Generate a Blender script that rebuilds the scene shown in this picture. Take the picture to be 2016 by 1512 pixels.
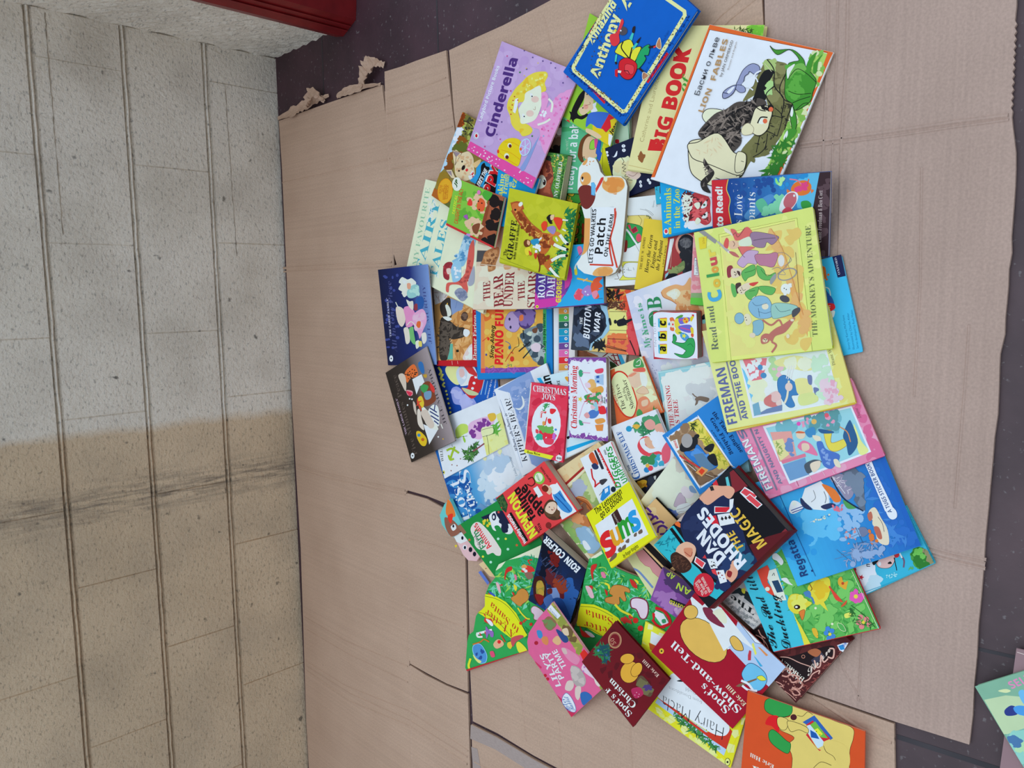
import bpy, bmesh, math, random
import numpy as np
from mathutils import Vector, Matrix
from mathutils.geometry import tessellate_polygon

for o in list(bpy.data.objects):
    bpy.data.objects.remove(o, do_unlink=True)
SC = bpy.context.scene
COL = SC.collection

# ------------------------------------------------------------------ camera
W, H_PX, F_PX = 2016, 1512, 1528.15
CAM_H = 1.2
AX = np.array([[-0.01222384777995824, -0.9928910347392266, -0.11839751129107717],
               [-0.6993023851689157, -0.07614522150402461, 0.7107588053194758],
               [-0.7147214503864551, 0.09148386948840415, -0.6934002812091374]])
AX[0] /= np.linalg.norm(AX[0]); AX[2] /= np.linalg.norm(AX[2]); AX[1] = np.cross(AX[2], AX[0]); 
EYE = np.array([0.0, 0.0, CAM_H])
cam = bpy.data.cameras.new('camera')
cam.sensor_fit = 'HORIZONTAL'; cam.sensor_width = 36.0; cam.lens = F_PX * 36.0 / W
cam.clip_start = 0.02
camo = bpy.data.objects.new('camera', cam); COL.objects.link(camo)
right, down, fwd = AX[:, 0], AX[:, 1], AX[:, 2]
M = Matrix.Identity(4)
for i in range(3):
    M[i][0] = right[i]; M[i][1] = -down[i]; M[i][2] = -fwd[i]; M[i][3] = EYE[i]
camo.matrix_world = M
SC.camera = camo

# ------------------------------------------------------------------ light
SUN_STRENGTH, SKY_STRENGTH = 0.55, 0.66
world = bpy.data.worlds.new('overcast_sky'); SC.world = world; world.use_nodes = True
nt = world.node_tree; nt.nodes.clear()
wo = nt.nodes.new('ShaderNodeOutputWorld'); wb = nt.nodes.new('ShaderNodeBackground')
tc = nt.nodes.new('ShaderNodeTexCoord'); sx = nt.nodes.new('ShaderNodeSeparateXYZ'); cr = nt.nodes.new('ShaderNodeValToRGB')
nt.links.new(tc.outputs['Generated'], sx.inputs[0]); nt.links.new(sx.outputs['Z'], cr.inputs[0])
cr.color_ramp.elements[0].position = 0.0; cr.color_ramp.elements[0].color = (0.93, 1.08, 1.29, 1)
cr.color_ramp.elements[1].position = 0.6; cr.color_ramp.elements[1].color = (0.95, 1.13, 1.38, 1)
nt.links.new(cr.outputs[0], wb.inputs[0]); wb.inputs[1].default_value = SKY_STRENGTH
nt.links.new(wb.outputs[0], wo.inputs[0])
sun = bpy.data.lights.new('soft_daylight', 'SUN'); sun.energy = SUN_STRENGTH; sun.angle = math.radians(40)
sun.color = (0.95, 1.13, 1.38)
suno = bpy.data.objects.new('soft_daylight', sun); COL.objects.link(suno)
suno.rotation_euler = Vector((-0.14, -0.20, -1.0)).to_track_quat('-Z', 'Y').to_euler()
VS = SC.view_settings
VS.view_transform = 'Standard'; VS.look = 'None'; VS.gamma = 1.0; VS.use_curve_mapping = False
VS.exposure = 0.0
ILL = np.array([0.75, 0.89, 1.09])          # white balance of the daylight, used to turn seen colours into paint colours

# ------------------------------------------------------------------ helpers
def ray(p):
    r = np.array([(p[0] - W / 2) / F_PX, (p[1] - H_PX / 2) / F_PX, 1.0])
    return AX @ r
def at(p, z=0.0):
    """the point of the level z that pixel p looks at"""
    w = ray(p); return EYE + w * ((z - CAM_H) / w[2])
def on_plane(p, P, n):
    w = ray(p); return EYE + w * (np.dot(P - EYE, n) / np.dot(w, n))
def lin(c):
    return tuple(v / 12.92 if v <= 0.04045 else ((v + 0.055) / 1.055) ** 2.4 for v in c)
def hexc(h):
    if len(h) == 3: h = ''.join(a * 2 for a in h)
    return np.array(lin([int(h[i:i + 2], 16) / 255 for i in (0, 2, 4)]))
_pc = {}
def paint(h):
    if h not in _pc: _pc[h] = tuple(np.clip(hexc(h) / ILL, 0.004, 0.88))
    return _pc[h]

def link(o, parent=None):
    COL.objects.link(o)
    if parent: o.parent = parent
    return o
def empty(name, mat):
    o = bpy.data.objects.new(name, None); o.empty_display_size = 0.02
    link(o); o.matrix_world = mat; return o
def tag(o, label=None, cat=None, group=None, kind=None):
    if label: o['label'] = label
    if cat: o['category'] = cat
    if group: o['group'] = group
    if kind: o['kind'] = kind
    return o

class MB:
    """mesh builder: vertices, faces, one colour per face, one material slot index per face"""
    def __init__(s): s.v = []; s.f = []; s.c = []; s.m = []
    def face(s, pts, col=(.5, .5, .5), m=0):
        k = len(s.v); s.v += [tuple(p) for p in pts]; s.f.append(tuple(range(k, k + len(pts)))); s.c.append(col); s.m.append(m)
    def prism(s, poly, z0, z1, col, m=0, mside=None, cside=None):
        n = len(poly); k = len(s.v)
        s.v += [(p[0], p[1], z0) for p in poly] + [(p[0], p[1], z1) for p in poly]
        area = sum(poly[i][0] * poly[(i + 1) % n][1] - poly[(i + 1) % n][0] * poly[i][1] for i in range(n))
        top = list(range(k + n, k + 2 * n)); bot = list(range(k, k + n))
        if area < 0: top.reverse()
        else: bot.reverse()
        s.f.append(tuple(top)); s.f.append(tuple(bot)); s.c += [col, col]; s.m += [m, m]
        for i in range(n):
            j = (i + 1) % n
            q = (k + i, k + j, k + n + j, k + n + i)
            if area < 0: q = q[::-1]
            s.f.append(q); s.c.append(cside or col); s.m.append(m if mside is None else mside)
    def build(s, name, mats, parent=None):
        me = bpy.data.meshes.new(name); me.from_pydata(s.v, [], s.f)
        for m in mats: me.materials.append(m)
        ca = me.color_attributes.new('Col', 'FLOAT_COLOR', 'CORNER')
        arr = []
        for p, c in zip(me.polygons, s.c):
            arr += [c[0], c[1], c[2], 1.0] * p.loop_total
        ca.data.foreach_set('color', arr)
        me.polygons.foreach_set('material_index', s.m)
        me.update()
        return link(bpy.data.objects.new(name, me), parent)

# ------------------------------------------------------------------ materials
def new_mat(name):
    m = bpy.data.materials.new(name); m.use_nodes = True
    n = m.node_tree; return m, n, n.nodes['Principled BSDF']
def N(n, t, **kw):
    x = n.nodes.new(t)
    for k, v in kw.items():
        if k in x.inputs: x.inputs[k].default_value = v
        else: setattr(x, k, v)
    return x
def mixc(n, a, b, fac, mode='MIX'):
    x = n.nodes.new('ShaderNodeMix'); x.data_type = 'RGBA'; x.blend_type = mode
    for sock, val in ((x.inputs['A'], a), (x.inputs['B'], b), (x.inputs['Factor'], fac)):
        pass
    ia = [i for i in x.inputs if i.name == 'A' and i.type == 'RGBA'][0]
    ib = [i for i in x.inputs if i.name == 'B' and i.type == 'RGBA'][0]
    fi = [i for i in x.inputs if i.name == 'Factor' and i.type == 'VALUE'][0]
    for sock, val in ((ia, a), (ib, b), (fi, fac)):
        if hasattr(val, 'is_output'): n.links.new(val, sock)
        elif isinstance(val, (int, float)): sock.default_value = val
        else: sock.default_value = (*val, 1)
    return [o for o in x.outputs if o.type == 'RGBA'][0]
def ramp(n, src, stops):
    r = n.nodes.new('ShaderNodeValToRGB'); e = r.color_ramp.elements
    while len(e) < len(stops): e.new(0.5)
    for k, (p, c) in zip(e, stops):
        k.position = p; k.color = (c, c, c, 1) if isinstance(c, (int, float)) else (*c, 1)
    n.links.new(src, r.inputs[0]); return r.outputs[0]
def bump(n, bs, src, strength, dist):
    b = N(n, 'ShaderNodeBump'); b.inputs['Strength'].default_value = strength; b.inputs['Distance'].default_value = dist
    n.links.new(src, b.inputs['Height']); n.links.new(b.outputs[0], bs.inputs['Normal']); return b

def print_mat(name, rough, coat):
    m, n, b = new_mat(name)
    a = N(n, 'ShaderNodeVertexColor', layer_name='Col')
    t = N(n, 'ShaderNodeTexCoord')
    no = N(n, 'ShaderNodeTexNoise', Scale=42.0, Detail=4.0); n.links.new(t.outputs['Object'], no.inputs['Vector'])
    r = ramp(n, no.outputs[0], [(0.3, 0.965), (0.7, 1.02)])
    n.links.new(mixc(n, a.outputs[0], r, 1.0, 'MULTIPLY'), b.inputs['Base Color'])
    b.inputs['Roughness'].default_value = rough; b.inputs['Specular IOR Level'].default_value = coat
    n2 = N(n, 'ShaderNodeTexNoise', Scale=9.0, Detail=2.0); n.links.new(t.outputs['Object'], n2.inputs['Vector'])
    bump(n, b, n2.outputs[0], 0.12, 0.003)
    return m
PRINT = print_mat('printed_cover', 0.36, 0.07)
def page_mat():
    m, n, b = new_mat('paper_pages')
    a = N(n, 'ShaderNodeVertexColor', layer_name='Col')
    t = N(n, 'ShaderNodeTexCoord'); mp = N(n, 'ShaderNodeMapping'); mp.inputs['Scale'].default_value = (6, 6, 2600)
    n.links.new(t.outputs['Object'], mp.inputs[0])
    no = N(n, 'ShaderNodeTexNoise', Scale=1.0, Detail=2.0); n.links.new(mp.outputs[0], no.inputs['Vector'])
    r = ramp(n, no.outputs[0], [(0.35, 0.72), (0.65, 1.0)])
    n.links.new(mixc(n, a.outputs[0], r, 1.0, 'MULTIPLY'), b.inputs['Base Color'])
    b.inputs['Roughness'].default_value = 0.8
    return m
PAGE = page_mat()

# ------------------------------------------------------------------ vector art on covers
_fontcache = {}
FONTS = {'s': (None, 0.0), 'b': ('sb', 0.0), 'k': ('sb', 0.025), 'S': ('rb', 0.0), 'r': ('rb', -0.012), 'I': ('ri', 0.012), 'J': ('rbi', 0.0),
         'C': ('cb', 0.0), 'i': ('sbi', 0.0), 'z': (None, -0.02)}
MATHB = {'sb': (0x1D5D4, 0x1D5EE, 0x1D7EC), 'rb': (0x1D400, 0x1D41A, 0x1D7CE), 'ri': (0x1D434, 0x1D44E, None),
         'rbi': (0x1D468, 0x1D482, None), 'cb': (0x1D4D0, 0x1D4EA, None), 'sbi': (0x1D63C, 0x1D656, None)}
def math_text(s, kind):
    if not kind: return s
    up, lo, dg = MATHB[kind]; out = ''
    for ch in s:
        if 'A' <= ch <= 'Z': out += chr(up + ord(ch) - 65)
        elif 'a' <= ch <= 'z': out += chr(0x210E) if kind == 'ri' and ch == 'h' else chr(lo + ord(ch) - 97)
        elif dg and '0' <= ch <= '9': out += chr(dg + ord(ch) - 48)
        else: out += ch
    return out
def set_type(strings, font):
    """sets all lines of one lettering style at once and keeps their outlines"""
    kind, off = FONTS[font]; S = ['H'] + strings + ['H']
    c = bpy.data.curves.new('t', 'FONT'); c.body = '\n'.join(math_text(s, kind) for s in S)
    c.resolution_u = 2; c.offset = off; c.fill_mode = 'FRONT'; c.space_line = 4.0
    o = bpy.data.objects.new('t', c); me = bpy.data.meshes.new_from_object(o); me.calc_loop_triangles()
    vs = [(v.co.x, v.co.y) for v in me.vertices]
    tr = [[vs[i] for i in t.vertices] for t in me.loop_triangles]
    ys = [p[1] for t in tr for p in t]; y0 = 0.0
    lo = min(ys) - min(p[1] for t in tr for p in t if p[1] > -1)
    D = -lo / (len(S) - 1)
    rows = [[] for _ in S]
    for t in tr:
        y = sum(p[1] for p in t) / 3; i = int(round((0.35 - y) / D)); i = max(0, min(len(S) - 1, i))
        rows[i].append([(p[0], p[1] + i * D) for p in t])
    for s, r in zip(S, rows):
        xs = [p[0] for t in r for p in t] or [0, 1]
        _fontcache[(s, font)] = (r, min(xs), max(xs))
    bpy.data.objects.remove(o); bpy.data.curves.remove(c); bpy.data.meshes.remove(me)
def text_tris(s, font): return _fontcache[(s, font)]

def smooth(pts, closed=True, k=5):
    n = len(pts); out = []
    P = lambda i: pts[i % n] if closed else pts[max(0, min(n - 1, i))]
    for i in range(n if closed else n - 1):
        a, b, c, d = P(i - 1), P(i), P(i + 1), P(i + 2)
        for j in range(k):
            t = j / k
            out.append(tuple(0.5 * (2 * b[q] + (c[q] - a[q]) * t + (2 * a[q] - 5 * b[q] + 4 * c[q] - d[q]) * t * t + (3 * b[q] - a[q] - 3 * c[q] + d[q]) * t ** 3) for q in (0, 1)))
    if not closed: out.append(tuple(pts[-1]))
    return out
def clip_tri(poly, conv):
    """Sutherland-Hodgman against a convex counter-clockwise polygon"""
    n = len(conv)
    for i in range(n):
        ax, ay = conv[i]; bx, by = conv[(i + 1) % n]
        out = []
        if not poly: return []
        d = [(bx - ax) * (p[1] - ay) - (by - ay) * (p[0] - ax) for p in poly]
        m = len(poly)
        for j in range(m):
            p, q = poly[j], poly[(j + 1) % m]; dp, dq = d[j], d[(j + 1) % m]
            if dp >= 0: out.append(p)
            if (dp >= 0) != (dq >= 0):
                t = dp / (dp - dq); out.append((p[0] + (q[0] - p[0]) * t, p[1] + (q[1] - p[1]) * t))
        poly = out
    return poly
def ccw(poly):
    a = sum(poly[i][0] * poly[(i + 1) % len(poly)][1] - poly[(i + 1) % len(poly)][0] * poly[i][1] for i in range(len(poly)))
    return poly if a > 0 else poly[::-1]
def tess(poly):
    v = [Vector((p[0], p[1], 0)) for p in poly]
    try: return [[poly[i] for i in t] for t in tessellate_polygon([v])]
    except Exception: return []
def pts_of(s): return [tuple(float(q) for q in w.split(',')) for w in s.split()]
def ell(cx, cy, rx, ry, rot=0, n=22):
    c, s = math.cos(math.radians(rot)), math.sin(math.radians(rot))
    return [(cx + rx * math.cos(a) * c - ry * math.sin(a) * s, cy + rx * math.cos(a) * s + ry * math.sin(a) * c)
            for a in (2 * math.pi * i / n for i in range(n))]
def inside(p, poly):
    r = False; n = len(poly)
    for i in range(n):
        (x1, y1), (x2, y2) = poly[i], poly[(i + 1) % n]
        if (y1 > p[1]) != (y2 > p[1]) and p[0] < (x2 - x1) * (p[1] - y1) / (y2 - y1) + x1: r = not r
    return r
def stroke(pts, w, closed=False):
    """polyline as quads plus joint discs, in picture pixels"""
    polys = []; n = len(pts)
    for i in range(n if closed else n - 1):
        (x0, y0), (x1, y1) = pts[i], pts[(i + 1) % n]
        L = math.hypot(x1 - x0, y1 - y0)
        if L < 1e-6: continue
        dx, dy = (x1 - x0) / L * w / 2, (y1 - y0) / L * w / 2
        polys.append([(x0 - dy - dx * .35, y0 + dx - dy * .35), (x1 - dy + dx * .35, y1 + dx + dy * .35), (x1 + dy + dx * .35, y1 - dx + dy * .35), (x0 + dy - dx * .35, y0 - dx - dy * .35)])
    return polys

DZ = 2.4e-6              # each printed shape lies this much above the one before
def draw(mb, lines, P, n, O, ex, ey, quad, conv, z0, pieces=None):
    """interprets the cover's drawing lines; every coordinate is a spot on this book's own cover plane"""
    # picture spot -> cover plane, written out as one homography
    R = AX @ np.array([[1 / F_PX, 0, -W / 2 / F_PX], [0, 1 / F_PX, -H_PX / 2 / F_PX], [0, 0, 1.0]])
    k = float(np.dot(P - EYE, n)); dn = n @ R; eo = EYE - O
    hu = (ex @ R) * k + (eo @ ex) * dn; hv = (ey @ R) * k + (eo @ ey) * dn
    (u0_, u1_, u2_), (v0_, v1_, v2_), (d0_, d1_, d2_) = hu.tolist(), hv.tolist(), dn.tolist()
    def loc(p):
        x, y = p[0], p[1]; d = d0_ * x + d1_ * y + d2_
        return ((u0_ * x + u1_ * y + u2_) / d, (v0_ * x + v1_ * y + v2_) / d)
    edges = [(conv[i], conv[(i + 1) % len(conv)]) for i in range(len(conv))] if conv else []
    def within(t):
        for (ax, ay), (bx, by) in edges:
            for p in t:
                if (bx - ax) * (p[1] - ay) - (by - ay) * (p[0] - ax) < 0: return False
        return True
    layer = [12]; last = [None]
    def put(tris, col, adv=1, off=0):
        z = z0 + DZ * (layer[0] + off); layer[0] += adv
        for t in tris:
            if pieces:
                for q in pieces:
                    r = clip_tri(t, q)
                    if len(r) >= 3: mb.face([(p[0], p[1], z) for p in ccw(r)], col)
                continue
            if conv and not within(t): t = clip_tri(t, conv)
            if len(t) >= 3: mb.face([(p[0], p[1], z) for p in ccw(t)], col)
    def poly(px, col): 
        put(tess([loc(p) for p in px]), col)
    def line(pp, wd, col, closed=False):
        for k, q in enumerate(stroke(pp, wd, closed)): put([[loc(p) for p in q]], col, 0, k % 3)
        layer[0] += 3
    def uvp(u, v):
        a = [np.array(q, float) for q in quad]
        return tuple((a[0] * (1 - u) + a[1] * u) * (1 - v) + (a[3] * (1 - u) + a[2] * u) * v)
    for ln in lines:
        ln = ln.strip()
        if not ln or ln[0] in '#~': continue
        w = ln.split(); cmd = w[0]
        rest = ln.split(None, 2)[2] if len(w) > 2 else ''
        col = paint(w[1]) if cmd not in 'o' else None
        if cmd == 'p': last[0] = pts_of(rest); poly(last[0], col)
        elif cmd == 'b': last[0] = smooth(pts_of(rest)); poly(last[0], col)
        elif cmd == 'e':
            c = [float(q) for q in w[2].split(',')]; r = [float(q) for q in w[3].split(',')]
            last[0] = ell(c[0], c[1], r[0], r[1], float(w[4]) if len(w) > 4 else 0); poly(last[0], col)
        elif cmd in 'lc':
            pp = pts_of(' '.join(w[3:])); pp = smooth(pp, False) if cmd == 'c' else pp
            line(pp, float(w[2]), col)
        elif cmd == 'o':
            line(last[0], float(w[2]), paint(w[1]), True)
        elif cmd == 'r':
            u0, v0, u1, v1 = [float(q) for q in w[2].split(',')]
            last[0] = [uvp(u0, v0), uvp(u1, v0), uvp(u1, v1), uvp(u0, v1)]; poly(last[0], col)
        elif cmd == 'g':
            u0, v0, u1, v1 = [float(q) for q in w[4].split(',')]; c2 = paint(w[2]); K = 24
            for i in range(K):
                t0, t1 = i / K, (i + 1) / K; t = (i + .5) / K
                cc = tuple(col[j] * (1 - t) + c2[j] * t for j in range(3))
                if w[3] == 'u': a, b, c, d = u0 + (u1 - u0) * t0, v0, u0 + (u1 - u0) * t1, v1
                else: a, b, c, d = u0, v0 + (v1 - v0) * t0, u1, v0 + (v1 - v0) * t1
                put([[loc(p) for p in (uvp(a, b), uvp(c, b), uvp(c, d), uvp(a, d))]], cc, 0)
        elif cmd == 'd':
            r = float(w[2])
            for c in pts_of(' '.join(w[3:])): poly(ell(c[0], c[1], r, r, 0, 10), col)
        elif cmd == 's':
            r = float(w[2])
            for k, c in enumerate(pts_of(' '.join(w[3:]))):
                poly([(c[0] + (r if i % 2 == 0 else r * .42) * math.cos(i * math.pi / 5 + k), c[1] + (r if i % 2 == 0 else r * .42) * math.sin(i * math.pi / 5 + k)) for i in range(10)], col)
        elif cmd in 'xmy':
            cnt = int(w[2]); r = float(w[3]); rnd = random.Random(int(w[4])); reg = pts_of(' '.join(w[5:]))
            xs = [p[0] for p in reg]; ys = [p[1] for p in reg]; k = 0; g = 0
            while k < cnt and g < cnt * 40:
                g += 1; c = (rnd.uniform(min(xs), max(xs)), rnd.uniform(min(ys), max(ys)))
                if not inside(c, reg): continue
                k += 1
                if cmd == 'x': poly(ell(c[0], c[1], r * rnd.uniform(.6, 1.3), r * rnd.uniform(.6, 1.3), 0, 9), col)
                elif cmd == 'm':
                    R = [r * rnd.uniform(.5, 1.4) for _ in range(7)]
                    poly(smooth([(c[0] + R[i] * math.cos(i * .9), c[1] + R[i] * math.sin(i * .9)) for i in range(7)], True, 2), col)
                else:
                    a = rnd.uniform(0, math.pi); L = r * rnd.uniform(.6, 1.4)
                    poly([(c[0] - L * math.cos(a), c[1] - L * math.sin(a)), (c[0] + .22 * L * math.sin(a), c[1] - .22 * L * math.cos(a)),
                          (c[0] + L * math.cos(a), c[1] + L * math.sin(a)), (c[0] - .22 * L * math.sin(a), c[1] + .22 * L * math.cos(a))], col)
        elif cmd == 't':
            h = float(w[2]); font = w[3]; a = pts_of(w[4])[0]; b = pts_of(w[5])[0]; s = ln.split(None, 6)[6]
            A, B = np.array(loc(a)), np.array(loc(b)); d = B - A; L = np.linalg.norm(d); e1 = d / L
            pl = math.hypot(b[0] - a[0], b[1] - a[1]); px = ((b[1] - a[1]) / pl, -(b[0] - a[0]) / pl)
            U = np.array(loc((a[0] + px[0] * h, a[1] + px[1] * h))) - A
            e2 = np.array([-e1[1], e1[0]]); hh = float(U @ e2)
            if hh < 0: e2 = -e2; hh = -hh
            tr, x0, x1 = text_tris(s, font); sx_ = L / max(x1 - x0, 1e-6); sy_ = hh / 0.70
            put([[tuple(A + e1 * ((p[0] - x0) * sx_) + e2 * (p[1] * sy_)) for p in t] for t in tr], col)
        layer[0] += 1
    return z0 + DZ * (layer[0] + 12)

# ------------------------------------------------------------------ resting poses
def hull_clip(A, B): return clip_tri(list(A), list(B))
def convex_hull(pts):
    pts = sorted(set((round(p[0], 6), round(p[1], 6)) for p in pts))
    def half(ps):
        h = []
        for p in ps:
            while len(h) > 1 and (h[-1][0] - h[-2][0]) * (p[1] - h[-2][1]) - (h[-1][1] - h[-2][1]) * (p[0] - h[-2][0]) <= 0: h.pop()
            h.append(p)
        return h[:-1]
    return half(pts) + half(pts[::-1])
PLACED = []          # (footprint hull, a, b, c) of the top planes
GAP = 0.0007
def rest_plane(hull):
    """lowest resting plane z = a x + b y + c of a rigid sheet with this outline on all that lies below"""
    hull = ccw(hull); cen = np.mean(np.array(hull), axis=0)
    pts = [(p[0], p[1], 0.0022) for p in hull]
    for hp, a, b, c in PLACED:
        q = hull_clip(hull, hp)
        for p in q: pts.append((p[0], p[1], a * p[0] + b * p[1] + c + GAP))
    Q = np.array(pts)
    # keep only the highest support of nearly equal spots
    key = {}
    for r in Q:
        k = (round(r[0], 3), round(r[1], 3))
        if k not in key or key[k][2] < r[2]: key[k] = r
    Q = np.array(list(key.values())); D = Q[:, :2] - cen
    if len(Q) > 70:
        idx = np.argsort(-Q[:, 2])[:60]; far = np.argsort(-np.linalg.norm(D, axis=1))[:10]
        idx = np.unique(np.concatenate([idx, far])); Q = Q[idx]; D = D[idx]
    m = len(Q); I, J, K = [np.array(v) for v in zip(*[(i, j, k) for i in range(m) for j in range(i + 1, m) for k in range(j + 1, m)])]
    a, b, c = D[I], D[J], D[K]
    den = (b[:, 0] - a[:, 0]) * (c[:, 1] - a[:, 1]) - (b[:, 1] - a[:, 1]) * (c[:, 0] - a[:, 0])
    ok = np.abs(den) > 1e-6
    with np.errstate(all='ignore'):
        l1 = ((b[:, 0] * c[:, 1] - b[:, 1] * c[:, 0])) / den
        l2 = ((c[:, 0] * a[:, 1] - c[:, 1] * a[:, 0])) / den
        l3 = 1 - l1 - l2
        h = l1 * Q[I, 2] + l2 * Q[J, 2] + l3 * Q[K, 2]
    ok &= (l1 >= -1e-6) & (l2 >= -1e-6) & (l3 >= -1e-6)
    h = np.where(ok, h, -1); t = int(np.argmax(h))
    T = np.array([[*Q[i, :2], 1] for i in (I[t], J[t], K[t])]); s = np.linalg.solve(T, Q[[I[t], J[t], K[t]], 2])
    # lift until nothing pokes through
    over = np.max(Q[:, 2] - (s[0] * Q[:, 0] + s[1] * Q[:, 1] + s[2])); s[2] += max(0, over)
    return s

# ------------------------------------------------------------------ books
GROUP = 'books spread out on the ground'
def inset(poly, amounts):
    """moves edge i of a convex counter-clockwise polygon inwards by amounts[i]"""
    n = len(poly); L = []
    for i in range(n):
        a = np.array(poly[i]); b = np.array(poly[(i + 1) % n]); d = (b - a) / np.linalg.norm(b - a)
        nn = np.array([-d[1], d[0]]); L.append((a + nn * amounts[i], d))
    out = []
    for i in range(n):
        p, d = L[i - 1]; q, e = L[i]
        M2 = np.array([d, -e]).T
        if abs(np.linalg.det(M2)) < 1e-6: out.append(tuple(q)); continue
        t = np.linalg.solve(M2, q - p); out.append(tuple(p + d * t[0]))
    return out
def rounded(poly, r, k=5):
    out = []; n = len(poly)
    for i in range(n):
        p = np.array(poly[i]); a = np.array(poly[i - 1]) - p; b = np.array(poly[(i + 1) % n]) - p
        rr = r[i] if isinstance(r, (list, tuple)) else r
        if rr <= 0: out.append(tuple(p)); continue
        a = p + a / np.linalg.norm(a) * rr; b = p + b / np.linalg.norm(b) * rr
        for j in range(k + 1):
            t = j / k; out.append(tuple(a * (1 - t) ** 2 + 2 * p * t * (1 - t) + b * t * t))
    return out

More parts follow.
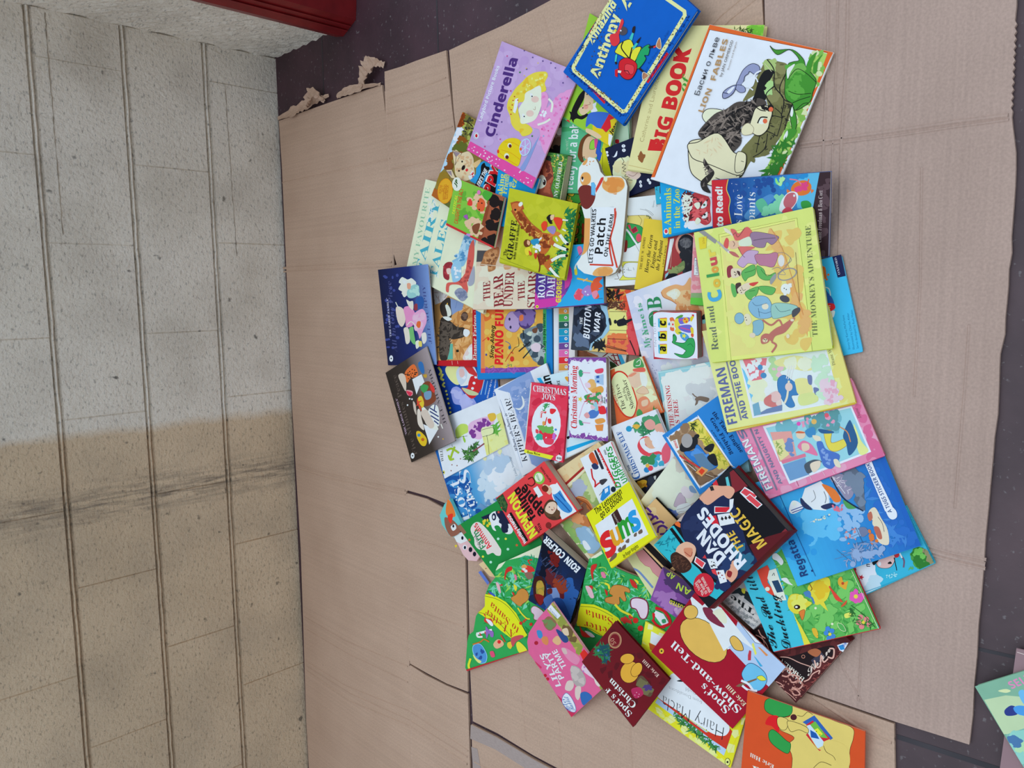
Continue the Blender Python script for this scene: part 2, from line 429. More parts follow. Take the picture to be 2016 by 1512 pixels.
def make_book(name, label, th, cover, opt, quad, outline, art, extras):
    hard = 'h' in opt; board = 'b' in opt; art_all = art; art = [l for l in art if l[0] != '~']
    sp = int(opt.get('s', 3)); scol = paint(opt.get('sc', cover)); pcol = paint(opt.get('pc', 'd9d3c4')); bcol = paint(opt.get('bc', opt.get('sc', cover)))
    outl = outline or quad; foot = opt.get('F', outl)
    s = np.array([0, 0, 0.0]); z_extra = 0.0
    for it in range(5):                                   # pose and footprint settle together
        n = np.array([-s[0], -s[1], 1.0]); n /= np.linalg.norm(n)
        P = np.array([0, 0, s[2]]) + n * th
        top = [on_plane(p, P, n) for p in foot]; base = [p - n * th for p in top]
        hull = convex_hull([(p[0], p[1]) for p in base])
        s = rest_plane(hull)
    n = np.array([-s[0], -s[1], 1.0]); n /= np.linalg.norm(n); P = np.array([0, 0, s[2]]) + n * th
    tq = [on_plane(p, P, n) for p in quad]
    O = sum(tq) / 4 - n * th
    ex = tq[1] - tq[0]; ex /= np.linalg.norm(ex); ey = np.cross(n, ex)
    loc = lambda w: (float((w - O) @ ex), float((w - O) @ ey))
    q2 = [loc(p) for p in tq]                             # clockwise in the picture
    pl = [loc(on_plane(p, P, n)) for p in outl]
    flip = sum(q2[i][0] * q2[(i + 1) % 4][1] - q2[(i + 1) % 4][0] * q2[i][1] for i in range(4)) < 0
    Mx = Matrix.Identity(4)
    for i in range(3): Mx[i][0] = ex[i]; Mx[i][1] = ey[i]; Mx[i][2] = n[i]; Mx[i][3] = O[i]
    root = empty(name, Mx); tag(root, label, 'book', GROUP)
    tcv = 0.0022 if hard else (0.0014 if board else 0.0005)
    tcv = min(tcv, th * 0.3)
    conv = ccw(q2) if not outline else None
    if 'rc' in opt:
        r = float(opt['rc']); rr = [r] * 4
        if not board: rr = [r] * 4
        if 'rs' not in opt: rr[sp] = 0.001; rr[(sp + 1) % 4] = 0.001
        shape = rounded(q2, rr)
    else: shape = pl if outline else q2
    # page block
    if outline: blk = [tuple(np.array(p) * 0.992) for p in pl] if not board else pl
    else:
        am = [0.0035 if hard else 0.0006] * 4; am[sp] = 0.001
        if board: am = [0.0003] * 4
        cq = q2 if not flip else q2[::-1]
        if flip: am2 = [am[(2 - i) % 4] for i in range(4)]
        else: am2 = am
        blk = inset(cq, am2)
        if 'rc' in opt: blk = rounded(blk, [0.001 if (not 'rs' in opt and False) else float(opt['rc'])] * 4)
    mb = MB(); mb.prism(blk, tcv, th - tcv, pcol); mb.build('page_block', [PAGE], root)
    mb = MB(); mb.prism(shape, 0, tcv, bcol); mb.build('back_cover', [PRINT], root)
    mb = MB(); mb.prism(shape, th - tcv, th, paint(cover), cside=paint(opt.get('ec', cover)))
    ztop = draw(mb, art, P, n, O, ex, ey, quad, conv, th, [ccw(t) for t in tess(pl)] if outline else None)
    fc = mb.build('front_cover', [PRINT], root)
    if not outline or 'sp' in opt:
        a, b = np.array(q2[sp]), np.array(q2[(sp + 1) % 4])
        if 'rc' in opt:
            d = (b - a) / np.linalg.norm(b - a); a = a + d * 0.002; b = b - d * 0.002
        mid = np.mean(np.array(q2), axis=0); d = (b - a) / np.linalg.norm(b - a); nn = np.array([-d[1], d[0]])
        if (mid - a) @ nn > 0: nn = -nn
        bul = min(0.0035, th * 0.25) if hard else min(0.0012, th * .2)
        mb = MB(); K = 6; ring = []
        for i in range(K + 1):
            t = i / K; ring.append((bul * math.sin(math.pi * t), tcv * 0.2 + (th - tcv * 0.4) * t))
        prof = [(-tcv, tcv * .2)] + ring + [(-tcv, th - tcv * .2)]
        va = [(*(a + nn * u), z) for u, z in prof]; vb = [(*(b + nn * u), z) for u, z in prof]
        k = len(mb.v); mb.v += va + vb; m = len(prof)
        for i in range(m):
            j = (i + 1) % m; mb.f.append((k + i, k + j, k + m + j, k + m + i)); mb.c.append(scol); mb.m.append(0)
        mb.f.append(tuple(range(k, k + m))); mb.f.append(tuple(range(k + m, k + 2 * m))); mb.c += [scol, scol]; mb.m += [0, 0]
        so = mb.build('spine', [PRINT], root)
        side = [l[1:] for l in art_all if l[0] == '~']
        if side:                                          # print on the spine, in the spine's own plane
            bm = bmesh.new(); bm.from_mesh(so.data); bmesh.ops.recalc_face_normals(bm, faces=bm.faces); bm.to_mesh(so.data); bm.free()
            wv = lambda u, v: ex * u + ey * v
            A0 = O + wv(*a); ns = wv(*nn); ds = wv(*d); L = float(np.linalg.norm(b - a))
            fl = np.dot(np.cross(ds, n), ns) < 0; exs = -ds if fl else ds; A1 = O + wv(*b) if fl else A0
            box = ccw([(0, 0), (L, 0), (L, th), (0, th)])
            m2 = MB(); draw(m2, side, A1 + ns * bul, ns, A1, exs, n, quad, box, bul + .0002)
            e2 = np.array([exs @ ex, exs @ ey]); s0 = b if fl else a
            m2.v = [(s0[0] + e2[0] * p[0] + nn[0] * p[2], s0[1] + e2[1] * p[0] + nn[1] * p[2], p[1]) for p in m2.v]
            pr = m2.build('spine_lettering', [PRINT], so)
        else:
          bm = bmesh.new(); bm.from_mesh(so.data); bmesh.ops.recalc_face_normals(bm, faces=bm.faces); bm.to_mesh(so.data); bm.free()
    for ename, ecol, epx, eth, eart in extras:            # stickers, tags, keys standing proud of the cover
        mb = MB(); pp = [loc(on_plane(p, P, n)) for p in epx]
        if eth < 0: za, zb = 0.0003, th + eth
        else: za, zb = ztop, ztop + eth
        mb.prism(pp, za, zb, paint(ecol))
        z2 = draw(mb, eart, P + n * (zb - th), n, O, ex, ey, quad, None, zb)
        mb.build(ename, [PRINT], fc if 0 < eth < 0.001 else root); ztop2 = z2
        z_extra = max(z_extra, z2 - th)
    zt = max(ztop - th, z_extra)
    nz = n * zt
    c_top = s[2] + (th + zt) * math.sqrt(1 + s[0] ** 2 + s[1] ** 2)
    topft = convex_hull([(p[0], p[1]) for p in top] + [(p[0], p[1]) for p in base])
    PLACED.append((ccw(topft), s[0], s[1], c_top))
    return root

def read_books(txt):
    cur = None; out = []
    for ln in txt.split('\n'):
        ln = ln.strip()
        if not ln: continue
        if ln[0] == '@':
            f = ln[1:].split('|'); opt = {}
            for k in f[4].split():
                if '=' in k: a, b = k.split('='); opt[a] = b
                else: opt[k] = 1
            cur = dict(name=f[0], label=f[1], th=float(f[2]) / 1000, cover=f[3], opt=opt, q=None, O=None, art=[], ex=[]); out.append(cur)
        elif ln[:2] == 'q ': cur['q'] = pts_of(ln[2:])
        elif ln[:2] == 'O ': cur['O'] = pts_of(ln[2:])
        elif ln[:2] == 'F ': cur['opt']['F'] = pts_of(ln[2:])
        elif ln[:2] == 'E ':
            w = ln.split(); cur['ex'].append([w[1], w[2], pts_of(' '.join(w[4:])), float(w[3]) / 1000, []])
        elif ln[0] == '>': cur['ex'][-1][4].append(ln[1:])
        else: cur['art'].append(ln)
    return out
# ------------------------------------------------------------------ the place: block wall, return wall, floor
WALL_Y, SIDE_X, FLOOR_Z = 2.243, 0.709, -0.0062
def wall_mat():
    m, n, b = new_mat('painted_blockwork')
    t = N(n, 'ShaderNodeTexCoord'); P = t.outputs['Object']
    s = N(n, 'ShaderNodeSeparateXYZ'); n.links.new(P, s.inputs[0])
    def noise(scale, detail=3.0, rough=.5, vec=P):
        x = N(n, 'ShaderNodeTexNoise', Scale=scale, Detail=detail, Roughness=rough); n.links.new(vec, x.inputs['Vector']); return x.outputs[0]
    def math_(op, a, c, d=None):
        x = n.nodes.new('ShaderNodeMath'); x.operation = op
        for i, v in enumerate((a, c, d)):
            if v is None: continue
            if hasattr(v, 'is_output'): n.links.new(v, x.inputs[i])
            else: x.inputs[i].default_value = v
        return x.outputs[0]
    big = noise(3.0, 4.0)
    # two coats of paint meet in an upright, slightly ragged edge
    edge = math_('ADD', s.outputs['X'], math_('MULTIPLY', math_('SUBTRACT', noise(9.0), 0.5), 0.045))
    fac = ramp(n, math_('ADD', edge, 1.0), [(0.625, 1.0), (0.652, 0.0)])
    grey = ramp(n, big, [(0.3, (0.80, 0.70, 0.555)), (0.7, (0.90, 0.80, 0.655))])
    cream = ramp(n, big, [(0.3, (0.64, 0.465, 0.285)), (0.7, (0.78, 0.58, 0.37))])
    c = mixc(n, grey, cream, fac)
    # fine speckle and bigger dirt spots
    mp = N(n, 'ShaderNodeMapping'); mp.inputs['Scale'].default_value = (70, 70, 170); n.links.new(P, mp.inputs[0])
    sp = ramp(n, noise(1.0, 4.0, .6, mp.outputs[0]), [(0.30, 0.38), (0.45, 1.0)])
    c = mixc(n, c, sp, 0.8, 'MULTIPLY')
    sp2 = ramp(n, noise(34.0, 2.0, .5), [(0.22, 0.22), (0.29, 1.0)])
    c = mixc(n, c, sp2, 0.9, 'MULTIPLY')
    # upright run of grime where something leaked down the wall
    g = math_('ADD', s.outputs['X'], math_('MULTIPLY', math_('SUBTRACT', noise(14.0), 0.5), 0.05))
    band = ramp(n, math_('ABSOLUTE', math_('ADD', g, 0.553), None), [(0.0, 1.0), (0.035, 0.55), (0.075, 0.0)])
    mp2 = N(n, 'ShaderNodeMapping'); mp2.inputs['Scale'].default_value = (90, 90, 9); n.links.new(P, mp2.inputs[0])
    stre = ramp(n, noise(1.0, 5.0, .65, mp2.outputs[0]), [(0.38, 1.0), (0.60, 0.0)])
    c = mixc(n, c, (0.13, 0.10, 0.075), math_('MULTIPLY', math_('MULTIPLY', band, stre), 0.75))
    low = math_('MULTIPLY', ramp(n, noise(5.0, 4.0), [(0.45, 0.0), (0.75, 1.0)]), 0.35)
    c = mixc(n, c, (0.30, 0.235, 0.165), low)
    n.links.new(c, b.inputs['Base Color']); b.inputs['Roughness'].default_value = 0.75
    hb = math_('ADD', noise(95.0, 5.0, .65), math_('MULTIPLY', noise(14.0, 3.0), 0.7))
    bump(n, b, hb, 0.9, 0.008)
    return m
WALL = wall_mat()
def joint_mat():
    m, n, b = new_mat('grimy_mortar'); t = N(n, 'ShaderNodeTexCoord')
    no = N(n, 'ShaderNodeTexNoise', Scale=16.0, Detail=5.0); n.links.new(t.outputs['Object'], no.inputs['Vector'])
    n.links.new(ramp(n, no.outputs[0], [(0.3, (0.20, 0.15, 0.10)), (0.62, (0.44, 0.35, 0.24))]), b.inputs['Base Color'])
    b.inputs['Roughness'].default_value = 0.9; return m
JOINT = joint_mat()
rnd = random.Random(4)
mb = MB()
Y0 = WALL_Y
mb.face([(-2.6, Y0 + .012, -.03), (SIDE_X, Y0 + .012, -.03), (SIDE_X, Y0 + .012, 1.08), (-2.6, Y0 + .012, 1.08)], m=1)
mb.face([(-2.6, Y0 + .15, 1.08), (-2.6, Y0 + .012, 1.08), (SIDE_X, Y0 + .012, 1.08), (SIDE_X, Y0 + .15, 1.08)], m=0)
joints = (.212, .430, .650, .870); ZB = [-.03] + [z for z in joints] + [1.08]
def block(x0, x1, z0, z1):
    bv = .0022; g = 0; bz = .0045; d = Y0 + rnd.uniform(-.001, .001)
    a = [(x0, Y0 + .0026, z0 + bz), (x1, Y0 + .0026, z0 + bz), (x1, Y0 + .0026, z1 - bz), (x0, Y0 + .0026, z1 - bz)]
    e = [(x0, Y0 + .012, z0), (x1, Y0 + .012, z0), (x1, Y0 + .012, z1), (x0, Y0 + .012, z1)]
    f = [(x0 + g + bv, d, z0 + bz), (x1 - g - bv, d, z0 + bz), (x1 - g - bv, d, z1 - bz), (x0 + g + bv, d, z1 - bz)]
    mb.face(f)
    for i in range(4):
        j = (i + 1) % 4; mb.face([a[i], a[j], f[j], f[i]]); mb.face([e[i], e[j], a[j], a[i]])
for k, xo in enumerate((.152, .352, .137, .352, .137)):
    z0, z1 = ZB[k] + .0052, ZB[k + 1] - .0052; x = xo + .455 * 2
    while x > -2.6:
        xa = max(x - .455, -2.6); xb = min(x, SIDE_X)
        if xb - xa > .03: block(xa, xb, z0, z1)
        x -= .455
for zc in joints:                                  # proud bead of pointing along each course
    K = 90; pr = None
    for i in range(K + 1):
        xx = -2.6 + (SIDE_X + 2.6) * i / K; j = rnd.uniform(-.0011, .0011)
        cur = [(xx, Y0 + .012, zc - .0050 + j), (xx, Y0 + .0025, zc - .0030 + j), (xx, Y0 - .0008, zc + j), (xx, Y0 + .0025, zc + .0030 + j), (xx, Y0 + .012, zc + .0050 + j)]
        if pr:
            for q in range(4): mb.face([pr[q], cur[q], cur[q + 1], pr[q + 1]])
        pr = cur
def scratch(p, q):                                 # old trowel lines in the render
    def hit(px):
        w = ray(px); return EYE + w * ((Y0 - EYE[1]) / w[1])
    a, b = hit(p), hit(q); K = 40; pr = None
    for i in range(K + 1):
        t = i / K; x = a[0] + (b[0] - a[0]) * t; z = a[2] + (b[2] - a[2]) * t + rnd.uniform(-.0012, .0012); h = rnd.uniform(.0004, .0014)
        cur = [(x, Y0 - .0013, z - h), (x, Y0 - .0013, z + h)]
        if pr: mb.face([pr[0], cur[0], cur[1], pr[1]], m=1)
        pr = cur
scratch((88, 25), (124, 462)); scratch((442, 165), (466, 505))
tag(mb.build('wall_back', [WALL, JOINT]), 'painted concrete block wall behind the cardboard', None, None, 'structure')
mb = MB()
K = 22; g = [[(SIDE_X + .003 * math.sin(i * 2.1 + j * 1.3) + rnd.uniform(-.002, .002), 1.86 + (Y0 + .02 - 1.86) * i / K, -.03 + 1.11 * j / 50) for i in range(K + 1)] for j in range(51)]
for j in range(50):
    for i in range(K): mb.face([g[j][i], g[j][i + 1], g[j + 1][i + 1], g[j + 1][i]])
so = mb.build('wall_side', [WALL]); tag(so, 'short rendered return wall in the corner beside the red post', None, None, 'structure')

def floor_mat():
    m, n, b = new_mat('worn_painted_concrete'); t = N(n, 'ShaderNodeTexCoord'); P = t.outputs['Object']
    def noise(scale, d=4.0):
        x = N(n, 'ShaderNodeTexNoise', Scale=scale, Detail=d); n.links.new(P, x.inputs['Vector']); return x.outputs[0]
    s = N(n, 'ShaderNodeSeparateXYZ'); n.links.new(P, s.inputs[0])
    pa = ramp(n, s.outputs['Y'], [(0.45, (0.082, 0.047, 0.047)), (1.0, (0.056, 0.021, 0.027))])
    pa = mixc(n, pa, ramp(n, noise(7.0), [(0.3, 0.62), (0.75, 1.35)]), 1.0, 'MULTIPLY')
    pa = mixc(n, pa, (0.19, 0.16, 0.15), ramp(n, noise(120.0, 2.0), [(0.66, 0.0), (0.74, 0.7)]))
    n.links.new(pa, b.inputs['Base Color']); b.inputs['Roughness'].default_value = 0.62
    bump(n, b, noise(60.0), 0.3, 0.003); return m
FLOORM = floor_mat()
mb = MB(); z = FLOOR_Z
mb.prism([(-2.6, Y0 + .02), (-2.6, -1.2), (1.9, -1.2), (1.9, Y0 + .02)], z - .05, z, (.1, .1, .1))
def groove(pa, pb, w=.005):
    a, b = at(pa, z), at(pb, z); d = (b - a) / np.linalg.norm(b - a); nn = np.array([-d[1], d[0], 0]) * w / 2
    mb.prism([tuple(p[:2]) for p in (a - nn, b - nn, b + nn, a + nn)], z - .001, z + .0004, (0, 0, 0), m=1)
groove((633, 60), (638, 200)); groove((858, -60), (863, 105)); groove((1766, 1450), (2200, 1590), .008); groove((1915, 1275), (2300, 1362), .005)
GAPM, gn, gb = new_mat('dark_floor_joint'); gno = N(gn, 'ShaderNodeTexNoise', Scale=30.0)
gn.links.new(ramp(gn, gno.outputs[0], [(0.3, (.015, .011, .012)), (0.7, (.04, .03, .032))]), gb.inputs['Base Color'])
tag(mb.build('floor', [FLOORM, GAPM]), 'dark purple painted concrete floor', None, None, 'structure')

# red post in the corner
def red_mat():
    m, n, b = new_mat('red_gloss_paint'); t = N(n, 'ShaderNodeTexCoord')
    no = N(n, 'ShaderNodeTexNoise', Scale=24.0, Detail=4.0); n.links.new(t.outputs['Object'], no.inputs['Vector'])
    n.links.new(ramp(n, no.outputs[0], [(0.3, (0.15, 0.005, 0.006)), (0.7, (0.23, 0.008, 0.009))]), b.inputs['Base Color'])
    b.inputs['Roughness'].default_value = 0.38; bump(n, b, no.outputs[0], .2, .004); return m
RED = red_mat()
base = [at(p, 0.0)[:2] for p in ((645, 67), (659, 72), (672, 71), (697, 38), (698, 6))]
base = [tuple(p) for p in base] + [(base[4][0] + .10, base[4][1]), (base[4][0] + .10, base[0][1])]
base[0] = (SIDE_X - .004, base[0][1])
bx, by = base[2]
root = empty('metal_post', Matrix.Translation((bx, by, FLOOR_Z))); tag(root, 'glossy red metal post standing in the corner against the pale return wall', 'post')
mb = MB(); mb.prism([(p[0] - bx, p[1] - by) for p in base], 0.0005, 1.05, (.4, .02, .02)); mb.build('shaft', [RED], root)
mb = MB()
for f in (.35, .62):
    px = base[2][0] * (1 - f) + base[3][0] * f - bx; py = base[2][1] * (1 - f) + base[3][1] * f - by
    mb.prism([(px - .004, py - .004), (px - .002, py - .006), (px + .004, py + .001), (px + .002, py + .003)], .004, 1.04, (.3, .02, .02))
mb.build('seam_rib', [RED], root)

# ------------------------------------------------------------------ cardboard
def card_mat(name, a, c, flute):
    m, n, b = new_mat(name); t = N(n, 'ShaderNodeTexCoord'); P = t.outputs['Object']
    no = N(n, 'ShaderNodeTexNoise', Scale=5.0, Detail=4.0); n.links.new(P, no.inputs['Vector'])
    mp = N(n, 'ShaderNodeMapping'); n.links.new(P, mp.inputs[0])
    mp.inputs['Scale'].default_value = (1.5, 170, 1) if flute == 'y' else (170, 1.5, 1)
    mp.inputs['Rotation'].default_value = (0, 0, 0.03)
    fl = N(n, 'ShaderNodeTexNoise', Scale=1.0, Detail=2.0); n.links.new(mp.outputs[0], fl.inputs['Vector'])
    fib = N(n, 'ShaderNodeTexNoise', Scale=260.0, Detail=2.0); n.links.new(P, fib.inputs['Vector'])
    col = ramp(n, no.outputs[0], [(0.3, a), (0.7, c)])
    col = mixc(n, col, ramp(n, fl.outputs[0], [(0.3, 0.95), (0.7, 1.04)]), 1.0, 'MULTIPLY')
    col = mixc(n, col, ramp(n, fib.outputs[0], [(0.25, 0.88), (0.75, 1.08)]), 1.0, 'MULTIPLY')
    sp = N(n, 'ShaderNodeTexNoise', Scale=48.0, Detail=1.0); n.links.new(P, sp.inputs['Vector'])
    col = mixc(n, col, ramp(n, sp.outputs[0], [(0.155, 0.3), (0.185, 1.0)]), 0.8, 'MULTIPLY')
    n.links.new(col, b.inputs['Base Color']); b.inputs['Roughness'].default_value = 0.72
    mp2 = N(n, 'ShaderNodeMapping'); n.links.new(P, mp2.inputs[0]); mp2.inputs['Scale'].default_value = (1.2, 26, 1) if flute == 'y' else (26, 1.2, 1)
    soft = N(n, 'ShaderNodeTexNoise', Scale=1.0, Detail=3.0); n.links.new(mp2.outputs[0], soft.inputs['Vector'])
    ad = N(n, 'ShaderNodeMath', operation='ADD'); n.links.new(soft.outputs[0], ad.inputs[0])
    ml = N(n, 'ShaderNodeMath', operation='MULTIPLY'); n.links.new(fl.outputs[0], ml.inputs[0]); ml.inputs[1].default_value = 0.12; n.links.new(ml.outputs[0], ad.inputs[1])
    bump(n, b, ad.outputs[0], 0.26, 0.006); return m
CARD_A = card_mat('brown_corrugated_board', (0.51, 0.325, 0.212), (0.575, 0.375, 0.25), 'x')
CARD_B = card_mat('greyish_corrugated_board', (0.455, 0.303, 0.226), (0.53, 0.357, 0.27), 'y')
def g2(p): return tuple(at(p, 0.0)[:2])
def crease(mb, pts, w=.006, h=.0012):
    P = [np.array(g2(p)) for p in pts]; pr = None
    for i, p in enumerate(P):
        d = P[min(i + 1, len(P) - 1)] - P[max(i - 1, 0)]; d /= np.linalg.norm(d); nn = np.array([-d[1], d[0]]) * w / 2
        cur = [(*(p - nn), -.0003), (*(p - nn * .25), h), (*(p + nn * .25), h), (*(p + nn), -.0003)]
        if pr:
            for q in range(3): mb.face([pr[q], cur[q], cur[q + 1], pr[q + 1]][::-1])
        pr = cur
def sheet(label, mat, polys, creases):
    c = np.mean(np.array([g2(p) for p in polys[0]]), axis=0)
    mb = MB()
    for pl in polys: mb.prism([g2(p) for p in pl], -.0055, 0.0, (.4, .3, .2))
    for cr_ in creases:
        w = cr_[0]; crease(mb, cr_[1:], w[0], w[1])
    mb.v = [(p[0] - c[0], p[1] - c[1], p[2]) for p in mb.v]
    o = mb.build('cardboard_sheet', [mat]); o.location = (c[0], c[1], 0)
    return tag(o, label, 'cardboard', 'flattened boxes on the floor')
W1, W2, W3 = (.0075, .0019), (.005, .0013), (.010, .0021)
s1 = sheet('brown flattened box lying along the wall, with scored flaps and torn top edge', CARD_A, [
    [(549, 238), (600, 219), (648, 202), (700, 184), (752, 167), (759, 225), (766, 330), (773, 500), (785, 700), (797, 900), (800, 966), (803, 1100), (806, 1306), (809, 1440), (813, 1640), (615, 1640), (603, 1420), (592, 1080), (575, 800), (565, 560), (555, 330)],
    [(757, 141), (790, 131), (818, 120), (878, 99), (884, 160), (890, 215), (896, 262), (901, 420), (907, 620), (911, 820), (913, 1001), (880, 992), (840, 976), (801, 965), (797, 900), (785, 700), (774, 524), (781, 521), (774, 497), (766, 330), (759, 225)],
    [(801, 971), (840, 982), (880, 1004), (913, 1015), (916, 1100), (919, 1230), (921, 1362), (880, 1346), (840, 1325), (807, 1306), (803, 1100)],
    [(807, 1309), (838, 1329), (880, 1350), (921, 1367), (925, 1500), (929, 1640), (813, 1640), (809, 1440)]],
    [(W1, (759, 180), (766, 330), (773, 500), (785, 700), (797, 900), (801, 966)), (W1, (801, 972), (803, 1100), (806, 1300)), (W1, (807, 1310), (809, 1440), (812, 1620)),
     (W1, (557, 528), (660, 522), (771, 516)), (W2, (557, 535), (660, 530), (771, 524)),
     (W1, (583, 915), (640, 932), (720, 950), (798, 966)), (W2, (583, 922), (640, 940), (720, 958), (798, 974)),
     (W2, (556, 360), (640, 342), (768, 312)), (W2, (600, 1215), (680, 1262), (803, 1312)), (W2, (605, 1240), (690, 1290), (803, 1343)),
     (W2, (603, 1302), (680, 1350), (805, 1400), (922, 1478)), (W2, (604, 1312), (690, 1366), (806, 1418), (920, 1490)), (W3, (605, 1322), (690, 1382), (806, 1430), (920, 1504)),
     (W2, (760, 225), (820, 208), (885, 188)), (W2, (766, 287), (830, 269), (891, 249)), (W2, (769, 333), (830, 320), (893, 307)),
     (W2, (768, 192), (830, 172), (878, 153)), (W2, (808, 1200), (860, 1216), (913, 1234)), (W2, (806, 1060), (860, 1075), (910, 1093))])
s2 = sheet('greyish brown flattened box in the middle under most of the books', CARD_A, [
    [(884, 99), (930, 77), (990, 50), (1040, 24), (1085, 0), (1220, -75), (1500, -215), (1500, 0), (1503, 50), (1553, 1352), (1636, 1382), (1760, 1425), (1764, 1640), (1260, 1640), (1226, 1580), (1120, 1524), (1050, 1487), (980, 1444), (931, 1420), (926, 1330), (924, 1240), (921, 1100), (917, 1005), (909, 620), (899, 270), (893, 215), (888, 150)]],
    [(W2, (1070, 30), (1085, 90), (1110, 200)), (W2, (960, 80), (975, 160), (985, 260)), (W2, (1365, 90), (1420, 30), (1480, -20)), (W2, (1380, 96), (1440, 36), (1498, -10)),
     (W2, (1022, 1300), (1028, 1380), (1036, 1460)), (W2, (1240, 1405), (1242, 1460), (1246, 1520)), (W2, (1100, 1420), (1103, 1460), (1106, 1510)),
     (W1, (1600, 1372), (1690, 1432), (1755, 1462))])
jag = []
rj = random.Random(2)
for (xa, ya), (xb, yb), k in (((2004, -160), (1999, 40), 6), ((1999, 40), (1990, 226), 26), ((1992, 230), (2000, 300), 3), ((2000, 300), (1997, 400), 3), ((1996, 402), (1975, 690), 9), ((1968, 697), (1966, 770), 3), ((1966, 770), (1945, 1000), 5), ((1945, 1000), (1908, 1467), 8)):
    for i in range(k):
        t = i / k; jag.append((xa + (xb - xa) * t + (3 if i % 2 else -1) * (1 if k == 26 else rj.uniform(-.7, .9)), ya + (yb - ya) * t))
s3 = sheet('greyest flattened box with a ragged edge nearest the dark floor', CARD_B, [
    [(1505, -215), (1505, 0), (1506, 50)] + [(1555, 1350), (1638, 1378), (1763, 1421), (1908, 1466)] + jag[::-1]],
    [(W1, (1575, 283), (1650, 273), (1760, 258), (1880, 240), (1985, 227)), (W2, (1575, 290), (1650, 282), (1760, 268), (1880, 250), (1986, 236)),
     (W1, (1632, -150), (1630, 100), (1622, 280), (1618, 420)), (W2, (1652, -150), (1648, 100), (1640, 280), (1636, 420)), (W1, (1672, -150), (1668, 100), (1657, 280), (1652, 520)),
     (W1, (1818, 1082), (1880, 1098), (1940, 1112)), (W2, (1822, 1074), (1880, 1090), (1942, 1102)), (W2, (1822, 1090), (1880, 1106), (1940, 1120)),
     (W2, (1712, 950), (1704, 1150), (1690, 1380)), (W2, (1908, 640), (1900, 760), (1880, 1000)), (W2, (1815, 330), (1812, 560), (1800, 780)), (W2, (1645, 1270), (1662, 1320), (1700, 1385))])
s4 = sheet('small corner of cardboard with grey tape at the foot of the wall side', CARD_A, [
    [(928, 1426), (980, 1452), (1050, 1494), (1118, 1531), (1220, 1588), (1250, 1640), (934, 1640)]], [(W2, (934, 1500), (990, 1530), (1040, 1560))])
def child_strip(parent, name, poly, z0, z1, col, mat):
    mb = MB(); c = parent.location; mb.prism([(g2(p)[0] - c.x, g2(p)[1] - c.y) for p in poly], z0, z1, col); return mb.build(name, [mat], parent)
TAPE, tn_, tb = new_mat('grey_parcel_tape'); tno = N(tn_, 'ShaderNodeTexNoise', Scale=30.0, Detail=3.0)
tn_.links.new(ramp(tn_, tno.outputs[0], [(0.3, (.36, .27, .225)), (0.7, (.45, .345, .29))]), tb.inputs['Base Color']); tb.inputs['Roughness'].default_value = .45
t = child_strip(s4, 'parcel_tape', [(927, 1427), (980, 1453), (1050, 1495), (1118, 1532), (1112, 1550), (1040, 1516), (975, 1475), (926, 1454)], .0002, .0005, (.4, .4, .4), TAPE); t['label'] = 'shiny grey parcel tape'
t = child_strip(s4, 'parcel_tape', [(928, 1470), (940, 1474), (955, 1560), (935, 1560)], .0002, .0005, (.4, .4, .4), TAPE); t['label'] = 'shiny grey parcel tape'
def torn(pts, w0, lift, seed):
    """curled strip of torn liner paper standing up from the sheet's edge"""
    r = random.Random(seed); mb = MB(); c = s1.location; P = [np.array(g2(p)) for p in pts]; pr = None
    # resample
    Q = []
    for i in range(len(P) - 1):
        for k in range(6): Q.append(P[i] + (P[i + 1] - P[i]) * k / 6)
    Q.append(P[-1]); m = len(Q)
    for i, p in enumerate(Q):
        d = Q[min(i + 1, m - 1)] - Q[max(i - 1, 0)]; d /= np.linalg.norm(d); nn = np.array([-d[1], d[0]])
        t = i / (m - 1); w = w0 * (0.35 + 0.65 * math.sin(math.pi * min(1, t * 1.1 + .05))) * r.uniform(.7, 1.2); hh = lift * math.sin(math.pi * t) * r.uniform(.6, 1.2)
        cur = []
        for k in range(6):
            u = k / 5 - .5; q = p + nn * u * w
            cur.append((q[0] - c.x, q[1] - c.y, 0.0006 + hh * (0.3 + abs(u) * 1.4) + r.uniform(0, .003)))
        if pr:
            for q in range(5):
                f = [pr[q], cur[q], cur[q + 1], pr[q + 1]]; mb.face(f); mb.face([(x, y, zz - .0007) for x, y, zz in f][::-1])
        pr = cur
    return mb.build('torn_strip', [CARD_A], s1)
torn([(548, 234), (585, 219), (612, 206), (634, 196), (648, 188)], .030, .012, 1)
torn([(602, 213), (616, 196), (630, 184), (640, 200)], .035, .022, 5)
torn([(664, 190), (690, 180), (720, 172), (750, 166)], .022, .010, 2)
torn([(708, 172), (724, 150), (736, 132), (745, 124), (757, 128)], .045, .022, 3)

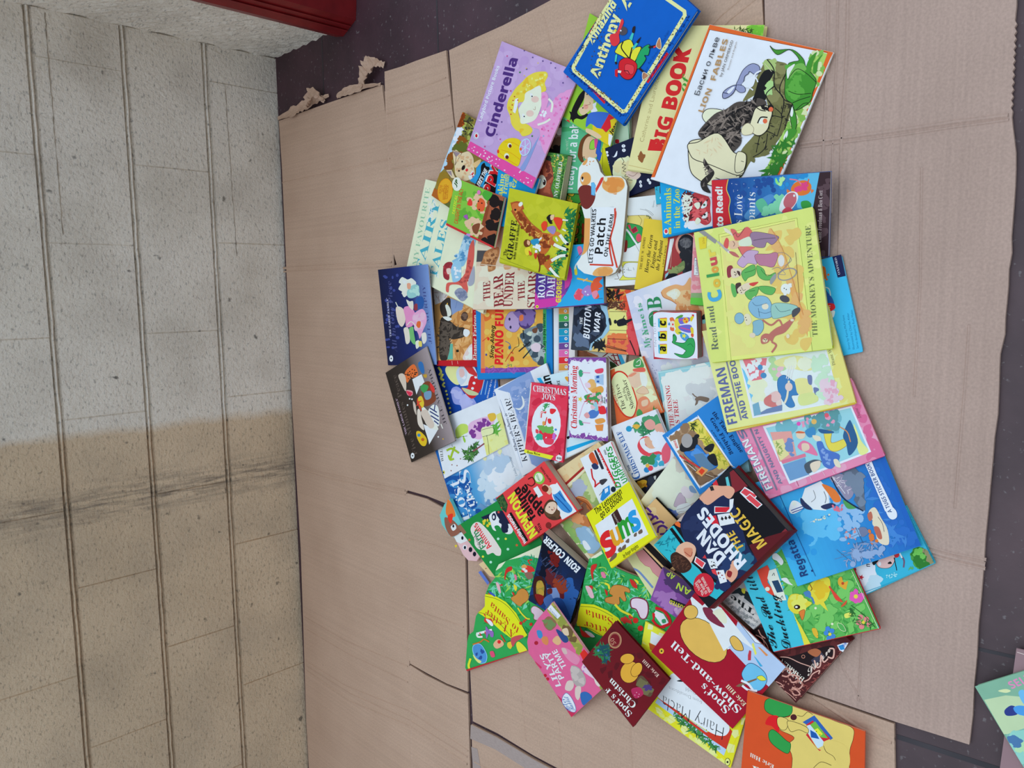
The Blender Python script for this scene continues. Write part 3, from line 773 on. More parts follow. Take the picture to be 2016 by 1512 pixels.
# ------------------------------------------------------------------ the books, lowest first
BOOKS = r'''
@picture_book|dark brown photographic book barely showing beside the lilac princess book|4|3a3029|s=3
q 1062,208 1116,210 1112,315 1052,318
r 3a3029 0,0,1,1
m 8a7a70 16 6.67 1 1090,260 1110,250 1106.7,276.7 1093.3,273.3
m 6a5444 16 6 2 1086.7,276.7 1106.7,275 1103.3,293.3 1083.3,293.3
m d8d4d0 6 5.67 3 1093.3,256.7 1110,253.3 1106.7,266.7
m 1c1a1c 12 6 4 1080,293.3 1103.3,290 1103.3,301.7 1080,301.7
@hardback_book|pale mint green hardback peeking out below the blue hardback's lower corner|7|b9dcc8|h s=3
q 1160,190 1240,196 1238,300 1160,300
r b9dcc8 0,0,1,1
l 3f9a6a 1 1236.7,243.3 1239.2,281.7
b c8283a 1211.7,275 1218.3,275 1218.3,281.7 1211.7,281.7
@picture_book|plain greyish purple book lying on the dark floor under the green one|3|8c7984|s=0
q 2001,1277 2150,1312 2120,1570 1962,1560
r 8c7984 0,0,1,1
l d8d0d4 1 2002.5,1284 2035,1294
@picture_book|green picture book with pink lettering alone on the dark floor|4|74ab98|s=3 rc=0.006 rs
q 1919,1351 2070,1304 2165,1470 2024,1525
p 7bb29f 1918.8,1351.5 2016,1321.5 2055,1309 2070,1384 2007.5,1371.5 1980,1369 1937.5,1377.8
p b4d4b2 1937.5,1377.8 1980,1369 2007.5,1371.5 2055,1359 2080,1409 2055,1446.5 1976.2,1445.2
b cde2b4 1965,1360.2 1980,1356.5 1990,1360.2 1980,1364
b b4dc98 2007.5,1369 2016,1366.5 2016,1374
t d88ac0 15.5 b 1992.5,1356.5 2035,1339 SELT
b 2f3f8c 1977.5,1399 1990,1389 2002.5,1394 2002.5,1406.5 1982.5,1409
b 4a9ae8 1995,1394 2007.5,1389 2030,1394 2030,1409 2005,1406.5
b 6ab8f0 2005,1364 2016,1359 2030,1384 2016,1386.5
p 7cb8b4 1980,1446.5 2016,1434 2055,1509 2016,1512
m 8ad0cc 16 12.5 1 1982.5,1446.5 2055,1434 2055,1509 2016,1509
m a8dcb4 10 12.5 2 1995,1469 2055,1459 2055,1509
m 4a7ab0 8 7.5 3 1985,1449 2005,1459 2005,1469
@picture_book|green book with black-edged orange letters mostly under the giraffe book|4|3f9a3f|s=3
q 1068,374 1156,385 1152,486 1058,476
r 3f9a3f 0,0,1,1
t 101410 18.33 k 1136.7,483.3 1145,396.7 ACTOR
t d8843a 14.67 k 1135.3,480.8 1143.3,399.2 ACTOR
t 101410 13.33 k 1126.7,400 1140,343.3 FUN8
t e0b43a 10.67 k 1125.8,398.3 1138.7,345.8 FUN8
p c2382c 1145.8,440 1150,439.2 1149.2,478.3 1144.2,478.3
y 2a6a2a 20 5 1 1115,381.7 1150,400 1150,480 1126.7,480
@picture_book|teal green paperback with rounded white lettering beside the dog-shaped board book|4|55b58b|s=2
q 1108,215 1205,228 1210,383 1098,379
r 55b58b 0,0,1,1
p 3fa06a 1103.3,250 1146.7,250 1146.7,255 1106.7,260
t f3f7f4 16.67 b 1127.5,372.5 1141.7,231.7 ready for a baby
y 8fc0a8 20 2.33 2 1113.3,275 1118.3,275 1118.3,296.7 1113.3,296.7
p f2dc2a 1188.3,280 1205,283.3 1206.7,348.3 1183.3,346.7 1178.3,333.3 1183.3,300
b 6a4326 1137.5,301.7 1143.3,276.7 1156.7,263.3 1166.7,264.2 1150,280 1146.7,303.3 1150,320 1143.3,318.3 1138.3,310
b f0bc9c 1150,280 1160,268.3 1173.3,275 1178.3,293.3 1175,308.3 1160,313.3 1150,311.7 1146.7,303.3
c 3a2a20 0.83 1146.7,311.7 1150,308.3 1150.8,313.3
b 8ccf4a 1160.8,291.7 1162.5,280 1170,275 1171.7,291.7 1163.3,294.2
o 2a5a20 0.83
p e04f9c 1170,274.2 1176.7,271.7 1177.5,290 1170.8,292.5
b 2f5fd0 1178.3,276.7 1183.3,280 1181.7,296.7 1186.7,303.3 1181.7,315 1175,320 1175.8,305 1173.3,300
o 1a3a80 0.67
p f2dc2a 1181.7,316.7 1190,283.3 1206.7,348.3 1186.7,347.5
l 222 0.67 1186.7,291.7 1185.8,336.7
e f4f4f0 1185.3,339.7 2.5,4
o 222 0.67
@paperback_book|paperback with grassy green cover and a russet animal, beneath the lilac princess book|14|4d9147|s=0 sc=3f7a3a pc=b9ae9c
q 1014,290 1118,306 1100,420 990,404
r 4a8a46 0,0,1,1
y 7cb84a 90 3.67 3 1080,300 1118.3,306.7 1113.3,391.7 1090,383.3 1086.7,333.3
y 2f6a34 70 3 4 1080,300 1118.3,306.7 1113.3,391.7 1090,383.3 1086.7,333.3
m d6c060 22 1.5 5 1081.7,303.3 1113.3,308.3 1106.7,343.3 1088.3,343.3
b 8c4a3a 1040,366.7 1050,356.7 1065,330 1078.3,313.3 1085,320 1090,350 1085,370 1086.7,391.7 1040,383.3
m a85f48 20 6.67 6 1043.3,365 1065,333.3 1078.3,320 1086.7,350 1080,376.7 1050,376.7
m 6a3630 10 5 7 1043.3,365 1065,333.3 1078.3,320 1086.7,350 1080,376.7 1050,376.7
b e9e0d4 1056.7,366.7 1058.3,353.3 1065,345 1071.7,346.7 1075.8,356.7 1073.3,366.7 1063.3,371.7
e 2a1a1a 1072,359.2 3,5.67
e f0f0f0 1070.8,356.7 1,1.67
b 2c3a34 1073.3,310 1083.3,306.7 1085,316.7 1076.7,315
p c0b6a6 1118.3,305.8 1128.3,307.5 1111.7,395 1102.5,393.3
t eef2e6 7.33 S 1097.5,388.3 1108,319.2 NY OLDFIELD
t 1c3a20 3.67 s 1102.5,390 1110.8,333.3 Illustrated by
t e6eee0 4.33 S 1100,310 1102,305 JE
@picture_book|book with red and white checks peeping out below the dark forest paperback|4|e8e4e4|s=3
q 1128,640 1240,650 1230,726 1127,715
r e8e4e4 0,0,1,1
p a86a4a 1131.7,690 1150,690 1176.7,700 1180,705 1133.3,705
m 8a5a44 8 6.67 1 1133.3,691.7 1173.3,698.3 1173.3,705 1136.7,705
l 8c2a34 2 1176.7,710 1196.7,695
l 8c2a34 2 1196.7,701.7 1220,721.7
l 8c2a34 2 1203.3,700 1220,700
l 8c2a34 2 1208.3,710 1221.7,710
l 8c2a34 2 1206.7,696.7 1215,716.7
l 8c2a34 2 1215,696.7 1221.7,716.7
p 3aa8dc 1216.7,698.3 1223.3,698.3 1231.7,716.7 1223.3,718.3
p 3a5a3a 1198.3,710 1210,715 1216.7,723.3 1203.3,725
@picture_book|deep blue picture book with a red rocket and yellow lettering|4|1b47b5|s=2
q 845,690 972,672 986,812 866,846
g 162f8c 1f66cc u 0,0,1,1
b efe3a4 876.7,730 881.7,720 900,718.3 906.7,733.3 905,755 896.7,756.7 885,746.7
b 8e9fe6 888.3,768.3 898.3,760.8 908.3,766.7 915,776.7 926.7,778.3 938.3,795 938.3,808.3 931.7,818.3 921.7,820.8 910,811.7 906.7,798.3 893.3,793.3
m a8b6f0 14 7.33 1 893.3,770 923.3,786.7 931.7,810 913.3,806.7
b dfe6f0 906.7,760 916.7,743.3 916.7,725 931.7,720 940,740 936.7,753.3
b c22c34 908.3,763.3 920,763.3 923.3,750 930,740 953.3,743.3 950,760 940,776.7 928.3,785 915,773.3
b b8c8a0 910,763.3 940,773.3 938.3,778.3 921.7,776.7
d e8ecf4 2.83 933.3,754.2 930.3,764.7 936.7,742.5
b bcd4ec 898.3,733.3 903.3,723.3 916.7,721.7 920,736.7 916.7,750 906.7,758.3 900,746.7
m f2f4f8 6 3.33 2 900,723.3 916.7,725 913.3,750
b e0bcc0 904.2,728.3 911.7,726.7 915,736.7 910,743.3 905,740
p c2383c 913.3,721.7 928.3,720 940,736.7 938.3,741.7 923.3,735
l 8fc4f0 1.67 946.7,776.7 953.3,748.3
l 8fc4f0 1.33 955,776.7 960,750
s dff0fa 6.67 954.7,793
s eaf4fc 3.33 921.7,823.3
c e8dc6a 4.33 863.3,723.3 868.3,731.7 865,738.3
c e8dc6a 4.33 871.7,736.7 868.3,745 873.3,748.3
c e8dc6a 3.33 875,753.3 871.7,758.3 875.8,761.7
d e8dc6a 2.17 878.3,770 880,776.7 881.7,785 883.3,794.2 885.8,803.3 886.7,811.7
c e8dc6a 5 890,816.7 895,823.3 892.5,835 888.3,830
t e8f2fa 2.83 b 960.8,785 973.3,730 Written by Liz Lewis
t e8f2fa 2.83 b 970,801.7 980,730 Illustrated by Martin Bailey
@picture_book|picture book with a tabby cat, broad red edge and red side band|8|c9995c|h s=2 sc=b3202c
q 853,545 978,548 977,722 859,719
r c99c62 0,0,1,1
m d8ae78 24 8.33 1 890,603.3 930,603.3 928.3,708.3 890,700
y b8844c 40 11.67 2 890,603.3 930,603.3 928.3,708.3 890,700
p dadbe4 850,561.7 883.3,580 873.3,593.3 856.7,600
y b8a8a8 12 4 3 853.3,570 881.7,581.7 871.7,593.3 855,596.7
p 7f9cd0 886.7,586.7 913.3,596.7 910,610 900,613.3 888.3,621.7
c 5a7ab8 0.67 900,593.3 896.7,606.7
b 3a3633 866.7,600 880,586.7 886.7,588.3 887.5,603.3 890,620 885,626.7 873.3,623.3 868.3,616.7
b e8e4e0 876.7,601.7 881.7,600 887.5,610 888.3,620 881.7,623.3 880,615
d 1a1a1a 1.5 881.7,598.3
e d8b04a 880.8,598.3 1.33,2.17
b 36322f 868.3,626.7 883.3,630 900,643.3 913.3,645 916.7,655 913.3,663.3 893.3,668.3 885,666.7 886.7,683.3 881.7,706.7 866.7,706.7 865,666.7
y 5a544e 50 10 4 869.2,630 911.7,648.3 911.7,660 885,666.7 881.7,703.3 867.5,703.3
b f0f0f2 914.2,648.3 923.3,650 925,656.7 918.3,663.3 912.5,658.3
b f0ece8 871.7,624.2 881.7,623.3 890,628.3 881.7,631.7
p 5fb2a4 886.7,676.7 891.7,676.7 891.7,707.5 880.8,707.5 885,691.7
b e4ccd0 911.7,707.5 916.7,691.7 926.7,678.3 930,680 930,707.5
m f2ece8 10 4.33 5 915,703.3 928.3,683.3 930,705
b 4a3a34 907.5,623.3 911.7,615 918.3,615 921.7,623.3 916.7,631.7 910,630
m 6f5c52 6 3.33 6 910,620 918.3,618.3 918.3,628.3
p 2a2a20 898.3,688.3 903.3,688.3 903.3,693.3 898.3,693.3
p b3202c 860,709.7 981.7,708.3 981.7,721.7 860,721.7
p b3202c 930.8,566.7 981.7,566.7 981.7,721.7 930,721.7
l e8a0a8 0.83 890,710.8 890.8,718.3
l e8a0a8 0.83 900.8,710.8 901.7,716.7
t f2e4e4 7.33 S 938.3,710 939.2,580 Eleanor Farjeon · Anne
@activity_book|sing-along book with a blue border and a strip of rainbow keys|10|1b7fd0|h s=2 sc=1b7fd0 pc=e6e6ea
q 936,575 1086,572 1088,741 940,746
F 936,575 1132,572 1132,737 940,746
r 1b7fd0 0,0,1,1
p e8a84c 954.2,583.3 1069.2,583.3 1069.2,722.5 954.2,725.8
p f08a52 946.7,583.3 954.2,583.3 954.2,725.8 946.7,733.3
p 7a48a4 946.7,725.3 1075,721.7 1075,732 946.7,734.2
y 8f5ab8 30 6.67 1 956.7,725 1066.7,722.5 1066.7,731.7 956.7,733.3
p d84a5a 946.7,725.3 955,725 955,734.2 946.7,734.2
p d84a5a 1066.7,722 1076.3,721.7 1076.3,731.7 1066.7,732
p 3fae6a 1069.2,583.3 1075.8,583.3 1075.8,721.7 1069.2,721.7
b cf6f38 954.2,631.7 955,610 976.7,610 966.7,626.7
x f0bc60 40 5.67 2 955,616.7 1065,616.7 1065,720 956.7,723.3
b a89acc 993.3,641.7 996.7,623.3 1006.7,613.3 1020,616.7 1026.7,626.7 1023.3,643.3 1015,653.3 1003.3,651.7
o 6a5a9a 0.67
b 4a3a78 1013.3,613.3 1033.3,603.3 1053.3,610 1051.7,633.3 1040,646.7 1030,646.7 1021.7,638.3 1023.3,623.3
m 7a6ab0 12 6.67 3 1016.7,616.7 1048.3,613.3 1046.7,633.3 1026.7,641.7
b d87a4a 1023.3,621.7 1030,620 1030,630 1023.3,631.7
e 2a2a50 1003.3,628.3 2,3
e 2a2a50 1005.3,644.2 2,3
p 6f8796 1023.3,663.3 1033.3,648.3 1069.2,636.7 1069.2,721.7 1050,710
m 9fb4bc 20 6.67 4 1033.3,663.3 1066.7,643.3 1066.7,713.3 1050,700
m 3c5060 20 5.67 5 1026.7,663.3 1066.7,640 1066.7,718.3 1053.3,708.3
l 1f2a34 2.33 1021.7,691.7 1043.3,673.3
l 1f2a34 2.33 1030,705 1045,688.3
l 1f2a34 2 1030,650 1031.7,665
l 1f2a34 1.5 1030,678.3 1035,683.3
l 1f2a34 1.5 1035,675 1040,680
b cfc8dc 1045,681.7 1055,675 1065,680 1061.7,691.7 1050,691.7
b b8d0c8 1036.7,656.7 1046.7,653.3 1045,661.7
b 6a4a3a 1048.3,648.3 1058.3,645 1056.7,655 1050,655
t 141a10 7.33 i 971.7,705.8 974.2,640.8 Sing-Along
t d8242c 15.33 k 990,718.3 991.3,600 PIANO FUN
c c8382c 1.33 995,711.7 1006.7,693.3 1010,696.7
e c8382c 1008.3,706.7 4,5.33
e d8382c 961.7,667.2 2.33,3
l d8382c 1 950,671.7 960.8,663.3
e 2f6ab0 1003.7,684.2 2.67,3.67
c 2f6ab0 1 995,671.7 1003.3,676.7 1005.3,683.3
c 3a9a4a 1 961.7,725 970,720 971.7,721.7
c 3a9a4a 1 996.7,721.7 1006.7,717.5 1006.7,721.7
e 4a4aa0 957.5,698.3 1.67,2.33
c 2a2a20 0.83 1006.7,695 1013.3,685 1021.7,680 1020,663.3
t 102a1a 5 b 1074.2,693.3 1073.8,616.7 12 easy-to-play favorites!
E keyboard d9dce6 -1.5 1088.7,580 1130.8,580 1130.8,735.8 1089.7,740
>p eef0f6 1090,580 1098.3,580 1098.3,738.3 1090.7,738.7
>p c8ccd8 1098.3,580 1100,580 1100,733.3 1098.3,733.3
>p e09a48 1100.3,606.7 1120,606.7 1120,617.7 1100.3,618.3
>p 4cb35c 1100.3,618.7 1120,618 1120,632.5 1100.3,633.3
>p 2a5a5c 1100.3,633.8 1120,633 1120,645.8 1100.3,646.7
>p 1f9ac4 1100.3,647.3 1120,646.3 1120,660.3 1100.3,661
>p 1c8fd4 1100.3,661.7 1120,660.8 1120,674.2 1100.3,675
>p 6a4a98 1100.3,675.7 1120,674.7 1120,687.5 1100.3,688.3
>p d46ab4 1100.3,689 1120,688 1120,702 1100.3,702.7
>p d8303c 1100.3,703.3 1120,702.5 1120,715 1100.3,715.7
>p eda052 1100.3,716.3 1120,715.5 1120,728.3 1100.3,729.7
>p e0994a 1100.3,580 1120,580 1120,606 1100.3,606
>d f6f6f6 3.17 1113.3,612.5 1113.7,625.3 1114,639.2 1114.2,653 1114.3,666.7 1114.7,680.5 1114.7,694.2 1114.7,708.3 1114.7,722.5
>t 222 3.33 b 1115,613.7 1115,611.3 9
>t 222 3.33 b 1115.3,626.5 1115.3,624.2 8
>t 222 3.33 b 1115.7,640.3 1115.7,638 7
>t 222 3.33 b 1115.8,654.2 1115.8,651.8 6
>t 222 3.33 b 1116,667.8 1116,665.5 5
>t 222 3.33 b 1116.3,681.7 1116.3,679.3 4
>t 222 3.33 b 1116.3,695.3 1116.3,693 3
>t 222 3.33 b 1116.3,709.5 1116.3,707.2 2
>t 222 3.33 b 1116.3,723.3 1116.3,721.7 1
@paperback_book|paperback with a dark rock, red pines and a walking silhouette|14|e8c77a|s=2 sc=33363f pc=c9bfae
q 1133,562 1255,572 1258,700 1124,688
r e6c079 0,0,1,1
p c4404a 1233.3,571.7 1283.3,571.7 1283.3,701.7 1236.7,700
m cf5058 20 6.67 1 1236.7,603.3 1256.7,696.7 1238.3,696.7
p e9a24a 1195,569.2 1250,571.7 1233.3,593.3 1195,593.3
m d8543a 26 5 2 1213.3,570 1250,571.7 1235,606.7 1215,606.7
p c6504a 1196.7,660 1231.7,660 1233.3,696.7 1193.3,695
m e07a4a 30 5.67 3 1196.7,656.7 1233.3,655 1233.3,696.7 1195,693.3
p f0dc8a 1200,606.7 1233.3,616.7 1233.3,656.7 1200,655
y 2a2420 16 10 4 1196.7,571.7 1220,571.7 1218.3,590 1196.7,590
y 5a3a2c 30 6.67 5 1198.3,593.3 1230,593.3 1230,610 1198.3,606.7
l 4a3426 0.83 1200,613.3 1233.3,613.3
l 3a2a20 1 1196.7,666.7 1233.3,668.3
l 3a2a20 1 1195,680 1231.7,690
l 6a4030 0.83 1200,650 1233.3,650.8
l 6a4030 0.83 1196.7,590.8 1233.3,593.3
p 34404e 1126.7,598.3 1198.3,596.7 1191.7,626.7 1200,643.3 1188.3,663.3 1166.7,676.7 1161.7,690 1123.3,690
p 8fc0e0 1181.7,600 1195,603.3 1200,633.3 1200,650 1188.3,665 1168.3,680 1165,690 1160,690 1163.3,676.7 1185,660 1195,641.7 1188.3,623.3
b 20283a 1133.3,606.7 1166.7,600 1190,616.7 1191.7,643.3 1176.7,663.3 1160,676.7 1143.3,666.7 1131.7,643.3
m 3c4c66 30 7.67 6 1130,606.7 1166.7,603.3 1188.3,626.7 1175,660 1141.7,676.7 1128.3,650
m 5a7090 14 6.67 7 1130,663.3 1150,660 1158.3,683.3 1133.3,686.7
m 141c2c 20 8.33 8 1141.7,616.7 1180,610 1183.3,643.3 1150,656.7
p 1c2026 1166.7,676.7 1180,671.7 1190,676.7 1193.3,681.7 1180,686.7 1171.7,685
y 1c2026 30 8.33 9 1168.3,676.7 1190,673.3 1191.7,686.7 1173.3,686.7
c 1c2026 1.33 1190,681.7 1210,686.7 1233.3,691.7
c 2a2226 2 1240,670 1246.7,685 1251.7,698.3
e 1a1e28 1211.7,633.3 2.83,4
b 1a1e28 1215,631.7 1228.3,626.7 1233.3,630 1245,626.7 1245,630 1233.3,638.3 1245,643.3 1233.3,640 1225,641.7 1216.7,641.7
l 1a1e28 1.33 1226.7,627.5 1229.7,621.7
b 1f2426 1198.3,628.3 1201.7,626.7 1204.2,638.3 1200.8,640
t e4ecf4 5.67 i 1147.5,638.3 1147.5,624.2 THE
t eef4f8 12.33 i 1160.8,667.5 1165,600 BUTTON
t eef4f8 11 i 1180,654.2 1183.3,615 WAR
@hardback_book|pale green hardback with turquoise patterned capital letters and a girl in an armchair|9|d8e8d0|h s=2 sc=cfe0c6
q 838,353 985,388 951,617 798,537
r d9e9d0 0,0,1,1
t 8cc0a8 9 r 820,523.8 847,370 MY FAVOURITE
t 45aac6 15.5 S 830,542.5 867.5,395 FAIRY
t 45aac6 15.5 S 858.8,550 883.8,435 TALES
x e8f4ee 60 1.27 3 841.6,388.9 860.6,390.5 851.1,438.1 841.6,438.1
x e6f2ec 30 1.17 4 846.7,526.7 865,533.3 863.3,548.3 845,541.7
b 7fb8de 890,515 900,506.7 906.7,486.7 916.7,456.7 928.3,443.3 938.3,450 935,483.3 920,510 910,525
m a8d2ee 16 4 5 893.3,510 923.3,456.7 933.3,483.3 913.3,516.7
m 4f8fc4 14 3 6 893.3,510 923.3,456.7 933.3,483.3 913.3,516.7
b c9605a 878.3,563.3 881.7,556.7 896.7,555 908.3,548.3 916.7,533.3 920,510 925,483.3 933.3,473.3 933.3,510 926.7,541.7 920,555 921.7,570 916.7,580 908.3,563.3 893.3,560 885,563.3 883.3,575 878.3,573.3
m a84a4a 16 2.67 7 890,558.3 916.7,543.3 923.3,510 930,510 923.3,553.3
b e9ead2 886.7,561.7 900,564.2 906.7,570 896.7,575 900,583.3 893.3,581.7 888.3,573.3
b 8a97b4 895,575 905,566.7 918.3,573.3 919.2,586.7 910,593.3 900,585
m 6f7ea0 14 2.67 8 896.7,575 916.7,573.3 918.3,586.7 903.3,588.3
b 9aa6be 921.7,555 933.3,523.3 934.2,555 925,563.3
b 8c2f3c 873.3,525 880,516.7 890,516.7 890.8,526.7 883.3,533.3 885,546.7 881.7,551.7 873.3,545
m a83e48 10 2.67 9 874.2,525 888.3,518.3 881.7,548.3 875,543.3
b eac6c2 879.2,530 886.7,528.3 888.3,536.7 881.7,540
b 8cc4e8 888.3,530 895,515 906.7,515 908.3,530 906.7,550 893.3,555.8 890,546.7
m d6ecf6 12 2.33 10 890,530 906.7,518.3 906.7,546.7 893.3,551.7
b f0cfc0 911.7,531.7 916.7,530 915,540 910,536.7
@picture_book|cream picture book with dark red serif title and a peeping brown bear|4|d6cfc0|s=2
q 945,420 1092,412 1083,607 931,609
r d8d1c3 0,0,1,1
m e2dccf 30 10 1 936.7,521.7 1050,538.3 1050,603.3 925,603.3
g c9bfae d5ccba u 0,0,1,0.55
p b9ac97 936.7,421.7 990,446.7 983.3,500 936.7,486.7
p e3dccb 933.3,476.7 953.3,483.3 975,486.7 976.7,496.7 933.3,490
p 4b4e55 935,493.3 960,493.3 953.3,515 935,515.8
p 3a3a3c 986.7,410 993.3,400 993.3,443.3 983.3,446.7
p 5a6a4a 985,430 993.3,428.3 991.7,446.7 984.2,446.7
b a5764e 945,521.7 950,511.7 955,496.7 970,488.3 981.7,486.7 983.3,500 976.7,518.3 975,530 965,535 960.8,533.3 960,521.7 951.7,523.3
m c09468 20 4.33 2 953.3,506.7 978.3,491.7 976.7,513.3 963.3,530
m 7c543a 10 2.67 3 953.3,506.7 978.3,491.7 976.7,513.3 963.3,530
b c9a27a 991.7,521.7 1001.7,520 1006.7,526.7 1000,530.8 993.3,530
b c9a27a 1019.2,528.3 1024.2,528.3 1023.3,532.5 1020,531.7
p c9bfae 934.2,518.3 1053.3,530 1053.3,530.8 934.2,520
t 862f38 14 S 965,590 965,552.5 THE
t 862f38 19.67 S 991.7,601.7 990,538.3 BEAR
t 862f38 18 S 1008.3,604.2 1013.3,535 UNDER
t 862f38 14 S 1033.3,589.2 1033,552.5 THE
t 862f38 15.33 S 1053,605 1055.8,527.5 STAIRS
@picture_book|picture book with a sandy terrier among autumn trees under a blue sky|4|8a7a4a|s=2
q 911,220 1035,297 975,472 850,385
r 8a8040 0,0,1,1
p a9d4f6 906.7,231.7 898.7,247.6 913,249.2 908.3,266.7 900.3,282.5 894,293.7 882.9,307.9 879.7,327 860.6,346 851.1,371.4 841.6,388.9 828.9,374.6 882.9,247.6
x eaf4fc 24 4.13 2 905.1,249.2 911.4,252.4 900.3,282.5 890.8,288.9 898.7,263.5
m b5571c 50 4.13 3 910.6,220.6 919.4,234.9 916.2,246 900.3,249.2 903.5,238.1
m 7a3a16 24 2.86 4 910.6,220.6 919.4,234.9 916.2,246 900.3,249.2 903.5,238.1
m 6c7038 40 5.4 5 919.4,228.6 944.8,241.3 932.1,263.5 927.3,288.9 913,288.9 908.3,266.7
m 9fae5a 26 2.86 6 919.4,228.6 944.8,241.3 932.1,263.5 927.3,288.9 913,288.9 908.3,266.7
m 3a4030 26 2.22 7 919.4,228.6 944.8,241.3 932.1,263.5 927.3,288.9 913,288.9 908.3,266.7
c 3b3226 2.54 913,238.1 922.5,241.3 930.5,249.2
m 87521f 36 4.13 8 906.7,266.7 916.2,269.8 917.8,288.9 882.9,320.6 878.1,311.1 895.6,293.7
m 5c6a2c 34 4.13 9 897.1,285.7 916.2,282.5 917.8,295.2 892.4,295.2
m 8f7a2c 40 5.4 10 862.2,342.9 879.7,342.9 882.9,358.7 860.6,360.3
m a8622a 40 5.08 11 851.1,374.6 863.8,379.4 882.9,406.3 879.7,412.7 849.5,384.1
m 5e6a34 30 4.44 12 879.7,400 892.4,404.8 882.9,415.9 874.9,411.1
m 7c4a24 26 3.49 13 876.5,330.2 886,320.6 892.4,327 882.9,336.5
b e2cdae 892.4,301.6 898.7,295.2 908.3,301.6 922.5,298.4 932.1,309.5 933.7,327 935.2,342.9 927.3,352.4 916.2,356.3 905.1,352.4 897.1,342.9 895.6,327
p e2cdae 896.3,325.4 898.7,309.5 890.8,295.2 909.8,301.6
o 7a6a58 1.11
p 8d8494 893.2,297.6 906.7,301.6 898.7,309.5
p e2cdae 878.1,334.9 890,334.1 898.7,352.4 889.2,350.8
o 7a6a58 1.11
p 8d8494 880.5,337.3 889.2,336.5 890.8,347.6
m cbb08c 22 2.86 14 898.7,304.8 927.3,303.2 932.1,339.7 911.4,349.2 900.3,336.5
e 201c1c 910.5,318.3 1.59,1.9
e 201c1c 904.4,336.5 1.59,1.9
e 201c1c 913,330.2 3.17,5.4 25
b d8343c 917,334.9 920.2,331.7 922.5,334.9 919.4,338.1
p f2f0f0 922.5,347.6 931.3,334.9 936,347.6 925.7,354.8
x c23a40 8 1.43 15 924.1,347.6 931.3,338.1 934.4,347.6 927.3,352.4
b e0c08e 932.1,322.2 944.8,314.3 947.9,317.5 938.4,330.2 932.9,327
p 2b9be0 925.7,356.3 937.6,342.9 938.4,331.7 946.3,320.6 953.5,316.7 974.9,327 951.1,369.8
b 141418 947.9,327 954.3,320.6 957.5,327 964.6,330.2 962.2,341.3 957.5,339.7 951.1,358.7 940,371.4 935.2,366.7 946.3,342.9
t f2f2f2 7.3 k 944.8,368.3 960.6,336.5 ERE'S THE
b 141418 952.7,373 962.2,342.9 970.2,334.9 987.6,341.3 978.1,390.5
t f4f0f0 20.63 k 968.6,387.3 987.6,331.7 PPY
t c8242c 17.46 k 968.3,384.9 986.3,333.7 PPY
e f4a82e 877.3,376.2 14.6,24.6 6
o e08a1c 0.95
t b0561c 5.08 s 869.4,381.7 871.7,365.1 FROM THE
t b0561c 5.08 s 874.9,377.8 876.2,367.5 NO. 1
t b0561c 5.08 s 877.3,392.9 880,363.5 BESTSELLING
t b0561c 5.08 s 882.1,392.1 884.8,365.1 ILLUSTRATOR
@picture_book|bright blue book with yellow serif words wedged behind the giraffe book|5|1794dd|s=2
q 982,326 1062,352 1030,455 968,440
r 1794dd 0,0,1,1
t e8dc5a 10.48 S 988.4,386.5 994,342.9 aking
t e8dc5a 10.48 S 997.1,382.5 1003.5,343.7 Friend
t e8dc5a 6.35 S 1006.7,368.3 1008.3,358.7 with
t e8dc5a 12.06 S 1014.6,370.6 1018.6,353.2 ez
@paperback_book|purple and sky blue paperback with white lettering and a monkey-like sketch|12|2ba3e6|s=2 sc=7a3f94 pc=b7afa5
q 1058,487 1186,478 1189,597 1052,608
r 2ba3e6 0,0,1,1
p 5a3f9a 1053.3,540 1116.7,546.7 1116.7,486.7 1125,500 1121.7,521.7 1126.7,540 1123.3,560 1116.7,573.3 1095,603.3 1051.7,608.3 1050,563.3
m 7a3f9e 20 10 1 1058.3,546.7 1116.7,550 1113.3,568.3 1080,596.7 1055,601.7
p c23aa8 1051.7,571.7 1061.7,590 1086.7,586.7 1111.7,578.3 1096.7,601.7 1052.5,608.3
p c040a0 1111.7,546.7 1118.3,518.3 1125,530 1126.7,546.7 1120,563.3 1111.7,570
p 4a2f90 1053.3,535 1066.7,540 1088.3,560 1060,586.7 1053.3,570
t f4f2f6 14 S 1072,586.7 1074.2,536.7 ROAL
t f4f2f6 15.33 S 1090.8,584.2 1094.2,533.3 DAHL
t f0d23a 9.67 k 1104.2,595.8 1106.7,546.7 GEORGE
e f2e23a 1057.5,603.7 3,3
d 222 1.17 1057.5,603.7
b d8788e 1130,583.3 1135,571.7 1143.3,568.3 1150,575 1146.7,586.7 1135,590
m e0506a 10 5 2 1131.7,580 1141.7,570 1148.3,578.3 1138.3,588.3
b 9a80cc 1145,573.3 1156.7,561.7 1165,566.7 1166.7,576.7 1156.7,583.3 1148.3,580
d f4f0f8 1.5 1152.5,574.2 1157.5,580
b e05a3a 1163.3,560 1173.3,546.7 1186.7,546.7 1180,555 1186.7,563.3 1178.3,568.3 1185,570 1176.7,573.3 1180,585 1170,588.3 1165,576.7
b f08aa8 1165,576.7 1175,571.7 1176.7,580 1170,588.3
c 222 0.67 1176.7,588.3 1186.7,587.5
c f2b03a 3.33 1136.7,548.3 1153.3,551.7 1166.7,555
c f0b89a 2.67 1148.3,553.3 1156.7,548.3
b e86aa8 1136.7,486.7 1143.3,485 1146.7,495 1141.7,503.3 1138.3,496.7
l 222 0.67 1135,508.3 1145,496.7
b f0d03a 1130.8,525 1135,526.7 1136.7,540 1131.7,540
c e8eef4 2.67 1131.7,530 1135,520 1141.7,521.7
@hardback_book|midnight blue hardback with white eyes and a cream spiky hedgehog|7|141a3c|h s=3 sc=141a3c
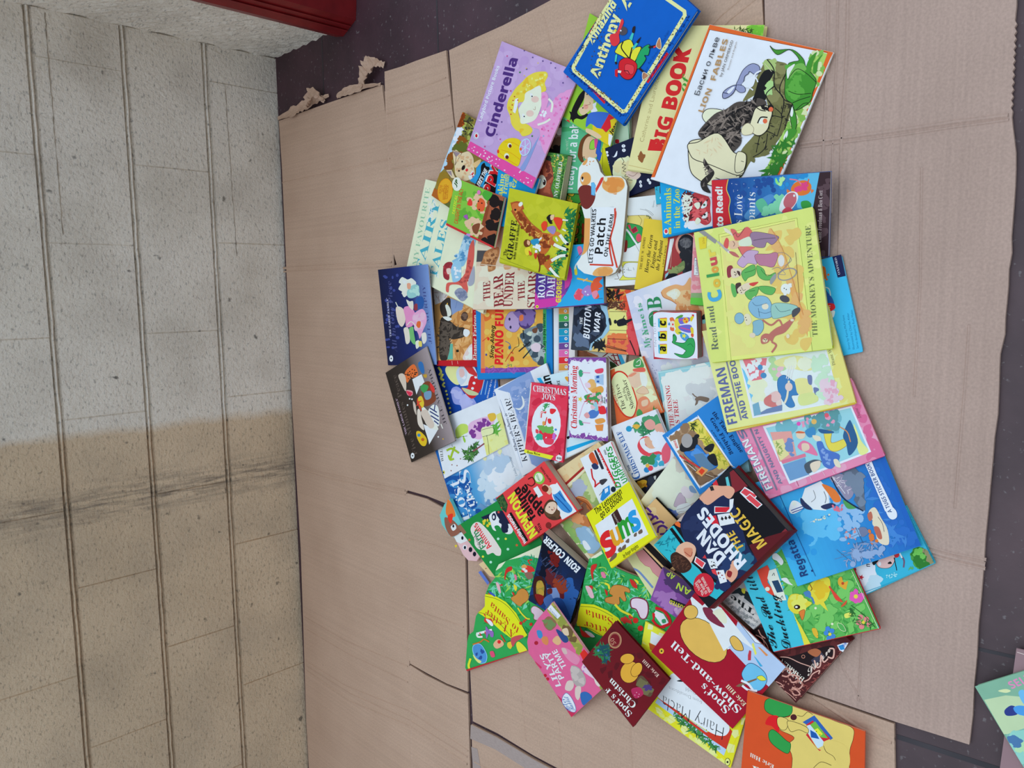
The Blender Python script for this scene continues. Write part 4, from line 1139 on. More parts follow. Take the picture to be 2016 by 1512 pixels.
q 1191,292 1277,259 1303,362 1217,395
r 141a3c 0,0,1,1
b efe4c2 1206.7,345 1208.3,323.3 1218.3,311.7 1230,310 1238.3,308.3 1246.7,333.3 1253.3,353.3 1248.3,366.7 1238.3,376.7 1235,356.7 1216.7,348.3
m e4d6ac 16 6.67 1 1208.3,325 1231.7,311.7 1246.7,336.7 1250,366.7 1216.7,346.7
c 222 1 1223.3,310 1228.3,318.3 1225,323.3 1231.7,325 1225,330 1231.7,331.7 1226.7,336.7 1235,340 1230,346.7 1240,348.3 1235,353.3 1245,355
b e8c8c4 1231.7,340 1248.3,333.3 1261.7,343.3 1253.3,353.3 1240,350
c 7a5a5a 0.83 1236.7,343.3 1246.7,346.7 1255,340
e f4f6fa 1227.5,287.5 3.67,3.33
e f4f6fa 1228.3,295.8 3.67,3.33
e f4f6fa 1195,300 2.67,2.67
e f4f6fa 1196.3,305.8 2.33,2.33
e f4f6fa 1260.8,358.3 2.67,3.33
e f4f6fa 1261.7,365.8 2.67,3.33
e f4f6fa 1276.3,354.7 2.67,3.33
e f4f6fa 1279.5,359.7 2.67,3.33
d f4f6fa 1.33 1197,318.3 1198,322
b f4f6fa 1204.2,306.7 1208.3,308.3 1215,296.7 1214.2,306.7 1208.3,309.7
d 222 0.83 1227.5,287 1228.3,295.3 1260.8,359.2 1261.7,366.3
@picture_book|light green book showing a black-haired boy in a blue shirt under the blue hardback|3|8cc63f|s=2
q 1161,26 1254,82 1201,288 1108,233
g 8cc63f 8cc63f u 0,0,1,1
p 4fb987 1103.3,226.7 1120,236.7 1136.7,248.3 1153.3,257.5 1161.7,261.7 1200,288.3 1136.7,293.3 1100,243.3
b 1a1a1e 1125,220 1128.3,210 1136.7,193.3 1143.3,183.3 1153.3,175 1150,193.3 1141.7,210 1136.7,221.7 1143.3,228.3 1153.3,223.3 1158.3,226.7 1146.7,235 1135,233.3 1128.3,236.7 1126.7,226.7
b 1a1a1e 1120.8,219.2 1126.7,221.7 1135,226.7 1130,231.7 1129.2,241.7 1125,235 1122,236.7 1123.3,226.7
b f0c4a4 1153.3,176.7 1163.3,188.3 1168.3,196.7 1166.7,210 1158.3,220 1148.3,226.7 1141.7,222.5 1140,213.3 1148.3,206.7
e eaa094 1153.3,210 5,5
d 222 1.33 1147.5,212.5 1155.8,185.8
c 7a4030 0.67 1151.7,208.3 1161.7,205 1160.8,200.8
b f0c4a4 1161.7,213.3 1170,206.7 1173.3,216.7 1165,220
p f4f4f6 1166.7,205 1175,200 1172.5,210 1176.7,218.3 1165,223.3 1163.3,218.3 1168.3,213.3
b 3a6bd0 1153.3,250 1158.3,225 1178.3,220 1201.7,223.3 1196.7,228.3 1185,253.3 1173.3,253.3 1163.3,243.3
p c8283a 1199.2,224.2 1210,232.5 1200.8,236.7 1205.8,248.3 1193.3,260.8 1183.3,252.5
p f2c52a 1166.7,245 1175,251.7 1186.7,254.2 1193.3,261.7 1203.3,255 1201.7,236.7 1210,233.3 1224.2,247.5 1200.8,288.3 1186.7,280 1166.7,260
p eef0f0 1198.3,263.3 1208.3,266.7 1205,281.7 1200.8,288.3 1197.5,283.3
b f0c4a4 1153.3,253.3 1163.3,255 1178.3,263.3 1184.2,270 1176.7,273.3 1161.7,270 1155,263.3
t 222222 7.33 k 1204.2,265.8 1217.5,244.2 Jean
e c8283a 1117.2,243 5.33,7.33
d f4f0e0 2 1115.8,241.7 1118.7,244.7
@hardback_book|cream hardback with large red capitals under the white lion book|12|e8d9a4|h s=2 sc=e8d9a4
q 1296,51 1505,49 1458,362 1235,333
r e8d9a4 0,0,1,1
b 84c84a 1475,50 1506.2,48.8 1505,72.5 1482.5,70 1470,57.5
m 6cb83a 20 4.5 1 1475,52.5 1505,50 1502.5,70 1482.5,70
y 3a5a20 16 5.5 2 1445,55 1480,57.5 1482.5,67.5 1450,60
c 3a3020 0.75 1447.5,60 1457.5,53.8 1462.5,62.5 1477.5,65
p c8282c 1275,296.2 1280.5,273.8 1287.5,275 1290.5,283.8 1296.2,277.5 1308.8,287.5 1305,297.5
t c8282c 26.25 k 1308.8,298.8 1360,96.2 BIG BOOK
t c8282c 25 b 1308,297.5 1362,95 BIG BOOK
t 3f9a3a 15.5 J 1350,181.2 1360,148 of
t 8a7a48 8.5 z 1267,280 1298.8,152.5 Catherine and Laurence
b 8a5a34 1256.2,311.2 1261.2,297.5 1265.5,302.5 1268.8,307.5 1265,320 1260,317.5
b 8a5a34 1255,307.5 1270,303.8 1267.5,312.5
c b8a468 0.75 1237.5,325 1265,331.2 1286.2,336.2
@picture_book|white book with a green crocodile tucked between the dog book and the yellow book|4|dfe6f0|s=2
q 1195,395 1305,382 1316,556 1192,564
r dfe6f0 0,0,1,1
b f0cf7a 1231.7,428.3 1236.7,425 1273.3,424.2 1283.3,431.7 1273.3,436.7 1270,450 1250,443.3 1233.3,436.7
o 6a4a20 0.67
c 6a4a20 0.67 1256.7,424.2 1263.3,433.3 1260,443.3
b 2f9a52 1230,441.7 1246.7,440.8 1263.3,446.7 1266.7,458.3 1263.3,473.3 1253.3,480 1236.7,488.3 1228.3,481.7 1235,473.3 1225,473.3 1223.3,463.3
o 103a20 0.83
b 7a2a26 1223.3,480 1235,473.3 1233.3,495 1223.3,493.3
p c43a5a 1235,443.3 1240,441.7 1243.3,451.7 1251.7,445 1256.7,455 1246.7,460 1240,451.7
p 8a2438 1243.3,451.7 1251.7,445.8 1255,453.3 1246.7,459.2
e d0506a 1257.5,468.3 5.33,8.33
c e8f0f4 3.67 1233.3,451.7 1240,460 1248.3,473.3 1258.3,486.7
c 222 0.5 1233.3,460 1246.7,475 1258.3,495
c 444 0.5 1260,411.7 1273.3,415 1285,425
c 444 0.5 1270,411.7 1280,416.7 1286.7,423.3
y 20503a 8 4 1 1230,425 1237.5,425 1236.7,431.7 1230,431.7
y 20503a 6 3.33 2 1273.3,425 1280,425 1280,430
b ecdf5a 1221.7,516.7 1230,515 1258.3,515 1273.3,513.3 1273.3,518.3 1231.7,518.3 1230,545 1273.3,545 1273.3,548.3 1223.3,551.7 1221.7,548.3 1226.7,540 1225,523.3
o 5a4a10 0.67
d 222 0.83 1228.7,530.8 1229.3,535.8
l 555 0.5 1233.3,530.8 1243.3,532.5
l 555 0.5 1236.7,526.7 1238.3,533.3
l 555 0.5 1246.7,526.7 1248.3,531.7
c 8a8078 1 1210,549.2 1218.3,548.3 1215,540 1220,535 1220,526.7
m 7a7068 6 2.33 3 1216.7,530 1221.7,528.3 1220,538.3
t 444 3 z 1286.7,408.3 1289.2,395 Quentin
t 444 3.67 z 1295,407.5 1296.3,391.7 WILL
@picture_book|narrow cyan book corner showing left of the tiger book|3|2fb4e0|s=3
q 1289,368 1360,352 1366,390 1292,402
r 35b4de 0,0,1,1
t 1a3a50 3.67 s 1295,375 1293.3,366.7 Au
b f0f4f6 1300,391.7 1299.2,388.3 1308.3,383.3 1308.3,393.3
b 4a2a3a 1299.2,365 1303.3,365 1303.3,380 1299.2,380
@picture_book|dark red book with a black round portrait half under the cyan book|4|a33b3b|s=3
q 1318,442 1398,440 1385,590 1303,580
r 9c3c40 0,0,1,1
e e09a8c 1350,481.7 20.33,23.33
e 1c1e28 1351.7,481.7 17.33,20.33
e 4e525c 1350,478.3 11.67,10.67
b 30343c 1343.3,496.7 1363.3,496.7 1363.3,546.7 1345,540
m 23262e 20 6.67 1 1345,490 1363.3,493.3 1363.3,540 1346.7,530
y 6a6e76 20 5 2 1340,471.7 1360,473.3 1358.3,486.7 1341.7,486.7
b 6f8a58 1316.7,535 1333.3,523.3 1346.7,513.3 1346.7,530 1330,540
m 8aa06a 12 4 3 1318.3,533.3 1340,518.3 1345,526.7 1326.7,538.3
b 181c24 1310,551.7 1316.7,540 1330,538.3 1333.3,543.3 1313.3,553.3
p 8ad0e8 1310,540 1316.7,535 1315,541.7 1309.2,548.3
p e8ecf0 1319.2,470.8 1326.7,469.2 1326.7,473.3 1313.3,533.3 1309.2,533.3
l c2b8b0 0.67 1324.2,470 1320,526.7
@pop_up_book|mustard yellow pop-up book with bold black italic serif lines|8|e8c03a|h s=3 sc=e8c03a
q 1269,430 1321,436 1300,574 1249,569
r e8c340 0,0,1,1
p e6e2d8 1319.2,470 1325.8,468.3 1313.3,553.3 1308.3,550
l f2f0e8 1 1318,470 1308.7,550
t 4a3a14 4.67 S 1263.3,530.8 1271.7,466.3 THE REV. W. AWDRY
t 1a1408 7.67 J 1275.8,537.5 1285.8,462.5 Henry the Green
t 1a1408 7.67 J 1287.5,529.2 1295,473.3 Engine and
t 1a1408 7.67 J 1297.5,532.5 1305.8,473 the Elephant
t 4a3a14 3.33 S 1306.7,526.7 1313.3,482.5 A POP-UP BOOK
@hardback_book|bright cyan small hardback with yellow-green letters and a tiger face|8|1ba1e8|h s=2 sc=1b8fd6
q 1299,352 1405,330 1416,444 1305,467
r 1ba1e8 0,0,1,1
p f4f6f6 1346.7,383.3 1403.3,386.7 1403.3,445 1361.7,452.5 1355,450 1351.7,443.3
m f4f6f6 26 4 1 1344.2,383.3 1351.7,386.7 1353.3,446.7 1348.3,443.3
b b8404a 1356.7,390 1370,378.3 1388.3,381.7 1398.3,393.3 1398.3,413.3 1400,435 1388.3,443.3 1371.7,435 1356.7,435 1346.7,430 1355,413.3
m cf6068 24 5 2 1360,393.3 1393.3,390 1396.7,435 1366.7,431.7
y 5a2028 50 8.33 3 1345,380 1363.3,380 1360,435 1346.7,430
y f0e6e0 40 7.67 4 1346.7,381.7 1363.3,390 1356.7,436.7 1348.3,433.3
y 4a2028 26 5 5 1370,390 1395,395 1395,435 1371.7,433.3
b f0e8d8 1366.7,401.7 1376.7,398.3 1378.3,406.7 1373.3,411.7
b f0e8d8 1368.3,436.7 1373.3,428.3 1380,433.3 1376.7,440 1371.7,441.7
b f2f2ee 1380,408.3 1390,395 1391.7,405 1385,410
b f2f2ee 1381.7,428.3 1391.7,416.7 1393.3,425 1388.3,430
d 1a1a1e 2.33 1386.7,403.3 1387.5,422.5
e 2a6a50 1386.7,403.3 1.5,2
l 1386cc 1.33 1311.7,463.3 1405,445.8
t c8da5a 14 S 1321.3,444.2 1321.7,370 Animals
t c8da5a 12.33 S 1339.2,449.2 1338,371.7 in the Zoo
e f0ece8 1311.7,455.8 4.67,6
e d83a4a 1311.7,455.3 3,4
p e8d040 1316.7,448.3 1321.7,447.5 1322,460.8 1317,461.3
l a8842a 0.83 1319.3,450 1319.7,459.2
@picture_book|large white book with a sketched lion, ruined wall and orange border|4|dae7f8|s=2 sc=e6eaf2
q 1397,48 1641,103 1509,420 1281,352
r dae7f8 0,0,1,1
p e0662c 1397.1,48.3 1640,103 1640,104.6 1632.9,118.9 1628.9,104.6 1396.3,57.8
p e0662c 1397.1,48.3 1282.1,349 1289.2,349 1397.9,58.6
p e0662c 1628.9,103 1639.2,104.6 1530.5,355.4 1519.4,355.4
l 4a2a1a 0.79 1396.3,58.3 1629.2,103.3
l 4a2a1a 0.79 1397.5,58.6 1289.5,345.9
p 9fcf6a 1601.9,99.8 1628.9,105.4 1568.6,270 1519.4,353.8 1498.7,353.8 1544.8,252.2 1578.1,172.9
m 79b552 40 7.3 1 1601.9,99.8 1628.9,105.4 1568.6,270 1519.4,353.8 1500.3,353.8 1546.3,252.2
m c7dcb0 30 5.71 2 1601.9,99.8 1628.9,105.4 1568.6,270 1519.4,353.8 1500.3,353.8 1546.3,252.2
b 71754c 1509.8,116.5 1530.5,120.5 1551.1,128.4 1549.5,157 1547.9,188.7 1560.6,203 1546.3,252.2 1514.6,299.8 1495.6,309.4 1479.7,315.7 1451.1,363.3 1435.2,363.3 1457.5,299.8 1482.9,268.1 1511.4,228.4 1506.7,188.7 1498.7,180.8 1463.8,199.8 1471.7,182.4 1492.4,147.5 1500.3,131.6
m 5e6240 40 5.4 3 1513,125.2 1546.3,131.6 1544.8,188.7 1514.6,188.7 1508.3,157
m 80855a 26 6.98 4 1513,125.2 1546.3,131.6 1546.3,196.7 1514.6,196.7
m 9fc07c 16 6.35 5 1503.5,123.7 1521,120.5 1524.1,141.1 1506.7,166.5
y 2e3024 60 7.3 6 1522.5,207.8 1559,203 1546.3,252.2 1514.6,299.8 1482.9,299.8 1508.3,236.3
m 676b44 40 6.03 7 1522.5,207.8 1552.7,209.4 1536.8,260.2 1506.7,307.8 1474.9,315.7
b 16181a 1508.3,137.9 1524.1,141.1 1514.6,161.7 1509.8,182.4 1505.1,198.3 1482.9,198.3 1486,185.6 1495.6,153.8
m 9fcf8c 14 5.71 8 1511.4,163.3 1521,160.2 1519.4,182.4 1508.3,182.4
c 14161a 1.9 1510.6,117.3 1524.1,137.9 1524.9,169.7 1543.2,195.1 1538.4,228.4
c 14161a 1.9 1524.9,169.7 1508.3,187.1 1522.5,211
c 14161a 1.59 1549.5,141.1 1535.2,172.9 1543.2,195.1 1560.6,203
c 14161a 1.43 1525.7,212.5 1540,230 1530.5,268.1
c 14161a 1.43 1560.6,203 1551.1,230 1544.8,255.4
c 14161a 1.43 1540,231.6 1517.8,228.4 1505.1,241.1
c 14161a 1.43 1530.5,268.1 1508.3,258.6 1492.4,268.1
c 14161a 1.43 1511.4,263.3 1505.1,293.5 1482.9,309.4
c 14161a 1.27 1495.6,268.1 1489.2,299.8
l c7d0b0 1.11 1505.9,125.2 1519.4,141.1
b 3f8f32 1546.3,157 1551.1,128.4 1560.6,122.1 1573.3,118.9 1565.4,106.2 1552.7,98.3 1530.5,107.8 1516.2,90.3 1527.3,98.3 1560.6,98.3 1581.3,115.7 1587.6,133.2 1606.7,157 1600.3,182.4 1594,201.4 1567,217.3 1560.6,204.6 1546.3,191.9
o 12300f 1.11
m 57a844 14 7.94 9 1554.3,128.4 1587.6,141.1 1594,188.7 1554.3,195.1
b 6fb257 1552.7,144.3 1565.4,128.4 1581.3,125.2 1587.6,137.9 1568.6,141.1 1552.7,155.4
c 12300f 1.27 1551.1,157 1568.6,136.3 1587.6,144.3 1606.7,161.7
c 12300f 1.27 1552.7,179.2 1570.2,185.6 1597.1,184
c 12300f 1.27 1560.6,203 1574.9,196.7 1595.6,190.3
c 12300f 1.27 1567,217.3 1581.3,204.6 1592.4,203
b 3f8f32 1587.6,133.2 1594,115.7 1608.3,103 1600.3,122.1 1594,144.3
b 3f8f32 1601.9,128.4 1608.3,118.9 1619.4,107.8 1611.4,122.1 1608.3,141.1 1601.9,144.3
b e4f0ea 1549.5,137.9 1557.5,130 1565.4,126.8 1555.9,144.3 1551.1,155.4
b 3f8f32 1555.9,228.4 1559.8,209.4 1567,226.8 1568.6,245.9 1562.2,261.7
o 12300f 1.11
b eef4ee 1555.9,225.2 1559.8,210.2 1562.2,220.5 1559.8,230
b 3f8f32 1543.2,272.9 1551.1,255.4 1568.6,255.4 1562.2,270 1546.3,280.8
b eef4ee 1543.2,269.7 1550.3,257 1551.1,266.5 1544.8,276
y 2e7a2a 60 11.11 10 1530.5,284 1565.4,277.6 1524.1,353.8 1498.7,353.8
b 8a98c4 1458.3,147.5 1463.8,137.9 1473.3,129.2 1482.9,125.6 1492.4,128.4 1496.3,134.8 1494.8,144.3 1486,146.7 1476.5,141.1 1473.3,145.9 1467,150.6 1463.8,161.7 1455.9,170.5 1449.5,168.1 1454.3,157
o 1c2240 1.11
b e6ecf8 1460.6,166.5 1474.9,153.8 1487.6,150.6 1482.9,169.7 1470.2,172.9
b 8a98c4 1449.5,168.1 1460.6,168.1 1467,172.9 1467,180.8 1457.5,182.4 1449.5,176
o 1c2240 0.95
b 8a98c4 1424.1,182.4 1435.2,172.9 1449.5,168.1 1444.8,182.4 1433.7,191.9 1424.1,193.5
o 1c2240 1.27
b e6ecf8 1432.1,180.8 1443.2,171.3 1446.3,172.9 1436.8,184
l 1c2240 1.27 1424.1,182.4 1433.7,184.8
c e6ecf8 2.86 1482.9,153.8 1489.2,144.3 1498.7,139.5
c e6ecf8 2.54 1474.9,160.2 1487.6,153.8 1492.4,161.7
c e6ecf8 2.54 1467,168.1 1476.5,172.9 1482.9,177.6
b e9e2cc 1382.9,228.4 1394,214.9 1422.5,217.3 1425.7,228.4 1406.7,236.3 1392.4,242.7
o 1a1a1a 1.27
b 4a4644 1378.1,255.4 1406.7,225.2 1428.9,215.7 1451.1,201.4 1476.5,199.8 1492.4,193.5 1506.7,198.3 1508.3,207.8 1492.4,215.7 1479.7,230 1476.5,241.1 1457.5,252.2 1460.6,277.6 1451.1,293.5 1428.9,309.4 1406.7,299.8 1387.6,277.6 1376.5,268.1
y 1c1a1a 90 9.52 11 1381.3,255.4 1428.9,218.9 1489.2,198.3 1479.7,230 1460.6,268.1 1432.1,299.8 1392.4,277.6
c 14141a 1.59 1381.3,264.9 1403.5,241.1 1428.9,230 1460.6,214.1 1482.9,209.4
c 14141a 1.59 1392.4,277.6 1416.2,258.6 1441.6,249 1467,236.3
c 8a8480 0.95 1387.6,260.2 1411.4,236.3 1438.4,220.5 1476.5,204.6
c 8a8480 0.95 1406.7,290.3 1428.9,271.3 1451.1,261.7
y 7c7672 90 7.3 12 1381.3,255.4 1428.9,218.9 1489.2,198.3 1479.7,230 1460.6,268.1 1432.1,299.8 1392.4,277.6
b e2d9bc 1481.3,231.6 1489.2,212.5 1505.1,207.8 1514.6,211 1521,222.1 1516.2,239.5 1511.4,255.4 1498.7,266.5 1486,264.9 1476.5,252.2
o 1a1a1a 1.43
m 1a1a1a 8 3.81 13 1498.7,209.4 1517.8,206.2 1519.4,215.7 1506.7,217.3
b e2d9bc 1462.2,250.6 1473.3,242.7 1484.4,252.2 1481.3,263.3 1467,266.5 1460.6,261.7
o 8a8470 0.95
e f2ece2 1500.3,238.7 6.98,6.35
e d96a48 1507,238.7 4.44,4.76
e d96a48 1518.6,215.7 4.44,4.76
c 1a1a1a 2.54 1492.4,242.7 1498.7,231.6 1511.4,231.6
c 1a1a1a 1.9 1490.8,212.5 1498.7,217.3 1508.3,218.9
b e2d9bc 1355.9,290.3 1362.2,277.6 1387.6,274.4 1408.3,282.4 1422.5,299.8 1441.6,328.4 1447.9,331.6 1457.5,347.5 1438.4,363.3 1403.5,366.5 1371.7,350.6 1359,331.6
o 1a1a1a 1.59
c 1a1a1a 1.43 1387.6,320.5 1403.5,328.4 1428.9,330
c 1a1a1a 1.43 1444.8,333.2 1438.4,347.5 1441.6,360.2
c 1a1a1a 1.43 1394,345.9 1419.4,353.8 1441.6,366.5
b e2d9bc 1375,310 1390,320 1445,340 1440,355 1415,350 1390,352.5 1380,335
b e2d9bc 1355,285 1375,280 1415,262.5 1445,300 1460,300 1470,310 1465,340 1450,345 1400,325 1370,315 1360,305
o 1a1a1a 1.5
y cfc5a6 14 6.5 14 1365,287.5 1415,270 1425,300 1380,310
b e2d9bc 1452.5,300 1467.5,302.5 1470,315 1465,335 1450,340 1447.5,325
o 1a1a1a 1.25
b 2a2828 1387.5,312.5 1397.5,327.5 1407.5,340 1400,355 1392.5,365 1400,380 1385,375 1380,360 1390,347.5 1397.5,340 1386.2,325
y 6a6664 14 6 15 1387.5,315 1407.5,340 1395,360 1385,372.5 1385,350
l 1a1a1a 1 1450,347.5 1465,340
l 1a1a1a 1 1460,317.5 1465,319
t 3a3c44 9.84 s 1377.3,188.7 1417.8,75.2 Басни о льве
t a98c62 9.84 b 1384.8,222.1 1402.7,176.8 LION
t a98c62 9.84 b 1409,159.4 1434.6,78.4 FABLES
t 5a5248 5.08 s 1421.7,151.4 1444.8,80.5 by JAN ORMEROD
t 7a6a58 2.54 s 1435.2,137.9 1451.9,83.2 Russian and English
@picture_book|pale blue book with a ginger cat's ear and green serif letters|4|ccd6ee|s=3
q 1232,579 1374,528 1424,765 1291,811
r ccd6ee 0,0,1,1
g b8c8ea dfe4f2 u 0,0,0.6,1
m d8def2 40 10 1 1235,585 1286.7,793.3 1396.7,776.7 1346.7,560 1296.7,565
m c2d0ec 30 8.33 2 1235,585 1273.3,743.3 1313.3,776.7 1330,676.7
m e6e2ea 16 8.33 3 1296.7,710 1380,710 1380,776.7 1306.7,760
b d9a878 1301.7,575 1310,566.7 1330,560 1346.7,561.7 1360,546.7 1363.3,593.3 1388.3,596.7 1386.7,676.7 1378.3,616.7 1333.3,613.3 1331.7,598.3 1321.7,591.7 1306.7,585
m e6bd90 22 6.67 4 1335,585 1360,570 1383.3,603.3 1340,610
m c68e5c 16 4.33 5 1335,580 1361.7,570 1383.3,608.3 1340,611.7
b eadcc8 1311.7,578.3 1330,568.3 1340,576.7 1330,588.3
y f4ece0 24 5.67 6 1313.3,578.3 1333.3,570 1330,588.3
c b07040 1.17 1301.7,575 1306.7,585 1321.7,591.7 1331.7,598.3
p d0a8b0 1360,560 1381.7,560 1381.7,580 1360,580
b 2a2f38 1380,626.7 1386.7,618.3 1390,626.7 1388.3,636.7 1381.7,636.7
e 8ad0d8 1385.8,633.3 3.33,5.67
d 10141a 2 1385,627.5
b c8a080 1380,640 1391.7,640 1393.3,666.7 1381.7,660
b b8c0d4 1363.3,710 1388.3,701.7 1395,715 1371.7,720
x 8a9ac4 18 0.83 7 1283.3,713.3 1293.3,715 1295,766.7 1286.7,760
t 4fa884 12.33 S 1281.7,684.2 1275.8,648.3 My N
t 4fa884 9.67 S 1277.2,658.3 1266.7,617.5 ame
t 4fa884 9.67 S 1266.7,612 1262,595.8 is
t 2f8a5c 28.33 S 1307.5,638.3 1300,583.3 OB
e 2f8a5c 1286.7,631.7 8.33,11.67
@picture_book|worn blue storybook with a red banner and a dark brown lower strip|5|2b55a8|s=2 ec=333
q 1401,355 1635,338 1631,506 1404,522
r 2b55a8 0,0,1,1
g 1a3f90 3f8fd8 u 0.1,0,0.8,1
x 3565b8 40 5 1 1450,390 1512.5,360 1512.5,425 1450,437.5
x 26509c 30 5.5 2 1440,360 1550,347.5 1525,375 1450,385
x dfe8f4 10 0.75 12 1440,355 1512.5,350 1500,375 1440,380
b 4f8fd0 1465,425 1487.5,400 1515,382.5 1525,390 1505,410 1480,432.5
p c2303c 1401.2,355 1433.8,353 1431.2,375 1436.2,392.5 1433.8,412.5 1440,440 1403.8,448.8
c f0d060 1.5 1433.8,353 1430.5,372.5 1437.5,392.5 1435,412.5 1440,440
p 3a2c34 1613.8,338.8 1635,338.2 1630.5,505.5 1616.2,505.5 1600,437.5 1602.5,380
m 564650 18 6 3 1615,342.5 1632.5,340 1630,500 1617.5,500
p 5cb8e8 1590,340 1613.8,339 1600,412.5 1570,410 1562.5,360
x 2c8fd8 16 5 4 1525,350 1590,342.5 1595,360 1530,370
t f2f0ec 12.5 k 1423.8,446.2 1422,367.5 to Read!
t e8ecf4 16.5 r 1461.2,440 1462.5,383.8 s Love
t e8ecf4 16.5 r 1486.2,436.2 1487.5,378.8 pants
b 8ae08a 1527.5,350 1535,360 1542.5,347.5 1540,362.5 1536.2,366.2 1527.5,360
m a8e8a8 8 3.5 5 1525,350 1542.5,350 1537.5,365
b e8783a 1557.5,375 1565,360 1585,355 1597.5,365 1592.5,380 1575,385
m e04a8a 10 5 6 1560,375 1585,360 1592.5,375
c e87a9a 2.5 1555,352.5 1570,355 1577.5,362.5
c e8603a 2.5 1592.5,352.5 1590,362.5
b 5cb89a 1487.5,400 1500,390 1510,400 1515,415 1500,420
m 7ad0b0 20 6.5 7 1500,420 1530,390 1550,385 1535,415 1510,422.5
b e87a4a 1550,372.5 1560,380 1557.5,387.5 1550,380
b e87a4a 1597.5,372.5 1602.5,375 1597.5,380
b f0f0f4 1535,415 1540,392.5 1555,377.5 1570,380 1570,395 1555,415
b b86878 1542.5,400 1550,382.5 1565,380 1567.5,397.5 1552.5,412.5
b c04a60 1540,417.5 1550,407.5 1560,412.5 1560,425
b 3a9a4a 1577.5,397.5 1590,395 1597.5,402.5 1592.5,412.5 1580,410
e f8f4f4 1563.8,385 2,2.5
t c8c0c8 8.5 r 1617,477.5 1620,375 Claire Freedman & Ben Cort
@hardback_book|small pink hardback with green base strip partly under the lime book|7|dd9aa6|h s=2 sc=4da03c
q 1365,462 1450,468 1442,606 1359,599
r dd9aa6 0,0,1,1
m e6aab4 24 6.67 1 1365,480 1385,480 1383.3,573.3 1360,573.3
m d08898 20 5 2 1365,480 1385,480 1383.3,573.3 1360,573.3
p 7fa878 1360.8,576.7 1385,576.7 1385,590 1359.7,588.3
p 5fc04a 1359.7,585.8 1385,586.7 1385,601.7 1358,598.3
p f2eef2 1367.5,507.5 1370.8,507.5 1375.8,541.7 1365.8,541.7
o 5a4a6a 0.5
t 3a3a5a 4.67 r 1374.2,538.3 1372.5,511.7 Ladybird
@hardback_book|grey-blue hardback with light blue border and red serif letters|7|8fcbdc|h s=2 sc=8fcbdc
q 1295,732 1440,704 1476,928 1330,954
r 8fcbdc 0,0,1,1
p d2dde4 1301.7,741.7 1433.3,715 1443.3,946.7 1351.7,953.3 1330,926.7
m dee6ea 24 13.33 1 1305,743.3 1393.3,726.7 1393.3,796.7 1318.3,813.3
m c2d0da 14 10 2 1360,763.3 1406.7,750 1406.7,780 1370,783.3
b 7a6e64 1368.3,785 1376.7,780 1390,781.7 1396.7,785 1391.7,791.7 1376.7,788.3 1373.3,795 1368.3,798.3 1370,790
c 7a6e64 2.33 1363.3,775 1368.3,780 1371.7,781.7
t bc4450 9 S 1328,840 1318.3,758.3 THE MISSING
t bc4450 9 S 1338.3,833.3 1333.3,786.7 S TREE
t bc4450 7.67 S 1346.7,930 1340.8,920 TH
l b4dfe8 1.33 1295.8,733.3 1396.7,718.7
l 70b4c8 0.83 1298.3,735 1328.3,930
@hardback_book|small orange and cream hardback with an oval title panel and two elves|7|f0dcb8|h s=2 sc=e0663c
q 1201,727 1263,702 1304,811 1215,842
p eb6b40 1200,728.3 1211.7,723.3 1240,750 1253.3,803.3 1240,831.7 1215,841.7
p e87044 1200,728.3 1230,718.3 1240,823.3 1215,842.5
r f0dcb4 0.0,0,1,1
g e8693e f2deb6 v 1,1,0,0.45
p e8693e 1200,730 1210,725 1216.7,780 1246.7,825 1303.3,806.7 1303.3,813.3 1215,842.5
m f4e6c4 20 6.67 1 1240,718.3 1260,708.3 1293.3,786.7 1276.7,800 1260,763.3
b c83a2c 1201.7,746.7 1211.7,731.7 1226.7,731.7 1240,746.7 1253.3,783.3 1255,800 1248.3,820 1238.3,822.5 1225,815 1210,790 1203.3,766.7
b f6e9b8 1204.7,748.3 1213.3,735 1225,734.2 1237.5,747.5 1250.8,783.3 1252.5,800 1246.7,817.5 1238.3,820 1226.7,812.5 1211.7,788.3 1205.3,766.7
t b8503a 4 S 1224.2,810.8 1204.2,754.2 FAVOURITE TALES
t 3a3430 9.33 r 1233.3,805.8 1217.5,755.8 The Elves
t 3a3430 6 r 1237,788.3 1229.2,763.3 and the
t 3a3430 9.33 r 1250,802.5 1231.7,745.8 Shoemaker
b 4a9a5c 1246.7,716.7 1250,707.5 1260,705 1268.3,721.7 1256.7,724.2 1248.3,723.3
c eef0e4 1.33 1253.3,713.3 1260,708.3 1260,718.3 1251.7,720
b d8685c 1246.7,726.7 1266.7,723.3 1270,731.7 1250,731.7
b ecc2ae 1236.7,740 1246.7,731.7 1260,735 1268.3,746.7 1260,760 1246.7,763.3 1238.3,750
b e89078 1236.7,740 1248.3,733.3 1253.3,735 1243.3,741.7
b f2eee8 1260,735 1270,735 1275,750 1270,763.3 1263.3,756.7
b ecc0a8 1253.3,770 1266.7,760 1276.7,770 1275,775 1260,775
o a86a5a 0.5
b ec8a6c 1256.7,786.7 1270,780 1280,790 1276.7,800 1263.3,806.7 1256.7,800
b ecc0a8 1263.3,790 1275,786.7 1275,796.7 1265,800
b 4a9a5c 1253.3,811.7 1258.3,805 1265,811.7 1263.3,818.3 1255,819.2
y 3a8a4a 8 5 2 1283.3,803.3 1293.3,806.7 1295,813.3 1285,813.3
@picture_book|dark book with yellow machinery art glimpsed under the festive elf book|3|2a2c34|s=3
q 1244,935 1300,912 1330,960 1262,1000
r 2a2c34 0,0,1,1
b e0b03a 1253.3,953.3 1263.3,945 1273.3,946.7 1270,956.7 1258.3,963.3
b 2a3050 1273.3,955 1281.7,943.3 1290,940 1285,953.3 1273.3,966.7
e 3a4458 1281.7,946.7 6.67,10
